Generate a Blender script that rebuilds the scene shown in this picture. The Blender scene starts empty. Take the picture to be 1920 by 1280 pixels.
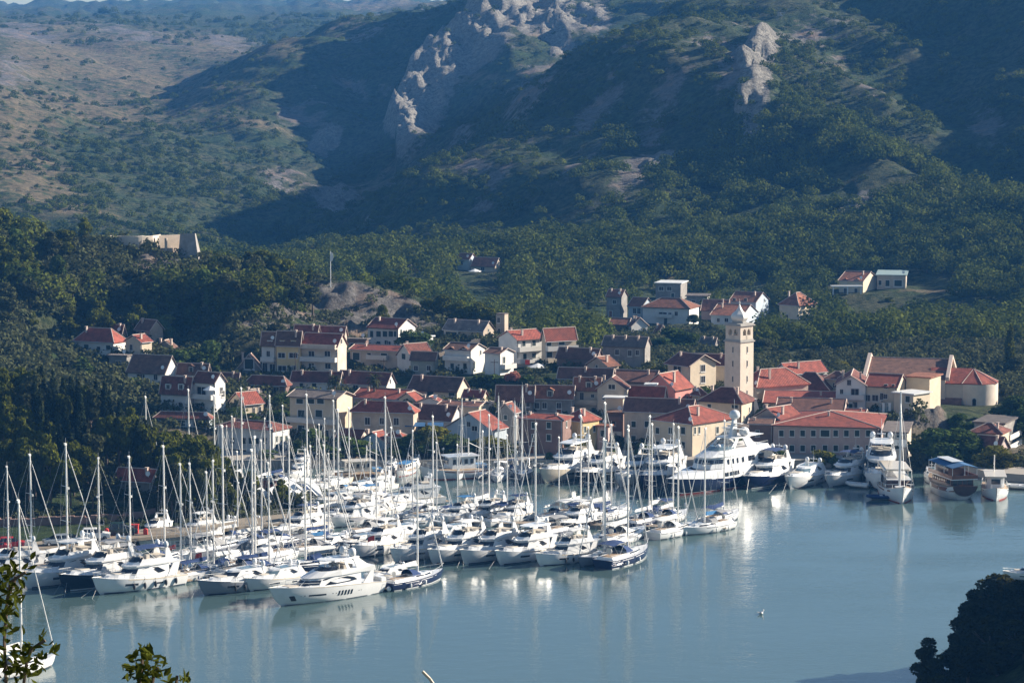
import bpy, math, random
import numpy as np
from math import radians, sin, cos, tan, pi, sqrt, atan2, hypot
from mathutils import Vector, Matrix

# ------------------------------------------------------------------ camera, sky, sun, exposure
F, CAMH = 4800.0, 79.0
TH = math.atan(490.0 / F)
sc = bpy.context.scene
cam_d = bpy.data.cameras.new('camera')
cam_d.sensor_width = 36.0
cam_d.lens = F / 1920 * 36
cam_d.clip_start, cam_d.clip_end = 0.5, 30000
cam = bpy.data.objects.new('camera', cam_d)
sc.collection.objects.link(cam)
cam.location = (0, 0, CAMH)
cam.rotation_euler = (pi / 2 - TH, 0, 0)
sc.camera = cam

SUN_AZ, SUN_EL = radians(18), radians(24)     # azimuth from +X towards +Y
sun_d = bpy.data.lights.new('sun', 'SUN')
sun_d.energy = 5.0
sun_d.angle = radians(0.5)
sun_d.color = (1.0, 0.9, 0.76)
sun = bpy.data.objects.new('sun', sun_d)
sc.collection.objects.link(sun)
sun_dir = Vector((cos(SUN_EL) * cos(SUN_AZ), cos(SUN_EL) * sin(SUN_AZ), sin(SUN_EL)))
sun.rotation_euler = sun_dir.to_track_quat('Z', 'Y').to_euler()

world = bpy.data.worlds.new('World')
sc.world = world
world.use_nodes = True
wn = world.node_tree
for n in list(wn.nodes):
    wn.nodes.remove(n)
sky = wn.nodes.new('ShaderNodeTexSky')
sky.sky_type = 'NISHITA'
sky.sun_disc = False
sky.sun_elevation = SUN_EL
sky.sun_rotation = pi / 2 - SUN_AZ
sky.air_density = 1.0
sky.dust_density = 0.2
sky.ozone_density = 1.5
bg = wn.nodes.new('ShaderNodeBackground')
bg.inputs['Strength'].default_value = 0.05
wo = wn.nodes.new('ShaderNodeOutputWorld')
wn.links.new(sky.outputs[0], bg.inputs[0])
wn.links.new(bg.outputs[0], wo.inputs[0])
sc.view_settings.view_transform = 'Standard'
sc.view_settings.look = 'None'
sc.view_settings.exposure = 1.28
sc.view_settings.gamma = 1.0
sc.cycles.max_bounces = 6
sc.cycles.diffuse_bounces = 2
sc.cycles.glossy_bounces = 3
sc.cycles.transmission_bounces = 2
sc.cycles.transparent_max_bounces = 4
sc.cycles.volume_bounces = 0
sc.cycles.caustics_reflective = False
sc.cycles.caustics_refractive = False

# ------------------------------------------------------------------ geometry helpers
C = sc.collection
CT, ST = cos(TH), sin(TH)


def ray(px, py):
    u, v = (px - 960) / F, (640 - py) / F
    return (u, CT + v * ST, -ST + v * CT)


def PY(px, py, Y):
    d = ray(px, py)
    t = Y / d[1]
    return Vector((d[0] * t, Y, CAMH + d[2] * t))


def PZ(px, py, z=0.0):
    d = ray(px, py)
    t = (z - CAMH) / d[2]
    return Vector((d[0] * t, d[1] * t, z))


def proj(p):
    y = p[1] * CT - (p[2] - CAMH) * ST
    v = p[1] * ST + (p[2] - CAMH) * CT
    return 960 + F * p[0] / y, 640 - F * v / y


def vn(x, y, seed=0):
    """value noise, vectorised, 0..1"""
    x = np.asarray(x, float); y = np.asarray(y, float)
    xi = np.floor(x).astype(np.int64); yi = np.floor(y).astype(np.int64)
    fx = x - xi; fy = y - yi
    fx = fx * fx * (3 - 2 * fx); fy = fy * fy * (3 - 2 * fy)

    def h(a, b):
        n = (a * 374761393 + b * 668265263 + seed * 1442695041) & 0xFFFFFFFF
        n = ((n ^ (n >> 13)) * 1274126177) & 0xFFFFFFFF
        return ((n ^ (n >> 16)) & 0xFFFF) / 65535.0
    return (h(xi, yi) * (1 - fx) + h(xi + 1, yi) * fx) * (1 - fy) + (h(xi, yi + 1) * (1 - fx) + h(xi + 1, yi + 1) * fx) * fy


def fbm(x, y, seed=0, octs=4):
    s = 0; a = 1; t = 0
    for i in range(octs):
        s = s + a * vn(x * 2 ** i, y * 2 ** i, seed + i); t += a; a *= 0.5
    return s / t


class MB:
    def __init__(s):
        s.v = []; s.f = []; s.m = []; s.k = 0

    def add(s, vs, fs):
        o = len(s.v)
        s.v += [tuple(p) for p in vs]
        s.f += [tuple(i + o for i in f) for f in fs]
        s.m += [s.k] * len(fs)
        return s

    def box(s, x0, x1, y0, y1, z0, z1):
        return s.add([(x0, y0, z0), (x1, y0, z0), (x1, y1, z0), (x0, y1, z0), (x0, y0, z1), (x1, y0, z1), (x1, y1, z1), (x0, y1, z1)],
                     [(0, 3, 2, 1), (4, 5, 6, 7), (0, 1, 5, 4), (1, 2, 6, 5), (2, 3, 7, 6), (3, 0, 4, 7)])

    def tube(s, p0, p1, r0, r1=None, n=6):
        r1 = r0 if r1 is None else r1
        p0 = Vector(p0); p1 = Vector(p1); d = (p1 - p0).normalized()
        a = Vector((0, 0, 1)) if abs(d.z) < 0.9 else Vector((1, 0, 0))
        u = d.cross(a).normalized(); w = d.cross(u)
        vs = [p0 + (u * cos(2 * pi * i / n) + w * sin(2 * pi * i / n)) * r0 for i in range(n)]
        vs += [p1 + (u * cos(2 * pi * i / n) + w * sin(2 * pi * i / n)) * r1 for i in range(n)]
        fs = [(i, n + i, n + (i + 1) % n, (i + 1) % n) for i in range(n)]
        fs += [tuple(range(n)), tuple(range(2 * n - 1, n - 1, -1))]
        return s.add(vs, fs)

    def path(s, pts, r, n=5):
        for a, b in zip(pts, pts[1:]):
            s.tube(a, b, r, r, n)
        return s

    def frus(s, ob, zb, ot, zt, cap=True):
        """loft between two outlines given as [(x, y)...]; zb, zt numbers or lists"""
        n = len(ob)
        zb = zb if isinstance(zb, (list, tuple)) else [zb] * n
        zt = zt if isinstance(zt, (list, tuple)) else [zt] * n
        vs = [(p[0], p[1], z) for p, z in zip(ob, zb)] + [(p[0], p[1], z) for p, z in zip(ot, zt)]
        fs = [(i, (i + 1) % n, n + (i + 1) % n, n + i) for i in range(n)]
        if cap:
            fs += [tuple(range(n - 1, -1, -1)), tuple(range(n, 2 * n))]
        return s.add(vs, fs)

    def ball(s, c, r, n=10, m=6, sz=1.0, lo=-pi / 2):
        vs = []; fs = []
        for j in range(m + 1):
            t = lo + (pi / 2 - lo) * j / m
            for i in range(n):
                a = 2 * pi * i / n
                vs.append((c[0] + r * cos(t) * cos(a), c[1] + r * cos(t) * sin(a), c[2] + r * sz * sin(t)))
        for j in range(m):
            for i in range(n):
                fs.append((j * n + i, j * n + (i + 1) % n, (j + 1) * n + (i + 1) % n, (j + 1) * n + i))
        fs.append(tuple(range(n - 1, -1, -1)))
        return s.add(vs, fs)

    def rev(s, prof, n=20, c=(0, 0), cap=True, rot=0.0):
        vs = []; fs = []
        for r, z in prof:
            for i in range(n):
                a = 2 * pi * i / n + rot
                vs.append((c[0] + r * cos(a), c[1] + r * sin(a), z))
        for j in range(len(prof) - 1):
            for i in range(n):
                fs.append((j * n + i, j * n + (i + 1) % n, (j + 1) * n + (i + 1) % n, (j + 1) * n + i))
        if cap:
            fs += [tuple(range(n - 1, -1, -1)), tuple(range((len(prof) - 1) * n, len(prof) * n))]
        return s.add(vs, fs)

    def slab(s, pts, t):
        """polygon given as 3d points thickened downward by t"""
        n = len(pts)
        vs = [tuple(p) for p in pts] + [(p[0], p[1], p[2] - t) for p in pts]
        fs = [tuple(range(n)), tuple(range(2 * n - 1, n - 1, -1))] + [(i, n + i, n + (i + 1) % n, (i + 1) % n) for i in range(n)]
        return s.add(vs, fs)

    def mesh(s, name, mats, smooth=False):
        me = bpy.data.meshes.new(name)
        me.from_pydata(s.v, [], s.f)
        for m in (mats if isinstance(mats, (list, tuple)) else [mats]):
            me.materials.append(m)
        me.polygons.foreach_set('material_index', s.m)
        if smooth:
            me.polygons.foreach_set('use_smooth', [True] * len(s.f))
            try:
                me.set_sharp_from_angle(angle=radians(40))
            except Exception:
                pass
        me.update()
        return me

    def build(s, name, mats, parent=None, smooth=False, loc=None, rz=0):
        return link(name, s.mesh(name, mats, smooth), parent, loc, rz)


def link(name, me, parent=None, loc=None, rz=0):
    o = bpy.data.objects.new(name, me)
    C.objects.link(o)
    if parent is not None:
        o.parent = parent
    if loc is not None:
        o.location = loc
    if rz:
        o.rotation_euler = (0, 0, rz)
    return o


def np_mesh(name, verts, quads, mat, smooth=False):
    me = bpy.data.meshes.new(name)
    nv, nf = len(verts), len(quads)
    k = quads.shape[1]
    me.vertices.add(nv); me.loops.add(nf * k); me.polygons.add(nf)
    me.vertices.foreach_set('co', np.ascontiguousarray(verts, dtype=np.float32).ravel())
    me.loops.foreach_set('vertex_index', np.ascontiguousarray(quads, dtype=np.int32).ravel())
    me.polygons.foreach_set('loop_start', np.arange(0, nf * k, k, dtype=np.int32))
    if smooth:
        me.polygons.foreach_set('use_smooth', np.ones(nf, dtype=bool))
    me.update(calc_edges=True)
    me.validate()
    if mat:
        me.materials.append(mat)
    return me


def tag(o, label=None, cat=None, group=None, kind=None):
    if label: o['label'] = label
    if cat: o['category'] = cat
    if group: o['group'] = group
    if kind: o['kind'] = kind
    return o


def thing(name, label, cat, loc=(0, 0, 0), rz=0, group=None):
    o = bpy.data.objects.new(name, None)
    o.empty_display_size = 0.5
    C.objects.link(o)
    o.location = loc
    o.rotation_euler = (0, 0, rz)
    return tag(o, label, cat, group)


KIDS = {}


def kids(o):
    return [c for c in o.children]


def copy_tree(o, parent=None):
    c = o.copy()
    C.objects.link(c)
    if parent is not None:
        c.parent = parent
        c.matrix_parent_inverse = o.matrix_parent_inverse
    for k in kids(o):
        copy_tree(k, c)
    return c


ORD = ['', 'first', 'second', 'third', 'fourth', 'fifth', 'sixth', 'seventh', 'eighth', 'ninth', 'tenth', 'eleventh', 'twelfth', 'thirteenth',
       'fourteenth', 'fifteenth', 'sixteenth', 'seventeenth', 'eighteenth', 'nineteenth', 'twentieth']


def ordn(i):
    if i <= 20:
        return ORD[i]
    tens = ['', '', 'twenty', 'thirty', 'forty', 'fifty', 'sixty', 'seventy', 'eighty', 'ninety'][i // 10]
    return tens.replace('ty', 'tieth') if i % 10 == 0 else tens + '-' + ORD[i % 10]


# ------------------------------------------------------------------ materials
def srgb(h):
    return tuple(((int(h[i:i + 2], 16) / 255) ** 2.2) for i in (0, 2, 4)) + (1,)


def mat(name, col, rough=0.7, var=0.15, scale=0.5, metallic=0.0, bump=0.0, bscale=3.0, spec=0.4, coat=0.0, objvar=0.0):
    m = bpy.data.materials.new(name)
    m.use_nodes = True
    nt = m.node_tree; N = nt.nodes; L = nt.links
    b = N['Principled BSDF']
    b.inputs['Roughness'].default_value = rough
    b.inputs['Metallic'].default_value = metallic
    b.inputs['Specular IOR Level'].default_value = spec
    if coat:
        b.inputs['Coat Weight'].default_value = coat
        b.inputs['Coat Roughness'].default_value = 0.08
    tc = N.new('ShaderNodeTexCoord')
    nz = N.new('ShaderNodeTexNoise'); nz.inputs['Scale'].default_value = scale; nz.inputs['Detail'].default_value = 6
    nz.inputs['Roughness'].default_value = 0.65
    L.new(tc.outputs['Object'], nz.inputs['Vector'])
    mr = N.new('ShaderNodeMapRange')
    mr.inputs['From Min'].default_value = 0.3; mr.inputs['From Max'].default_value = 0.7
    mr.inputs['To Min'].default_value = 1 - var; mr.inputs['To Max'].default_value = 1 + var
    L.new(nz.outputs['Fac'], mr.inputs['Value'])
    val = mr.outputs[0]
    if objvar:
        oi = N.new('ShaderNodeObjectInfo')
        m2 = N.new('ShaderNodeMapRange'); m2.inputs['To Min'].default_value = 1 - objvar; m2.inputs['To Max'].default_value = 1 + objvar
        L.new(oi.outputs['Random'], m2.inputs['Value'])
        mm = N.new('ShaderNodeMath'); mm.operation = 'MULTIPLY'
        L.new(val, mm.inputs[0]); L.new(m2.outputs[0], mm.inputs[1]); val = mm.outputs[0]
    mx = N.new('ShaderNodeVectorMath'); mx.operation = 'SCALE'
    mx.inputs[0].default_value = col[:3]
    L.new(val, mx.inputs['Scale'])
    L.new(mx.outputs[0], b.inputs['Base Color'])
    if bump:
        nb = N.new('ShaderNodeTexNoise'); nb.inputs['Scale'].default_value = bscale; nb.inputs['Detail'].default_value = 5
        L.new(tc.outputs['Object'], nb.inputs['Vector'])
        bp = N.new('ShaderNodeBump'); bp.inputs['Strength'].default_value = bump; bp.inputs['Distance'].default_value = 0.15
        L.new(nb.outputs['Fac'], bp.inputs['Height']); L.new(bp.outputs[0], b.inputs['Normal'])
    return m


def tile_mat(name, col, old=0.3):
    """clay tiles: rows of pantiles run down the slope, patches of lichen and repaired tiles"""
    m = mat(name, col, 0.85, 0.12, 0.35, objvar=0.2)
    nt = m.node_tree; N = nt.nodes; L = nt.links
    b = N['Principled BSDF']
    tc = N['Texture Coordinate']
    src = b.inputs['Base Color'].links[0].from_socket
    n2 = N.new('ShaderNodeTexNoise'); n2.inputs['Scale'].default_value = 0.8; n2.inputs['Detail'].default_value = 8; n2.inputs['Roughness'].default_value = 0.75
    L.new(tc.outputs['Object'], n2.inputs['Vector'])
    cr = N.new('ShaderNodeValToRGB')
    cr.color_ramp.elements[0].position = 0.38; cr.color_ramp.elements[0].color = (0.5, 0.5, 0.48, 1)
    cr.color_ramp.elements[1].position = 0.6; cr.color_ramp.elements[1].color = (1.3, 1.25, 1.15, 1)
    L.new(n2.outputs['Fac'], cr.inputs[0])
    mx = N.new('ShaderNodeMix'); mx.data_type = 'RGBA'; mx.blend_type = 'MULTIPLY'; mx.inputs[0].default_value = old * 2
    L.new(src, mx.inputs[6]); L.new(cr.outputs[0], mx.inputs[7])
    L.new(mx.outputs[2], b.inputs['Base Color'])
    wv = N.new('ShaderNodeTexWave'); wv.wave_type = 'BANDS'; wv.bands_direction = 'DIAGONAL'; wv.inputs['Scale'].default_value = 1.4
    wv.inputs['Distortion'].default_value = 0.6
    L.new(tc.outputs['Object'], wv.inputs['Vector'])
    bp = N.new('ShaderNodeBump'); bp.inputs['Strength'].default_value = 0.5; bp.inputs['Distance'].default_value = 0.08
    L.new(wv.outputs['Fac'], bp.inputs['Height']); L.new(bp.outputs[0], b.inputs['Normal'])
    return m


ROOF = {
    'R': tile_mat('red_tiles', (0.245, 0.06, 0.04), 0.4), 'r': tile_mat('weathered_red_tiles', (0.16, 0.052, 0.038), 0.5),
    'B': tile_mat('brown_tiles', (0.155, 0.08, 0.058), 0.45), 'M': tile_mat('maroon_tiles', (0.155, 0.07, 0.052), 0.4),
    'O': tile_mat('orange_tiles', (0.23, 0.088, 0.05), 0.45), 'G': tile_mat('grey_roof', (0.15, 0.125, 0.115), 0.4),
    'W': mat('pale_roof_sheet', (0.62, 0.62, 0.6), 0.6), 'T': mat('teal_roof_sheet', (0.28, 0.36, 0.34), 0.5)}


def wallm(n, c, s=0.12):
    return mat(n, c, 0.9, s, 0.45, bump=0.15, bscale=2, objvar=0.1)


WALL = {'W': wallm('white_render', (0.66, 0.64, 0.6)), 'C': wallm('cream_render', (0.6, 0.5, 0.37)), 'Y': wallm('yellow_render', (0.58, 0.44, 0.22)),
        'P': wallm('pinkish_render', (0.46, 0.34, 0.3)), 'S': wallm('grey_stone', (0.25, 0.23, 0.21), 0.3), 'T': wallm('tan_stone', (0.43, 0.35, 0.27), 0.22),
        'U': wallm('pale_blue_render', (0.42, 0.48, 0.53)), 'K': wallm('strong_pink_render', (0.6, 0.24, 0.21)), 'D': wallm('brown_wall', (0.19, 0.12, 0.1), 0.25),
        'L': wallm('tower_stone', (0.58, 0.5, 0.41), 0.12), 'N': wallm('green_grey_render', (0.3, 0.32, 0.27)),
        'V': wallm('mixed_beige_render', (0.5, 0.43, 0.35), 0.2)}
M = {
    'gel': mat('white_gelcoat', (0.74, 0.74, 0.73), 0.28, 0.05, 0.6, coat=0.3, objvar=0.12), 'cream': mat('cream_gelcoat', (0.68, 0.6, 0.48), 0.3, 0.04, coat=0.3),
    'navy': mat('navy_gelcoat', (0.012, 0.02, 0.06), 0.25, 0.05, coat=0.4), 'black': mat('black_gelcoat', (0.012, 0.012, 0.016), 0.25, 0.05, coat=0.4),
    'greyhull': mat('grey_gelcoat', (0.22, 0.23, 0.26), 0.3, 0.05, coat=0.3), 'glass': mat('dark_glass', (0.018, 0.022, 0.03), 0.08, 0.05, spec=0.7),
    'tint': mat('pale_windscreen_glass', (0.14, 0.2, 0.23), 0.1, 0.1, spec=0.8),
    'teak': mat('teak_deck', (0.33, 0.24, 0.16), 0.8, 0.2, 3), 'wood': mat('varnished_wood', (0.20, 0.065, 0.03), 0.4, 0.25, 1.5, coat=0.3),
    'darkwood': mat('dark_wood', (0.07, 0.03, 0.02), 0.45, 0.3, 1.5, coat=0.2), 'alu': mat('mast_aluminium', (0.82, 0.8, 0.76), 0.4, 0.04, 2, metallic=0.15),
    'wire': mat('stainless_wire', (0.6, 0.6, 0.58), 0.4, 0.05, metallic=0.3), 'canvasb': mat('navy_canvas', (0.02, 0.045, 0.13), 0.9, 0.15, 2),
    'canvasd': mat('faded_blue_canvas', (0.03, 0.11, 0.24), 0.9, 0.15, 2), 'canvasl': mat('blue_canvas', (0.04, 0.17, 0.36), 0.85, 0.15, 2), 'canvasw': mat('white_canvas', (0.72, 0.71, 0.68), 0.85, 0.06, 2),
    'canvasg': mat('grey_canvas', (0.3, 0.3, 0.3), 0.9, 0.08, 2), 'canvasr': mat('red_canvas', (0.5, 0.05, 0.04), 0.85, 0.1, 2),
    'rubber': mat('black_rubber', (0.02, 0.02, 0.022), 0.6, 0.1), 'redbot': mat('red_antifouling', (0.36, 0.05, 0.035), 0.6, 0.15),
    'stripe': mat('dark_boot_stripe', (0.03, 0.035, 0.06), 0.4, 0.1), 'seat': mat('beige_cushion', (0.5, 0.45, 0.38), 0.9, 0.08),
    'pane': mat('house_window_glass', (0.012, 0.014, 0.018), 0.35, 0.3, spec=0.25), 'frame': mat('window_frame_paint', (0.58, 0.56, 0.52), 0.7, 0.05),
    'shut': mat('dark_green_shutter', (0.018, 0.035, 0.03), 0.7, 0.15), 'cap': mat('pale_mortar_ridge', (0.5, 0.4, 0.34), 0.9, 0.15, 2),
    'rail': mat('pale_railing', (0.5, 0.5, 0.5), 0.6, 0.05), 'conc': mat('concrete', (0.36, 0.34, 0.31), 0.9, 0.15, 0.5, bump=0.2),
    'orange': mat('ochre_paint', (0.48, 0.26, 0.1), 0.5, 0.1), 'redp': mat('red_paint', (0.5, 0.04, 0.03), 0.4, 0.08),
    'trunk': mat('bark', (0.11, 0.08, 0.06), 0.95, 0.3, 4, bump=0.5), 'pearl': mat('pearl_tank', (0.55, 0.58, 0.56), 0.45, 0.05),
    'lead': mat('pale_metal_dome', (0.68, 0.65, 0.6), 0.42, 0.08, metallic=0.15),
    'dockt': mat('dock_planks', (0.3, 0.24, 0.18), 0.9, 0.2, 2), 'paving': mat('quay_stone', (0.36, 0.32, 0.27), 0.9, 0.15, 0.3),
    'asph': mat('dusty_track', (0.24, 0.2, 0.15), 0.95, 0.15, 0.3), 'silver': mat('silver_car_paint', (0.5, 0.55, 0.58), 0.3, 0.02, metallic=0.5, coat=0.5),
    'ccar': mat('white_car_paint', (0.8, 0.8, 0.78), 0.3, 0.02, coat=0.5), 'rcar': mat('red_car_paint', (0.45, 0.03, 0.03), 0.3, 0.02, coat=0.5),
    'gcar': mat('dark_green_car_paint', (0.02, 0.045, 0.04), 0.3, 0.02, coat=0.5),
}


def leaf_mat(name, c1, c2, objvar=0.3, trans=0.25):
    m = bpy.data.materials.new(name)
    m.use_nodes = True
    nt = m.node_tree; N = nt.nodes; L = nt.links
    N.remove(N['Principled BSDF'])
    out = N['Material Output']
    tc = N.new('ShaderNodeTexCoord')
    nz = N.new('ShaderNodeTexNoise'); nz.inputs['Scale'].default_value = 0.05 if name == 'hillside_scrub' else 0.9; nz.inputs['Detail'].default_value = 9 if name == 'hillside_scrub' else 4
    nz.inputs['Roughness'].default_value = .7
    geo = N.new('ShaderNodeNewGeometry')
    L.new(geo.outputs['Position'], nz.inputs['Vector'])
    oi = N.new('ShaderNodeObjectInfo')
    mr = N.new('ShaderNodeMapRange'); mr.inputs['From Min'].default_value = 0.3; mr.inputs['From Max'].default_value = 0.7
    L.new(nz.outputs['Fac'], mr.inputs['Value'])
    mx = N.new('ShaderNodeMix'); mx.data_type = 'RGBA'
    L.new(mr.outputs[0], mx.inputs[0]); mx.inputs[6].default_value = c1 + (1,); mx.inputs[7].default_value = c2 + (1,)
    m2 = N.new('ShaderNodeMapRange'); m2.inputs['To Min'].default_value = 1 - objvar; m2.inputs['To Max'].default_value = 1 + objvar
    L.new(oi.outputs['Random'], m2.inputs['Value'])
    sc_ = N.new('ShaderNodeVectorMath'); sc_.operation = 'SCALE'
    L.new(mx.outputs[2], sc_.inputs[0]); L.new(m2.outputs[0], sc_.inputs['Scale'])
    d = N.new('ShaderNodeBsdfDiffuse'); t = N.new('ShaderNodeBsdfTranslucent'); ms = N.new('ShaderNodeMixShader')
    ms.inputs[0].default_value = trans
    L.new(sc_.outputs[0], d.inputs[0]); L.new(sc_.outputs[0], t.inputs[0])
    L.new(d.outputs[0], ms.inputs[1]); L.new(t.outputs[0], ms.inputs[2]); L.new(ms.outputs[0], out.inputs[0])
    return m


LEAF = {'pine': leaf_mat('pine_needles', (0.03, 0.046, 0.008), (0.15, 0.155, 0.018)), 'cyp': leaf_mat('cypress_foliage', (0.012, 0.02, 0.01), (0.03, 0.04, 0.018)),
        'broad': leaf_mat('broad_leaves', (0.032, 0.06, 0.016), (0.105, 0.14, 0.036)), 'far': leaf_mat('hillside_scrub', (0.018, 0.040, 0.011), (0.135, 0.152, 0.028), 0),
        'near': leaf_mat('glossy_near_leaves', (0.025, 0.036, 0.007), (0.075, 0.085, 0.014), 0, 0.25), 'olive': leaf_mat('dull_olive_leaves', (0.045, 0.055, 0.025), (0.095, 0.1, 0.045)),
        'shade': leaf_mat('shade_tinted_shore_pine_needles', (0.008, 0.011, 0.004), (0.06, 0.055, 0.008)), 'yel': leaf_mat('yellowing_leaves', (0.08, 0.09, 0.015), (0.19, 0.17, 0.03)), 'flower': leaf_mat('pink_blossom', (0.3, 0.08, 0.08), (0.35, 0.2, 0.12))}  # shore pine needles darkened: the shade on them is painted into the leaf colour
# ------------------------------------------------------------------ where the houses stand: columns and rows of the photograph at a chosen depth
HL = []


def H_(*a, **k):
    HL.append((a, k))


# left cluster below the fort
H_('white house with bright red hip roof, leftmost below the fort', 141, 213, 236, 643, 672, 616, 625, 25, 'H', 'R', 'W', '162,650,1.6,1.4 185,656,1.2,2 203,651,1.5,1.2', bal='F,142,212,662')
H_('dark wing behind the leftmost red hip roof', 203, 228, 236, 626, 650, 610, 640, 20, 'X', 'r', 'D')
H_('tall narrow house with brown roof above the leftmost cluster', 255, 282, 306, 618, 650, 601, 642, 40, 'X', 'B', 'T', '268,626,1,2')
H_('small lit house with red roof and dark veranda', 236, 264, 285, 641, 668, 629, 622, 40, 'Y', 'R', 'C', '246,651,1.2,1.6')
H_('stone terrace building under the small lit red roofed house', 205, 238, 245, 668, 705, 664, 616, 20, 'F', 'G', 'S', '222,684,1.6,2.2', found=6)
H_('long brown roofed house with sunlit gable at left', 240, 310, 335, 698, 748, 668, 594, 25, 'X', 'B', 'W', '262,707,1.8,1.6 268,707 292,709,1.2,2 297,735', bal='F,262,309,718')
H_('old house with ruined brown roof and tiny dormer', 333, 388, 394, 699, 722, 683, 596, 15, 'X', 'B', 'D', '345,707,1,1 372,709,1,1', dorm='358,693')
H_('roofless stone house with round window', 446, 489, 492, 691, 722, 665, 614, 8, 'Y', 'B', 'S', '467,682,2.6,2.8')
H_('low dark roofed old house among the left houses', 395, 446, 450, 716, 735, 700, 600, 10, 'X', 'M', 'S', '426,719,.8,.8')
H_('cream house with two dormers in its red roof', 302, 356, 364, 732, 782, 708, 562, 22, 'X', 'r', 'W', '315,735,1.2,1.4 339,735,1.2,1.4 315,762,1.1,2 339,762,1.1,2', dorm='315,726 339,726', bal='F,303,355,773')
H_('white terraced house with bright gable beside the dormers', 364, 404, 423, 716, 782, 700, 560, 35, 'X', 'r', 'W', '378,733,3,2.2 376,763,3,2', '415,732,1,1.6 418,738', bal='F,364,403,746')
H_('low pavilion with brown hip roof at the pine wood edge', 291, 392, 398, 786, 802, 773, 545, 10, 'H', 'r', 'U', '310,793,2,1.4 340,793,2,1.4 370,793,2,1.4')
H_('maroon roofed brown house left of the long white row', 461, 536, 544, 724, 748, 705, 590, 18, 'H', 'r', 'D', '482,732,1.6,1.6 500,730,1,2 518,732,1.6,1.8')
H_('slate roofed shed behind the little bright red roof', 456, 486, 495, 745, 765, 731, 575, 40, 'Y', 'G', 'S')
H_('little house with bright red roof above the white hall', 430, 458, 494, 757, 785, 737, 562, 50, 'Y', 'R', 'C', '441,753,.9,1.4', '487,768,.8,1.6 476,770,.6,1.6')
H_('long white hall with low brown hip roof', 408, 512, 543, 808, 856, 789, 530, 28, 'H', 'r', 'W', '420,826 436,826 458,826 470,826 482,826 497,826 443,846,6,1.2', '519,823 527,823 537,822 518,838 526,839 520,848 536,846', found=3)
H_('narrow terraced house with dark roof and open balcony', 491, 517, 519, 642, 704, 623, 614, 12, 'X', 'B', 'W', '503,663,1,1.6 497,690,1.4,3 511,692,1.6,3', dorm='506,644', bal='F,491,516,676')
H_('yellow terraced house with brown roof and two dormers', 519, 563, 566, 642, 704, 622, 612, 12, 'X', 'B', 'Y', '528,666,2,1.4 550,666,2.4,1.4 529,690,2.4,1.4 551,690,1.2,1.4', dorm='529,644 550,644')
H_('cream three storey house with red roof and long balconies', 566, 633, 650, 648, 704, 627, 610, 20, 'X', 'R', 'V', '584,663,1.8,1.5 614,663,1.8,1.5 584,686,1.7,1.5 615,686,1.7,1.5', '640,640,1,1.2', bal='F,566,632,676 F,566,632,652')
H_('dark red roof peeping out behind the yellow terrace', 551, 594, 599, 628, 648, 611, 626, 20, 'X', 'r', 'V')
H_('second dark red roof right of it behind the terrace', 599, 645, 650, 627, 650, 613, 628, 15, 'X', 'r', 'V', dish=1)
H_('white villa with red roof and wide glazed front, highest in town', 690, 747, 779, 616, 655, 599, 648, 32, 'X', 'R', 'W', '697,626,1.2,1.9 710,626,1.7,1.7 722,626,1.7,1.7 733,626,1.7,1.7 741,626,1,1.7 710,643,1.4,1 729,643,1.4,1', '752,623,1,1.7 757,644,1.6,1')
H_('flat roofed white terrace annexe beside the white villa', 757, 796, 812, 633, 662, 631, 643, 32, 'F', 'W', 'W', '764,644,1.4,1 782,644,1.4,1', '802,640,1,1.4')
H_('long pinkish house with awning below the white villa', 657, 770, 791, 659, 704, 650, 622, 20, 'X', 'R', 'V', '668,668,2.2,2.2 692,666,1.2,1.4 720,668,2,1.8 752,664,2.4,1.6 668,687,1,1 686,688,1,1 706,688,1,1.2', bal='F,690,728,672')
H_('white gable house linked to the pinkish one', 745, 771, 812, 668, 702, 646, 616, 55, 'Y', 'r', 'W', '757,668,2,1.6', '')
H_('grey green house with brown roof below the terrace', 770, 816, 822, 673, 706, 661, 610, 15, 'X', 'B', 'N', '780,690,1.2,1.4 804,690,1.2,1.4')
H_('bluish house with two roof dormers and a brilliant white gable', 834, 883, 909, 657, 704, 645, 608, 30, 'X', 'B', 'W', '848,686 872,686 860,685,.7,.7', '901,661,.8,1.2 889,686,.9,1.7', dorm='846,660 870,660', bal='F,835,881,674')
H_('plain grey wall house with low brown roof and white balcony', 909, 938, 963, 663, 704, 654, 604, 38, 'X', 'B', 'W', '', '945,675,1,1.8', bal='S,939,961,689')
H_('grey gabled house with red roof and two balconied storeys', 935, 969, 1021, 637, 690, 621, 620, 55, 'Y', 'R', 'W', '', '982,644 1001,643,1.3,1.6 1001,667,1.3,1.6 984,668,1.2,1.6', bal='S,969,1020,656 S,969,1020,678')
H_('cream house under the brightest red roof at town top', 1019, 1023, 1080, 634, 690, 617, 618, 62, 'Y', 'R', 'C', '', '1029,642,1.6,2 1053,641,2,1.6 1025,665,2,1.6 1054,665,2,1.6 1070,660,1,1', bal='S,1023,1080,655 S,1023,1072,677')
H_('long old stone barn with porch posts and lit gable', 832, 906, 926, 620, 640, 603, 652, 28, 'X', 'G', 'T', '846,628,4,2 880,619,.7,.7', '916,619,.7,.9')
H_('ruined stone tower by the oak clump', 930, 946, 953, 590, 640, 585, 664, 25, 'F', 'G', 'T', '935,600,.9,1.6 936,620,.8,1.4', ov=.05)
H_('small stone house with dark roof left of the tall grey house', 1044, 1118, 1130, 672, 698, 655, 606, 25, 'X', 'M', 'D')
H_('tall grey stone house with slate roof and roof posts', 1130, 1209, 1219, 649, 692, 633, 612, 20, 'X', 'G', 'S', '1157,660 1181,662,1.1,1.6 1195,661,1,1.4', '1214,680,1,1.4', chim='abc')
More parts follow.
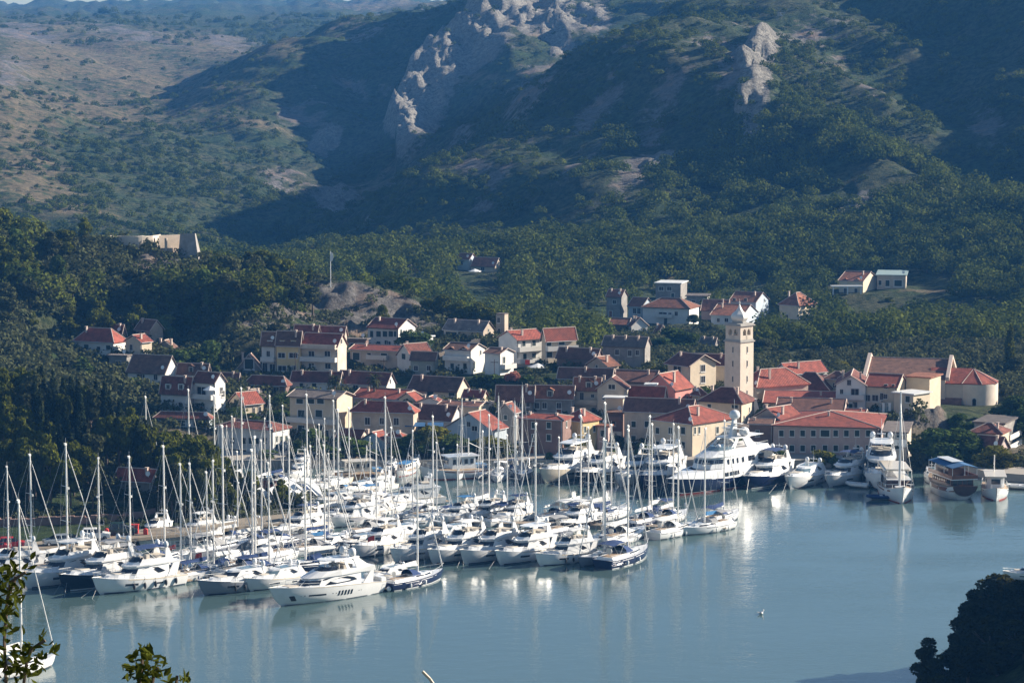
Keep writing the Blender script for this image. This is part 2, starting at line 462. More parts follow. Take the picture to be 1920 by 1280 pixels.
H_('little stone gable with tan roof among dark roofs', 1101, 1138, 1160, 686, 704, 670, 596, 45, 'Y', 'O', 'T', '1119,688,.8,1.2')
H_('long house with dark maroon roof above the stone row', 1046, 1146, 1152, 709, 730, 692, 586, 14, 'X', 'M', 'P', '1055,714,.7,.7', chim='c')
H_('maroon roof right of the long dark roof', 1150, 1226, 1240, 716, 735, 696, 584, 16, 'X', 'M', 'P')
H_('low stone house with dark roof in the town middle', 931, 1000, 1002, 746, 782, 724, 560, 8, 'X', 'M', 'S', '974,758,1,1.4 990,757,.9,1.4')
H_('long stone row house with patched orange roof and dormer', 1002, 1074, 1078, 745, 785, 724, 560, 8, 'X', 'O', 'S', '1004,760 1021,760 1048,760', dorm='1031,738')
H_('grey house with orange roof and a door balcony', 1076, 1124, 1128, 728, 782, 709, 563, 12, 'X', 'O', 'V', '1091,745,1,2.6 1111,742,.8,.8', dorm='1104,722', bal='F,1077,1122,756')
H_('gabled cream house with sunlit roof terrace', 1120, 1170, 1178, 729, 782, 710, 560, 12, 'Y', 'r', 'V', '1147,725,1.8,1.2 1133,745,1,1.2')
H_('white painted roof terrace box by the gabled cream house', 1134, 1168, 1172, 747, 790, 745, 552, 12, 'F', 'W', 'C', '1162,772,1.2,1.6')
H_('house with broad red roof turned to the left', 1170, 1243, 1250, 749, 785, 726, 563, 18, 'X', 'R', 'C', dish=0)
H_('strong pink house with two white roof dormers', 1207, 1264, 1298, 730, 768, 702, 570, 35, 'Y', 'R', 'K', '', '1274,747,.8,1.1 1288,747,.8,1.1', dish=1)
H_('white dormer block on the pink house roof line', 1216, 1228, 1230, 722, 730, 720, 566, 10, 'F', 'W', 'W')
H_('tall beige house with wide gable left of the bell tower', 1252, 1294, 1342, 684, 745, 666, 592, 50, 'X', 'r', 'C', '1270,693,3,2', '1318,690,1.6,1.8 1318,711,1.6,1.8', ov=.9)
H_('reddish roof right behind the wide beige gable', 1300, 1362, 1368, 683, 720, 665, 604, 14, 'X', 'r', 'V')
H_('house with brown hip roof at the foot of the bell tower', 1312, 1390, 1414, 757, 805, 727, 552, 28, 'H', 'r', 'C', '1378,762,1.8,.9 1330,761,1,1 1378,795,1,1', '1395,783,.7,1 1406,785,.9,1.4 1405,768,.5,1.3', chim='ab')
H_('orange beige quay house with dark maroon roof and skylight', 1170, 1296, 1304, 772, 856, 750, 540, 15, 'X', 'M', 'V', '1188,795 1188,822 1213,795 1213,822', dish=1)
H_('cream corner house with red hip roof behind the blue superyacht', 1222, 1298, 1377, 796, 857, 762, 526, 43, 'H', 'R', 'C', '1233,807 1257,807 1281,807,1.3,1.7 1233,833 1257,833 1281,834,1.2,1.6', '1303,807,.7,1.6 1311,806,.7,1.6 1345,806,1,1.6 1365,806,1,1.6 1345,830 1365,830', sh=1)
H_('big red hip roof directly right of the bell tower', 1382, 1419, 1515, 727, 752, 692, 578, 60, 'H', 'R', 'V', '', '1440,740,1.4,1.6')
H_('white gabled back house with two chimneys right of tower', 1453, 1479, 1550, 700, 720, 682, 612, 58, 'Y', 'R', 'W', '1461,698,.8,1', '', chim='ab')
H_('brown hip roof in front of the white gabled back house', 1478, 1553, 1560, 733, 750, 699, 598, 14, 'H', 'r', 'P')
H_('low house with pale red roof behind the white gable row', 1519, 1555, 1560, 712, 725, 705, 604, 14, 'X', 'R', 'P')
H_('small dark roofed cube house left of the church', 1546, 1586, 1594, 712, 740, 697, 602, 20, 'H', 'M', 'C', '1565,722,1,1.2')
H_('long straight red roof below the big hip roof', 1432, 1564, 1568, 757, 784, 735, 564, 8, 'X', 'R', 'C', '1437,765,1.6,1.6')
H_('long dark slate red roof behind the quay hotel', 1455, 1580, 1588, 773, 792, 749, 550, 12, 'X', 'M', 'P')
H_('grey gable house with small red roof left of the hotel', 1412, 1463, 1506, 788, 856, 766, 536, 45, 'Y', 'R', 'S', '1438,790,1,1.2', '', chim='ab')
H_('dark low stone house between tower foot and hotel', 1404, 1448, 1452, 795, 860, 786, 532, 10, 'X', 'B', 'D', '1420,812,1,1.4')
H_('long two storey quay hotel with broad red hip roof', 1449, 1646, 1664, 803, 868, 771, 526, 12, 'H', 'R', 'P',
   '1465,812 1485,812 1505,812 1525,812 1547,812,2.2,1.6 1567,812 1587,812 1607,812 1628,812 1485,840 1505,840 1525,840 1547,840 1567,840 1587,840 1607,840 1628,840 1612,862,2.6,2.4', '1652,812,.8,1.6', found=3, sh=1, chim='c')
H_('red roof lump peeping above the hotel ridge', 1578, 1620, 1626, 780, 795, 768, 548, 14, 'X', 'R', 'P')
H_('bluish white gabled house with balconies left of the church', 1567, 1622, 1626, 722, 775, 705, 564, 10, 'Y', 'r', 'W', '1592,717,1,1.4 1578,734,.8,1.2 1603,735,2,1.8 1603,759', bal='F,1580,1620,747')
H_('cream tall house with red roof and hanging laundry', 1622, 1681, 1698, 725, 794, 703, 562, 22, 'X', 'R', 'C', '1627,746,1.3,1.6 1641,746,1.6,1.6 1661,724,.9,1.1 1675,724,.7,1 1653,743,.8,1.8 1660,743,1,1.2 1642,775,1.2,1.1')
H_('tall plain beige wall house right of the laundry house', 1698, 1742, 1763, 709, 772, 706, 566, 28, 'F', 'O', 'C', '1700,748,1.8,2 1694,746,1,1.6')
H_('low flat terrace block catching the sun by the rock', 1676, 1712, 1743, 740, 785, 738, 556, 45, 'F', 'W', 'C', '1702,748,1.4,1.6', '')
H_('upper house with brown hip roof at the right edge', 1818, 1877, 1891, 814, 840, 794, 524, 25, 'H', 'r', 'C', '', '1883,823,.7,1.2')
H_('pink walled quay house with brown roof at far right', 1826, 1872, 1890, 842, 888, 820, 516, 35, 'X', 'r', 'P', '1838,870,1,1.4 1838,850,1,1', '1880,850,.8,1')
H_('flat roofed stone building with side balconies at right edge', 1826, 1881, 1907, 795, 850, 793, 532, 25, 'F', 'G', 'S', '', '1895,812,1.4,1.4 1895,830,1.4,1.4', bal='S,1883,1905,818 S,1883,1905,836')
H_('small flat roofed building with laundry right of the hotel', 1655, 1700, 1708, 812, 862, 806, 520, 12, 'F', 'G', 'V', '1664,815,1,1.2 1685,815,1,1.2 1675,835,4,1.6', ov=.35)
# middle of the town
H_('long orange roofed white house behind the palms', 546, 636, 644, 715, 740, 698, 592, 10, 'X', 'r', 'W', '589,720,1.2,1.6 565,722,1,1.2')
H_('long house with maroon roof and white gable by palms', 632, 725, 741, 720, 740, 700, 590, 24, 'X', 'r', 'W', '645,728,1.4,1.4 667,730,1.4,2.4', '732,715,.7,1.1')
H_('cream apartment house with shallow grey roof and long balcony', 544, 632, 661, 747, 826, 735, 545, 26, 'X', 'G', 'C', '562,752,2,1.2 583,752,2,1.2 601,752,2,1.2 565,775,2,1.8 598,775,2,1.8 565,803,2,1.6 600,803,2,1.6', '', bal='F,542,631,791', ov=.7)
H_('wide red roofed house behind the stone quay house', 662, 757, 789, 749, 775, 732, 572, 24, 'X', 'R', 'P', '680,757 705,757', '')
H_('small red gable peeping between the two wide roofs', 748, 778, 792, 750, 765, 737, 566, 35, 'Y', 'R', 'C')
H_('big sandstone house with bright red hip roof', 659, 775, 784, 775, 826, 753, 542, 12, 'H', 'R', 'T', '689,789,1.3,1.8 716,789,1.1,1.6 743,790,1.3,1.8')
H_('maroon roofed house with blue awnings and lit gable', 766, 846, 868, 787, 824, 762, 545, 26, 'X', 'M', 'W', '790,800,3,1.6 820,800,3,1.6')
H_('brown roofed house with pink and cream gable', 766, 857, 879, 733, 760, 709, 580, 24, 'X', 'B', 'C', '807,738,2,1.6 847,737,1.8,1.4', '')
H_('dark low roof with white barge behind the blue gabled house', 822, 898, 916, 762, 785, 755, 556, 20, 'X', 'M', 'C')
H_('pale blue gabled house with bright red roof slope', 838, 920, 950, 806, 845, 775, 533, 32, 'Y', 'R', 'U', '879,795,1,1.2 890,803,1.6,1.2', '')
H_('grey brown quay house with red hip roof and white lintels', 972, 1055, 1071, 788, 858, 776, 528, 20, 'H', 'R', 'D', '1001,797 1029,797 1001,820 1029,820', '1062,795,.8,1.4', sh=1)
H_('bright yellow quay house with red hip roof', 1056, 1092, 1123, 791, 858, 768, 534, 42, 'H', 'R', 'Y', '', '1097,805,.8,1.5 1114,803,.8,1.5 1097,830,.8,1.5', sh=1)
H_('narrow pink plastered house right of the yellow one', 1120, 1140, 1146, 800, 856, 797, 536, 20, 'F', 'O', 'P', '1130,812,1.2,1.6')
H_('tall shaded grey house in the gap behind the quay', 1140, 1168, 1172, 775, 858, 770, 548, 10, 'F', 'B', 'D', '1150,792 1150,820 1160,848', bal='F,1141,1167,787 F,1141,1167,815')
H_('light blue gabled quay shop under red roof', 675, 722, 740, 830, 858, 811, 528, 30, 'Y', 'R', 'U', '')
H_('red roofed arcade house left of the blue shop', 632, 676, 690, 820, 858, 806, 530, 20, 'X', 'R', 'V', '')
H_('low red roofed kiosk right of the blue shop', 724, 752, 758, 820, 850, 810, 528, 20, 'H', 'R', 'V')
H_('red roof corner showing over the pine wood', 188, 208, 218, 730, 745, 712, 592, 35, 'Y', 'R', 'W')
H_('red roofed cabin among the pines above the marina', 216, 284, 301, 900, 925, 881, 456, 20, 'X', 'R', 'S', name='cabin', group=None)
H_('red roofed marina hut at the pine wood tip', 488, 512, 519, 912, 940, 903, 468, 30, 'X', 'R', 'D', name='cabin', group=None)
H_('stone terrace house below the tower foot house', 1378, 1413, 1423, 803, 860, 800, 546, 20, 'F', 'G', 'V', '1390,815,1,1.4 1404,828,1,1.4 1390,842,1,1.4')
H_('small dark stone gable behind the leafy trees', 293, 326, 331, 652, 668, 639, 632, 15, 'Y', 'B', 'S', '310,655,.8,1')
H_('dark glazed annexe between the cream house and the villa', 652, 686, 691, 637, 668, 635, 641, 15, 'F', 'G', 'D', '662,650,1.8,2 676,650,1.8,2')
H_('old stone gable house behind the twin masts', 934, 962, 973, 772, 835, 757, 546, 25, 'Y', 'r', 'S', '948,782,.9,1.2 948,805,.9,1.4')
H_('small white gabled shed between two wide red roofs', 787, 822, 829, 753, 768, 745, 562, 15, 'Y', 'R', 'W')
H_('little brown roofed cottage above the dark maroon roofs', 1168, 1196, 1206, 712, 726, 702, 592, 25, 'X', 'O', 'T', '1182,718,.7,.9')
H_('small red roofed house left of the pale blue gabled one', 868, 905, 914, 744, 762, 733, 574, 22, 'X', 'R', 'C', '880,752,.8,1 893,752,.8,1')
H_('narrow tan house right of the strong pink one', 1298, 1312, 1320, 742, 775, 728, 568, 35, 'H', 'r', 'T', '1305,752,.8,1.2')
# valley behind the town
gv = 'houses in the valley behind the town'
H_('tan roofed grey house, left end of the valley houses', 1137, 1165, 1176, 556, 596, 544, 800, 25, 'X', 'O', 'S', '1152,566,1.4,1.4', group=gv)
H_('valley house with bright orange roof and lit gable', 1178, 1204, 1224, 574, 602, 559, 795, 35, 'X', 'O', 'U', '1190,583,1.4,2 1198,583,1.4,2', group=gv)
H_('wide valley house with brown hip roof', 1205, 1292, 1310, 579, 610, 559, 785, 22, 'H', 'O', 'W', '1243,590,3,1.8 1256,590 1268,588', bal='F,1230,1262,594', group=gv)
H_('flat roofed grey blue valley building, highest of them', 1229, 1276, 1288, 532, 562, 530, 840, 15, 'F', 'W', 'S', '1240,541,1.8,1.4 1255,541,1.8,1.4', group=gv)
H_('long grey valley wall building right of the flat roofed one', 1287, 1326, 1331, 556, 576, 554, 832, 10, 'F', 'G', 'S', '1300,565,1.2,1 1315,565,1.2,1', group=gv)
H_('valley house with rust red roof left of the tower cap', 1315, 1362, 1370, 582, 600, 563, 805, 15, 'X', 'O', 'P', group=gv)
H_('lower valley house with long rust roof and lit gable', 1333, 1392, 1420, 592, 612, 572, 792, 25, 'X', 'O', 'U', '1347,600,1,1.4 1362,600,1.4,1.4', group=gv)
H_('pale blue valley house behind the tower cap', 1368, 1417, 1441, 566, 600, 549, 815, 30, 'X', 'O', 'U', '1377,563 1398,563', '1433,563,.8,1.2', group=gv)
H_('square valley house with orange pyramid roof', 1461, 1497, 1530, 574, 600, 549, 805, 43, 'H', 'O', 'C', '1475,595,1.2,2', '1526,580,.8,1.4', found=9, group=gv)
H_('cream hillside villa with two dormers and white pergola', 1573, 1618, 1645, 527, 550, 510, 850, 30, 'X', 'O', 'C', '1585,545,1.2,1.8 1605,545,1.2,1.8', dorm='1585,529 1607,529', chim='b', group=gv)
H_('low annexe with teal roof beside the hillside villa', 1644, 1698, 1703, 517, 542, 515, 856, 10, 'F', 'T', 'V', '1650,530,1.2,1.8 1664,531,1.6,2.4 1684,531,3,2.4', group=gv)
H_('brown roofed house half hidden in trees behind the town', 1143, 1178, 1185, 608, 625, 597, 762, 15, 'X', 'O', 'D', group=gv)
H_('white gabled house in trees right of the brown roof', 1178, 1184, 1214, 611, 625, 596, 758, 60, 'X', 'O', 'W', group=gv)
H_('tiny stone gable below the big green tree', 1227, 1233, 1250, 625, 640, 610, 745, 55, 'X', 'O', 'T', group=gv)
H_('small grey shed with pale roof left of the bell tower', 1312, 1340, 1346, 645, 660, 634, 700, 20, 'X', 'G', 'S', group=gv)
H_('white farmhouse with rust roof, left of two on the far slope', 855, 880, 892, 486, 505, 476, 905, 25, 'X', 'O', 'U', '866,493', group=gv)
H_('low farmhouse with rust roof and terrace on the far slope', 884, 928, 941, 499, 512, 484, 900, 20, 'X', 'O', 'C', '905,504,1.6,1.4', group=gv)
H_('small rust roof just right of the flagpole', 669, 695, 701, 511, 520, 502, 905, 20, 'X', 'O', 'D', group=gv)
H_('tiny house between flagpole and the far farmhouses', 763, 784, 795, 510, 520, 500, 903, 25, 'X', 'O', 'S', group=gv)

# ------------------------------------------------------------------ terrain
BIG = [(-400, 0), (2300, 0)]
near = [
    (145, [(-400, -4), (2300, -4)]),
    (250, [(-400, -4), (1950, -4), (2100, 5), (2400, 30)]),  # rise beyond the right frame edge is an added hill, shading the near shore
    (300, [(-400, -4), (1850, -4), (1950, 2), (2100, 14), (2400, 34)]),
    (335, [(-400, -4), (1730, -4), (1775, 0.4), (1850, 2.5), (2000, 9), (2300, 30)]),
    (350, [(-400, -4), (1700, -4), (1850, 1), (2000, 7), (2300, 26)]),
    (365, [(-400, -4), (1850, -4), (2000, -1), (2100, 4), (2300, 15)]),
    (400, [(-400, -4), (2300, -4)]),
    (418, [(-400, -3), (0, -4), (2300, -4)]),
    (422, [(-400, 1), (-100, -1), (0, -3), (2300, -4)]),
    (426, [(-400, 2), (0, 1.6), (120, 1.2), (180, -2), (250, -4), (2300, -4)]),
    (432, [(-400, 3), (0, 2), (200, 1.8), (280, 1.0), (330, -3), (2300, -4)]),
    (438, [(-400, 4), (0, 2.2), (300, 1.9), (360, .5), (420, -4), (2300, -4)]),
    (446, [(-400, 9), (0, 5), (150, 3), (300, 2.2), (420, 1.2), (470, -3), (2300, -4)]),
    (455, [(-400, 14), (0, 9), (150, 6), (300, 3.5), (480, 1.4), (560, 1.0), (610, -3), (2300, -4)]),
    (468, [(-400, 20), (0, 14), (100, 12), (200, 9), (300, 4.5), (400, 2.5), (520, 1.5), (620, 1), (650, -3), (2300, -4)]),
    (480, [(-400, 23), (0, 17), (100, 14), (200, 11.5), (290, 5), (400, 2.2), (520, 1.4), (600, 1), (640, -3), (2300, -4)]),
    (490, [(-400, 20), (0, 15), (200, 8), (300, 3), (400, 1.5), (500, -1), (560, -4), (2300, -4)]),
    (500, [(-400, 16), (0, 12), (150, 7), (230, 1), (260, -4), (1860, -4), (1960, -2), (2300, 1)]),
    (510, [(-400, 12), (0, 9), (150, 4), (210, -3), (1840, -4), (1900, 0.6), (2300, 2)]),
    (518, [(-400, 10), (0, 8), (150, 4), (250, 0), (300, -3), (1780, -4), (1860, 1.2), (2300, 2)]),
    (522, [(-400, 10), (0, 8), (150, 5), (300, 1.2), (2300, 1.3)]),
    (530, [(-400, 10), (0, 9), (300, 1.6), (2300, 1.7)]),
    (545, [(-400, 11), (0, 10), (300, 6), (480, 4), (900, 4.5), (1300, 4), (1500, 3), (1700, 4), (1960, 2.5), (2300, 3)]),
    (560, [(-400, 12), (0, 11), (300, 7.5), (600, 6.5), (1100, 6.3), (1300, 6), (1500, 4.5), (1700, 4.5), (1960, 3), (2300, 3)]),
    (580, [(-400, 13), (0, 12), (300, 9.5), (600, 8.5), (1100, 8.3), (1300, 7.8), (1500, 6), (1700, 5), (2300, 3)]),
    (600, [(-400, 15), (0, 14), (300, 12), (600, 10.5), (900, 10.5), (1100, 9.8), (1300, 9), (1500, 6.5), (1700, 5), (2300, 3)]),
    (625, [(-400, 19), (0, 18), (300, 16), (600, 12.6), (900, 12.5), (1050, 12.3), (1200, 9), (1500, 6), (2300, 3)]),
    (650, [(-400, 25), (0, 25), (300, 23), (450, 20), (600, 16), (740, 12.5), (900, 12.5), (1000, 12), (1200, 7), (1500, 5), (2300, 4)]),
    (682, [(-400, 33), (0, 32), (300, 30), (450, 26), (560, 19), (600, 17), (700, 16), (780, 15), (900, 13), (1000, 9), (1200, 6), (2300, 4)]),
    (695, [(-400, 36), (0, 35), (205, 34), (300, 33.3), (372, 30), (430, 28.5), (560, 25), (600, 25.4), (700, 24.4), (780, 20.5), (860, 14.8), (930, 11.5), (1000, 8), (1200, 5), (2300, 4)]),
    (720, [(-400, 32), (0, 30), (300, 27), (560, 18), (780, 12), (900, 8), (1000, 6), (2300, 4)]),
    (760, [(-400, 14), (0, 12), (560, 8), (1500, 4), (2300, 5)]),
    (800, [(-400, 10), (560, 8), (1500, 4), (1600, 3.5), (1920, 5), (2300, 8)]),
    (850, [(-400, 9), (560, 9), (1500, 5), (1600, 6.5), (1920, 12), (2300, 20)]),
    (900, [(-400, 12), (900, 12), (1440, 11), (1600, 12), (1920, 21), (2300, 34)]),
]
FC = [-400, 0, 160, 320, 480, 640, 720, 800, 880, 960, 1120, 1280, 1440, 1600, 1760, 1920, 2300]
farr = [
    (1000, [470, 470, 480, 480, 490, 470, 452, 440, 434, 430, 400, 390, 380, 390, 400, 380, 340]),
    (1100, [415, 420, 430, 440, 470, 420, 380, 340, 310, 292, 270, 262, 240, 265, 280, 240, 180]),
    (1150, [380, 385, 395, 415, 455, 430, 370, 312, 266, 236, 212, 200, 178, 208, 215, 170, 110]),
    (1200, [345, 350, 370, 400, 440, 440, 385, 318, 252, 200, 168, 140, 118, 155, 160, 110, 40]),
    (1250, [315, 318, 340, 372, 420, 438, 400, 335, 262, 190, 135, 90, 70, 108, 105, 55, -20]),
    (1300, [285, 290, 310, 350, 400, 430, 402, 345, 280, 205, 122, 50, 30, 70, 50, 5, -70]),
    (1400, [235, 240, 270, 300, 340, 390, 375, 335, 292, 240, 145, 15, -20, 0, -30, -60, -120]),
    (1500, [195, 200, 240, 255, 280, 330, 318, 300, 270, 225, 140, 20, -35, -40, -60, -90, -140]),
    (1560, [180, 185, 232, 238, 240, 285, 270, 258, 225, 175, 105, 20, -35, -50, -70, -90, -140]),
    (1620, [170, 170, 225, 212, 200, 230, 210, 205, 170, 100, 65, 15, -30, -40, -60, -80, -120]),
    (1700, [150, 150, 205, 195, 145, 140, 128, 105, 65, 30, 22, 10, -15, -30, -50, -60, -100]),
    (1760, [135, 135, 190, 200, 120, 84, 70, 45, 22, 10, 10, 8, -10, -25, -40, -50, -80]),
    (1850, [115, 115, 165, 190, 118, 50, 38, 28, 16, 8, 8, 6, -5, -15, -25, -30, -60]),
    (2000, [90, 92, 128, 150, 130, 52, 40, 26, 16, 9, 8, 5, 0, -8, -10, -15, -30]),
    (2300, [58, 60, 76, 86, 92, 62, 45, 30, 18, 10, 8, 5, 0, -3, -5, -5, -10]),
    (2600, [40, 40, 44, 48, 52, 48, 36, 26, 16, 9, 8, 5, 0, 0, 0, 0, 0]),
    (3200, [28, 28, 28, 29, 30, 28, 24, 18, 12, 8, 6, 4, 0, 0, 0, 0, 0]),
    (3800, [22, 22, 21, 20, 19, 17, 14, 11, 8, 6, 5, 2, 0, 0, 0, 0, 0]),
    (4600, [4, 4, 5, 3, 2, 1, 0, 0, 3, 4, -2, -4, -4, -4, -4, -4, -4]),
]
rowsY = [r[0] for r in near] + [r[0] for r in farr]


def Ysamp():
    ys = [1.0, 20, 60, 100, 145, 200, 250, 280, 300]
    y = 310.0
    while y < 4720:
        ys.append(y)
        if y < 400: y += 4
        elif y < 540: y += 1.4
        elif y < 760: y += 2.4
        elif y < 1000: y += 4
        elif y < 1900: y += 4.2
        elif y < 2700: y += 12
        else: y *= 1.02
    return np.array(ys)


YS = Ysamp()
CS = np.arange(-420, 2341, 5.0)


def base_grid():
    Z = np.zeros((len(rowsY), len(CS)))
    for i, (Y, cols) in enumerate(near):
        Z[i] = np.interp(CS, [c[0] for c in cols], [c[1] for c in cols])
    for i, (Y, rws) in enumerate(farr):
        r = np.interp(CS, FC, rws)
        v = (640 - r) / F
        Z[len(near) + i] = CAMH + (-ST + v * CT) * Y / (CT + v * ST)
    out = np.zeros((len(YS), len(CS)))
    ry = np.array(rowsY)
    for j in range(len(CS)):
        out[:, j] = np.interp(YS, ry, Z[:, j])
    nearm = YS <= 145
    out[nearm, :] = np.maximum(77.2 - 0.56 * YS[nearm], -4)[:, None]
    # soften the straight joins of the far slopes
    fm = YS > 760
    o2 = out.copy()
    for k in range(14):
        o2[1:-1] = (o2[:-2] + 2 * o2[1:-1] + o2[2:]) / 4
        o2[:, 1:-1] = (o2[:, :-2] + 2 * o2[:, 1:-1] + o2[:, 2:]) / 4
    out[fm] = o2[fm]
    o2 = out.copy()
    for k in range(3):
        o2[:, 1:-1] = (o2[:, :-2] + 2 * o2[:, 1:-1] + o2[:, 2:]) / 4
    out = o2
    return out


ZB = base_grid()


def fit_houses(Zg):
    """grade the ground to the foot of every house"""
    XXg = (CS[None, :] - 960) / F * (YS[:, None] * CT + (CAMH - Zg) * ST)
    num = np.zeros_like(Zg); den = np.zeros_like(Zg) + 0.02
    for a_, k_ in HL:
        xl, xc, xr, base, Y = a_[1], a_[2], a_[3], a_[5], a_[7]
        if Y > 700 and Y < 700: continue
        P = PY(xc, base, Y); q = PY(xl, base, Y)
        cx, cy = (P.x + q.x) / 2, Y + 2
        rx_ = max(4, (P.x - q.x) / 2 + 1.5)
        i0, i1 = np.searchsorted(YS, [Y - 22, Y + 26])
        dx = np.maximum(np.abs(XXg[i0:i1] - cx) - rx_, 0) / 5.0
        dy = np.maximum(np.abs(YS[i0:i1, None] - cy - 2) - 4, 0) / 5.0
        w = np.exp(-(dx * dx + dy * dy))
        j = int((xc - CS[0]) / 5); i = int(np.searchsorted(YS, Y))
        num[i0:i1] += w * (P.z + .1 - Zg[i0:i1]); den[i0:i1] += w
    out = Zg + num / np.maximum(den, .02)
    global HMASK
    HMASK = np.clip(den - .02, 0, 1)
    keep = (YS[:, None] < 521) | (Zg < .5)
    return np.where(keep, Zg, np.maximum(out, .8))


ZB = fit_houses(ZB)
YY = YS[:, None] * np.ones_like(CS)[None, :]
PX = np.ones_like(YS)[:, None] * CS[None, :]
depth = YY * CT + (CAMH - ZB) * ST
XX = (PX - 960) / F * depth
XX[YS < 145, :] *= 6
v_ = (YY * ST + (ZB - CAMH) * CT) / (YY * CT - (ZB - CAMH) * ST)
ROWG = 640 - F * v_


def blob(px, row, cx, cy, rx, ry, ang=0):
    a = radians(ang)
    dx, dy = px - cx, row - cy
    u = (dx * cos(a) + dy * sin(a)) / rx; w = (-dx * sin(a) + dy * cos(a)) / ry
    return np.exp(-(u * u + w * w))


# bare limestone: the cliffs and crags of the slopes and the ridge with the fort
rock = np.zeros_like(ZB); crag = np.zeros_like(ZB)
rb = [(880, 100, 26, 100, 32), (925, 70, 26, 60, 10), (850, 160, 22, 60, 35), (790, 215, 18, 50, 35), (765, 260, 22, 28, 20), (1040, 40, 50, 32, 0), (985, 45, 24, 34, 0), (1110, 32, 30, 22, 0),
      (1425, 115, 26, 28, 20), (1412, 160, 20, 34, 0), (1420, 210, 24, 34, 10), (640, 380, 40, 22, 20), (610, 270, 30, 16, 0), (1585, 420, 40, 20, -20), (1240, 300, 30, 14, -40)]
for b_ in rb:
    g = blob(PX, ROWG, *b_) * (YY > 950)
    rock = np.maximum(rock, g); crag = np.maximum(crag, g)
for b_ in [(1010, 160, 80, 26, -40), (1120, 200, 110, 30, -45), (1250, 210, 100, 34, -50), (1200, 320, 90, 30, -55), (940, 310, 90, 18, -45), (1380, 180, 40, 90, 10), (1640, 190, 60, 30, 20), (1560, 110, 50, 30, 0), (1850, 200, 40, 40, 0), (1080, 320, 60, 14, -50), (560, 220, 60, 30, 0), (660, 165, 50, 25, 0), (250, 70, 90, 18, 10), (430, 80, 60, 15, 10),
           (900, 300, 60, 18, 0), (1500, 60, 120, 25, 0), (1330, 120, 60, 40, 0), (520, 330, 60, 20, 10), (40, 60, 80, 20, 10), (20, 130, 50, 30, 0), (1180, 60, 80, 20, -30), (700, 60, 80, 20, -10)]:
    rock = np.maximum(rock, 0.75 * blob(PX, ROWG, *b_) * (YY > 950))
for b_ in [(655, 565, 110, 30, 8), (760, 590, 60, 25, 20), (240, 480, 90, 14, 0), (280, 490, 60, 22, 0), (470, 520, 40, 14, 0), (520, 590, 60, 10, 0), (620, 620, 120, 8, 4)]:
    g = blob(PX, ROWG, *b_) * ((YY > 600) & (YY < 730))
    rock = np.maximum(rock, 0.9 * g); crag = np.maximum(crag, 0.9 * g)
g = blob(PX, YY, 1742, 547, 48, 7) * 1.0
rock = np.maximum(rock, g)
ZR = g * 5.2 + g * (fbm(XX / 5, YY / 5, 71, 4) - .5) * 9
g2 = blob(PX, ROWG, 1800, 585, 90, 10, 0) * ((YY > 790) & (YY < 900)); rock = np.maximum(rock, 0.8 * g2)
def spur(pts, wd, hgt):
    """a rocky rib that stands out of the slope along a line of (column, row) points"""
    best = np.full_like(ZB, 1e9); side = np.zeros_like(ZB)
    for (x0, y0), (x1, y1) in zip(pts, pts[1:]):
        dx, dy = x1 - x0, y1 - y0
        t = np.clip(((PX - x0) * dx + (ROWG - y0) * dy) / (dx * dx + dy * dy), 0, 1)
        d_ = np.hypot(PX - x0 - t * dx, ROWG - y0 - t * dy)
        side = np.where(d_ < best, PX - x0 - t * dx, side); best = np.minimum(best, d_)
    far_ = (YY > 950) * (YY < 2100)
    w_ = np.where(side > 0, wd * 1.5, wd * .5)
    jag = .7 + .6 * fbm(XX / 9, YY / 14, 55, 3)
    return np.exp(-(best / w_) ** 2) * hgt * jag * far_, np.exp(-(best / (w_ * 1.1)) ** 4) * far_


for pts_, wd_, h_ in (([(905, 25), (885, 75), (840, 120), (795, 170), (765, 215), (742, 262)], 42, 22), ([(1420, 95), (1392, 150), (1405, 205), (1390, 245)], 26, 4), ([(1035, 20), (1030, 60)], 26, 4)):
    zz_, mk = spur(pts_, wd_, h_)
    ZR = zz_ + (ZR if 'ZR' in globals() else 0)
    rock = np.maximum(rock, mk); crag = np.maximum(crag, mk)
dry = np.zeros_like(ZB)
for b_ in [(230, 130, 220, 60, 18), (420, 95, 160, 30, 10), (60, 330, 90, 60, 20), (130, 385, 90, 22, 10), (160, 200, 160, 40, 10), (0, 220, 120, 80, 0), (880, 190, 70, 14, 0), (800, 275, 50, 12, 0),
           (670, 370, 120, 10, -20), (720, 15, 120, 8, 0), (660, 360, 90, 8, -20), (480, 240, 60, 10, 10), (100, 100, 120, 60, 0)]:
    dry = np.maximum(dry, blob(PX, ROWG, *b_) * (YY > 1000))
for b_ in [(1760, 548, 90, 6, 0), (1700, 480, 90, 8, -25), (1250, 520, 60, 8, 0), (430, 610, 60, 8, 0), (130, 478, 60, 6, 0), (640, 585, 90, 5, 4), (100, 470, 80, 5, 0)]:
    dry = np.maximum(dry, 0.9 * blob(PX, ROWG, *b_) * (YY > 600))
townm = ((YY > 519) & (YY < 545) & (PX > 280)) * 1.0
amp = np.interp(YY, [400, 540, 640, 700, 780, 1000, 1300, 2500, 4000, 9000], [0.0, .3, 1.0, 1.6, 2, 5, 9, 10, 25, 50])
nz = fbm(XX / 55, YY / 55, 3, 5) - 0.5
nf = fbm(XX / 11, YY / 11, 9, 4) - 0.5
gul = fbm(XX / 75 + YY / 170 + 3, YY / 260, 61, 3) - 0.5
gul = gul * 44 * np.interp(YY, [900, 1050, 1500, 2000, 2600], [0, 1, 1.2, .8, 0]) * np.interp(PX, [300, 650], [.25, 1])
rid = 1 - np.abs(2 * fbm(XX / 26, YY / 30, 21, 4) - 1)
land = np.clip((ZB + 2.5) / 3.0, 0, 1)
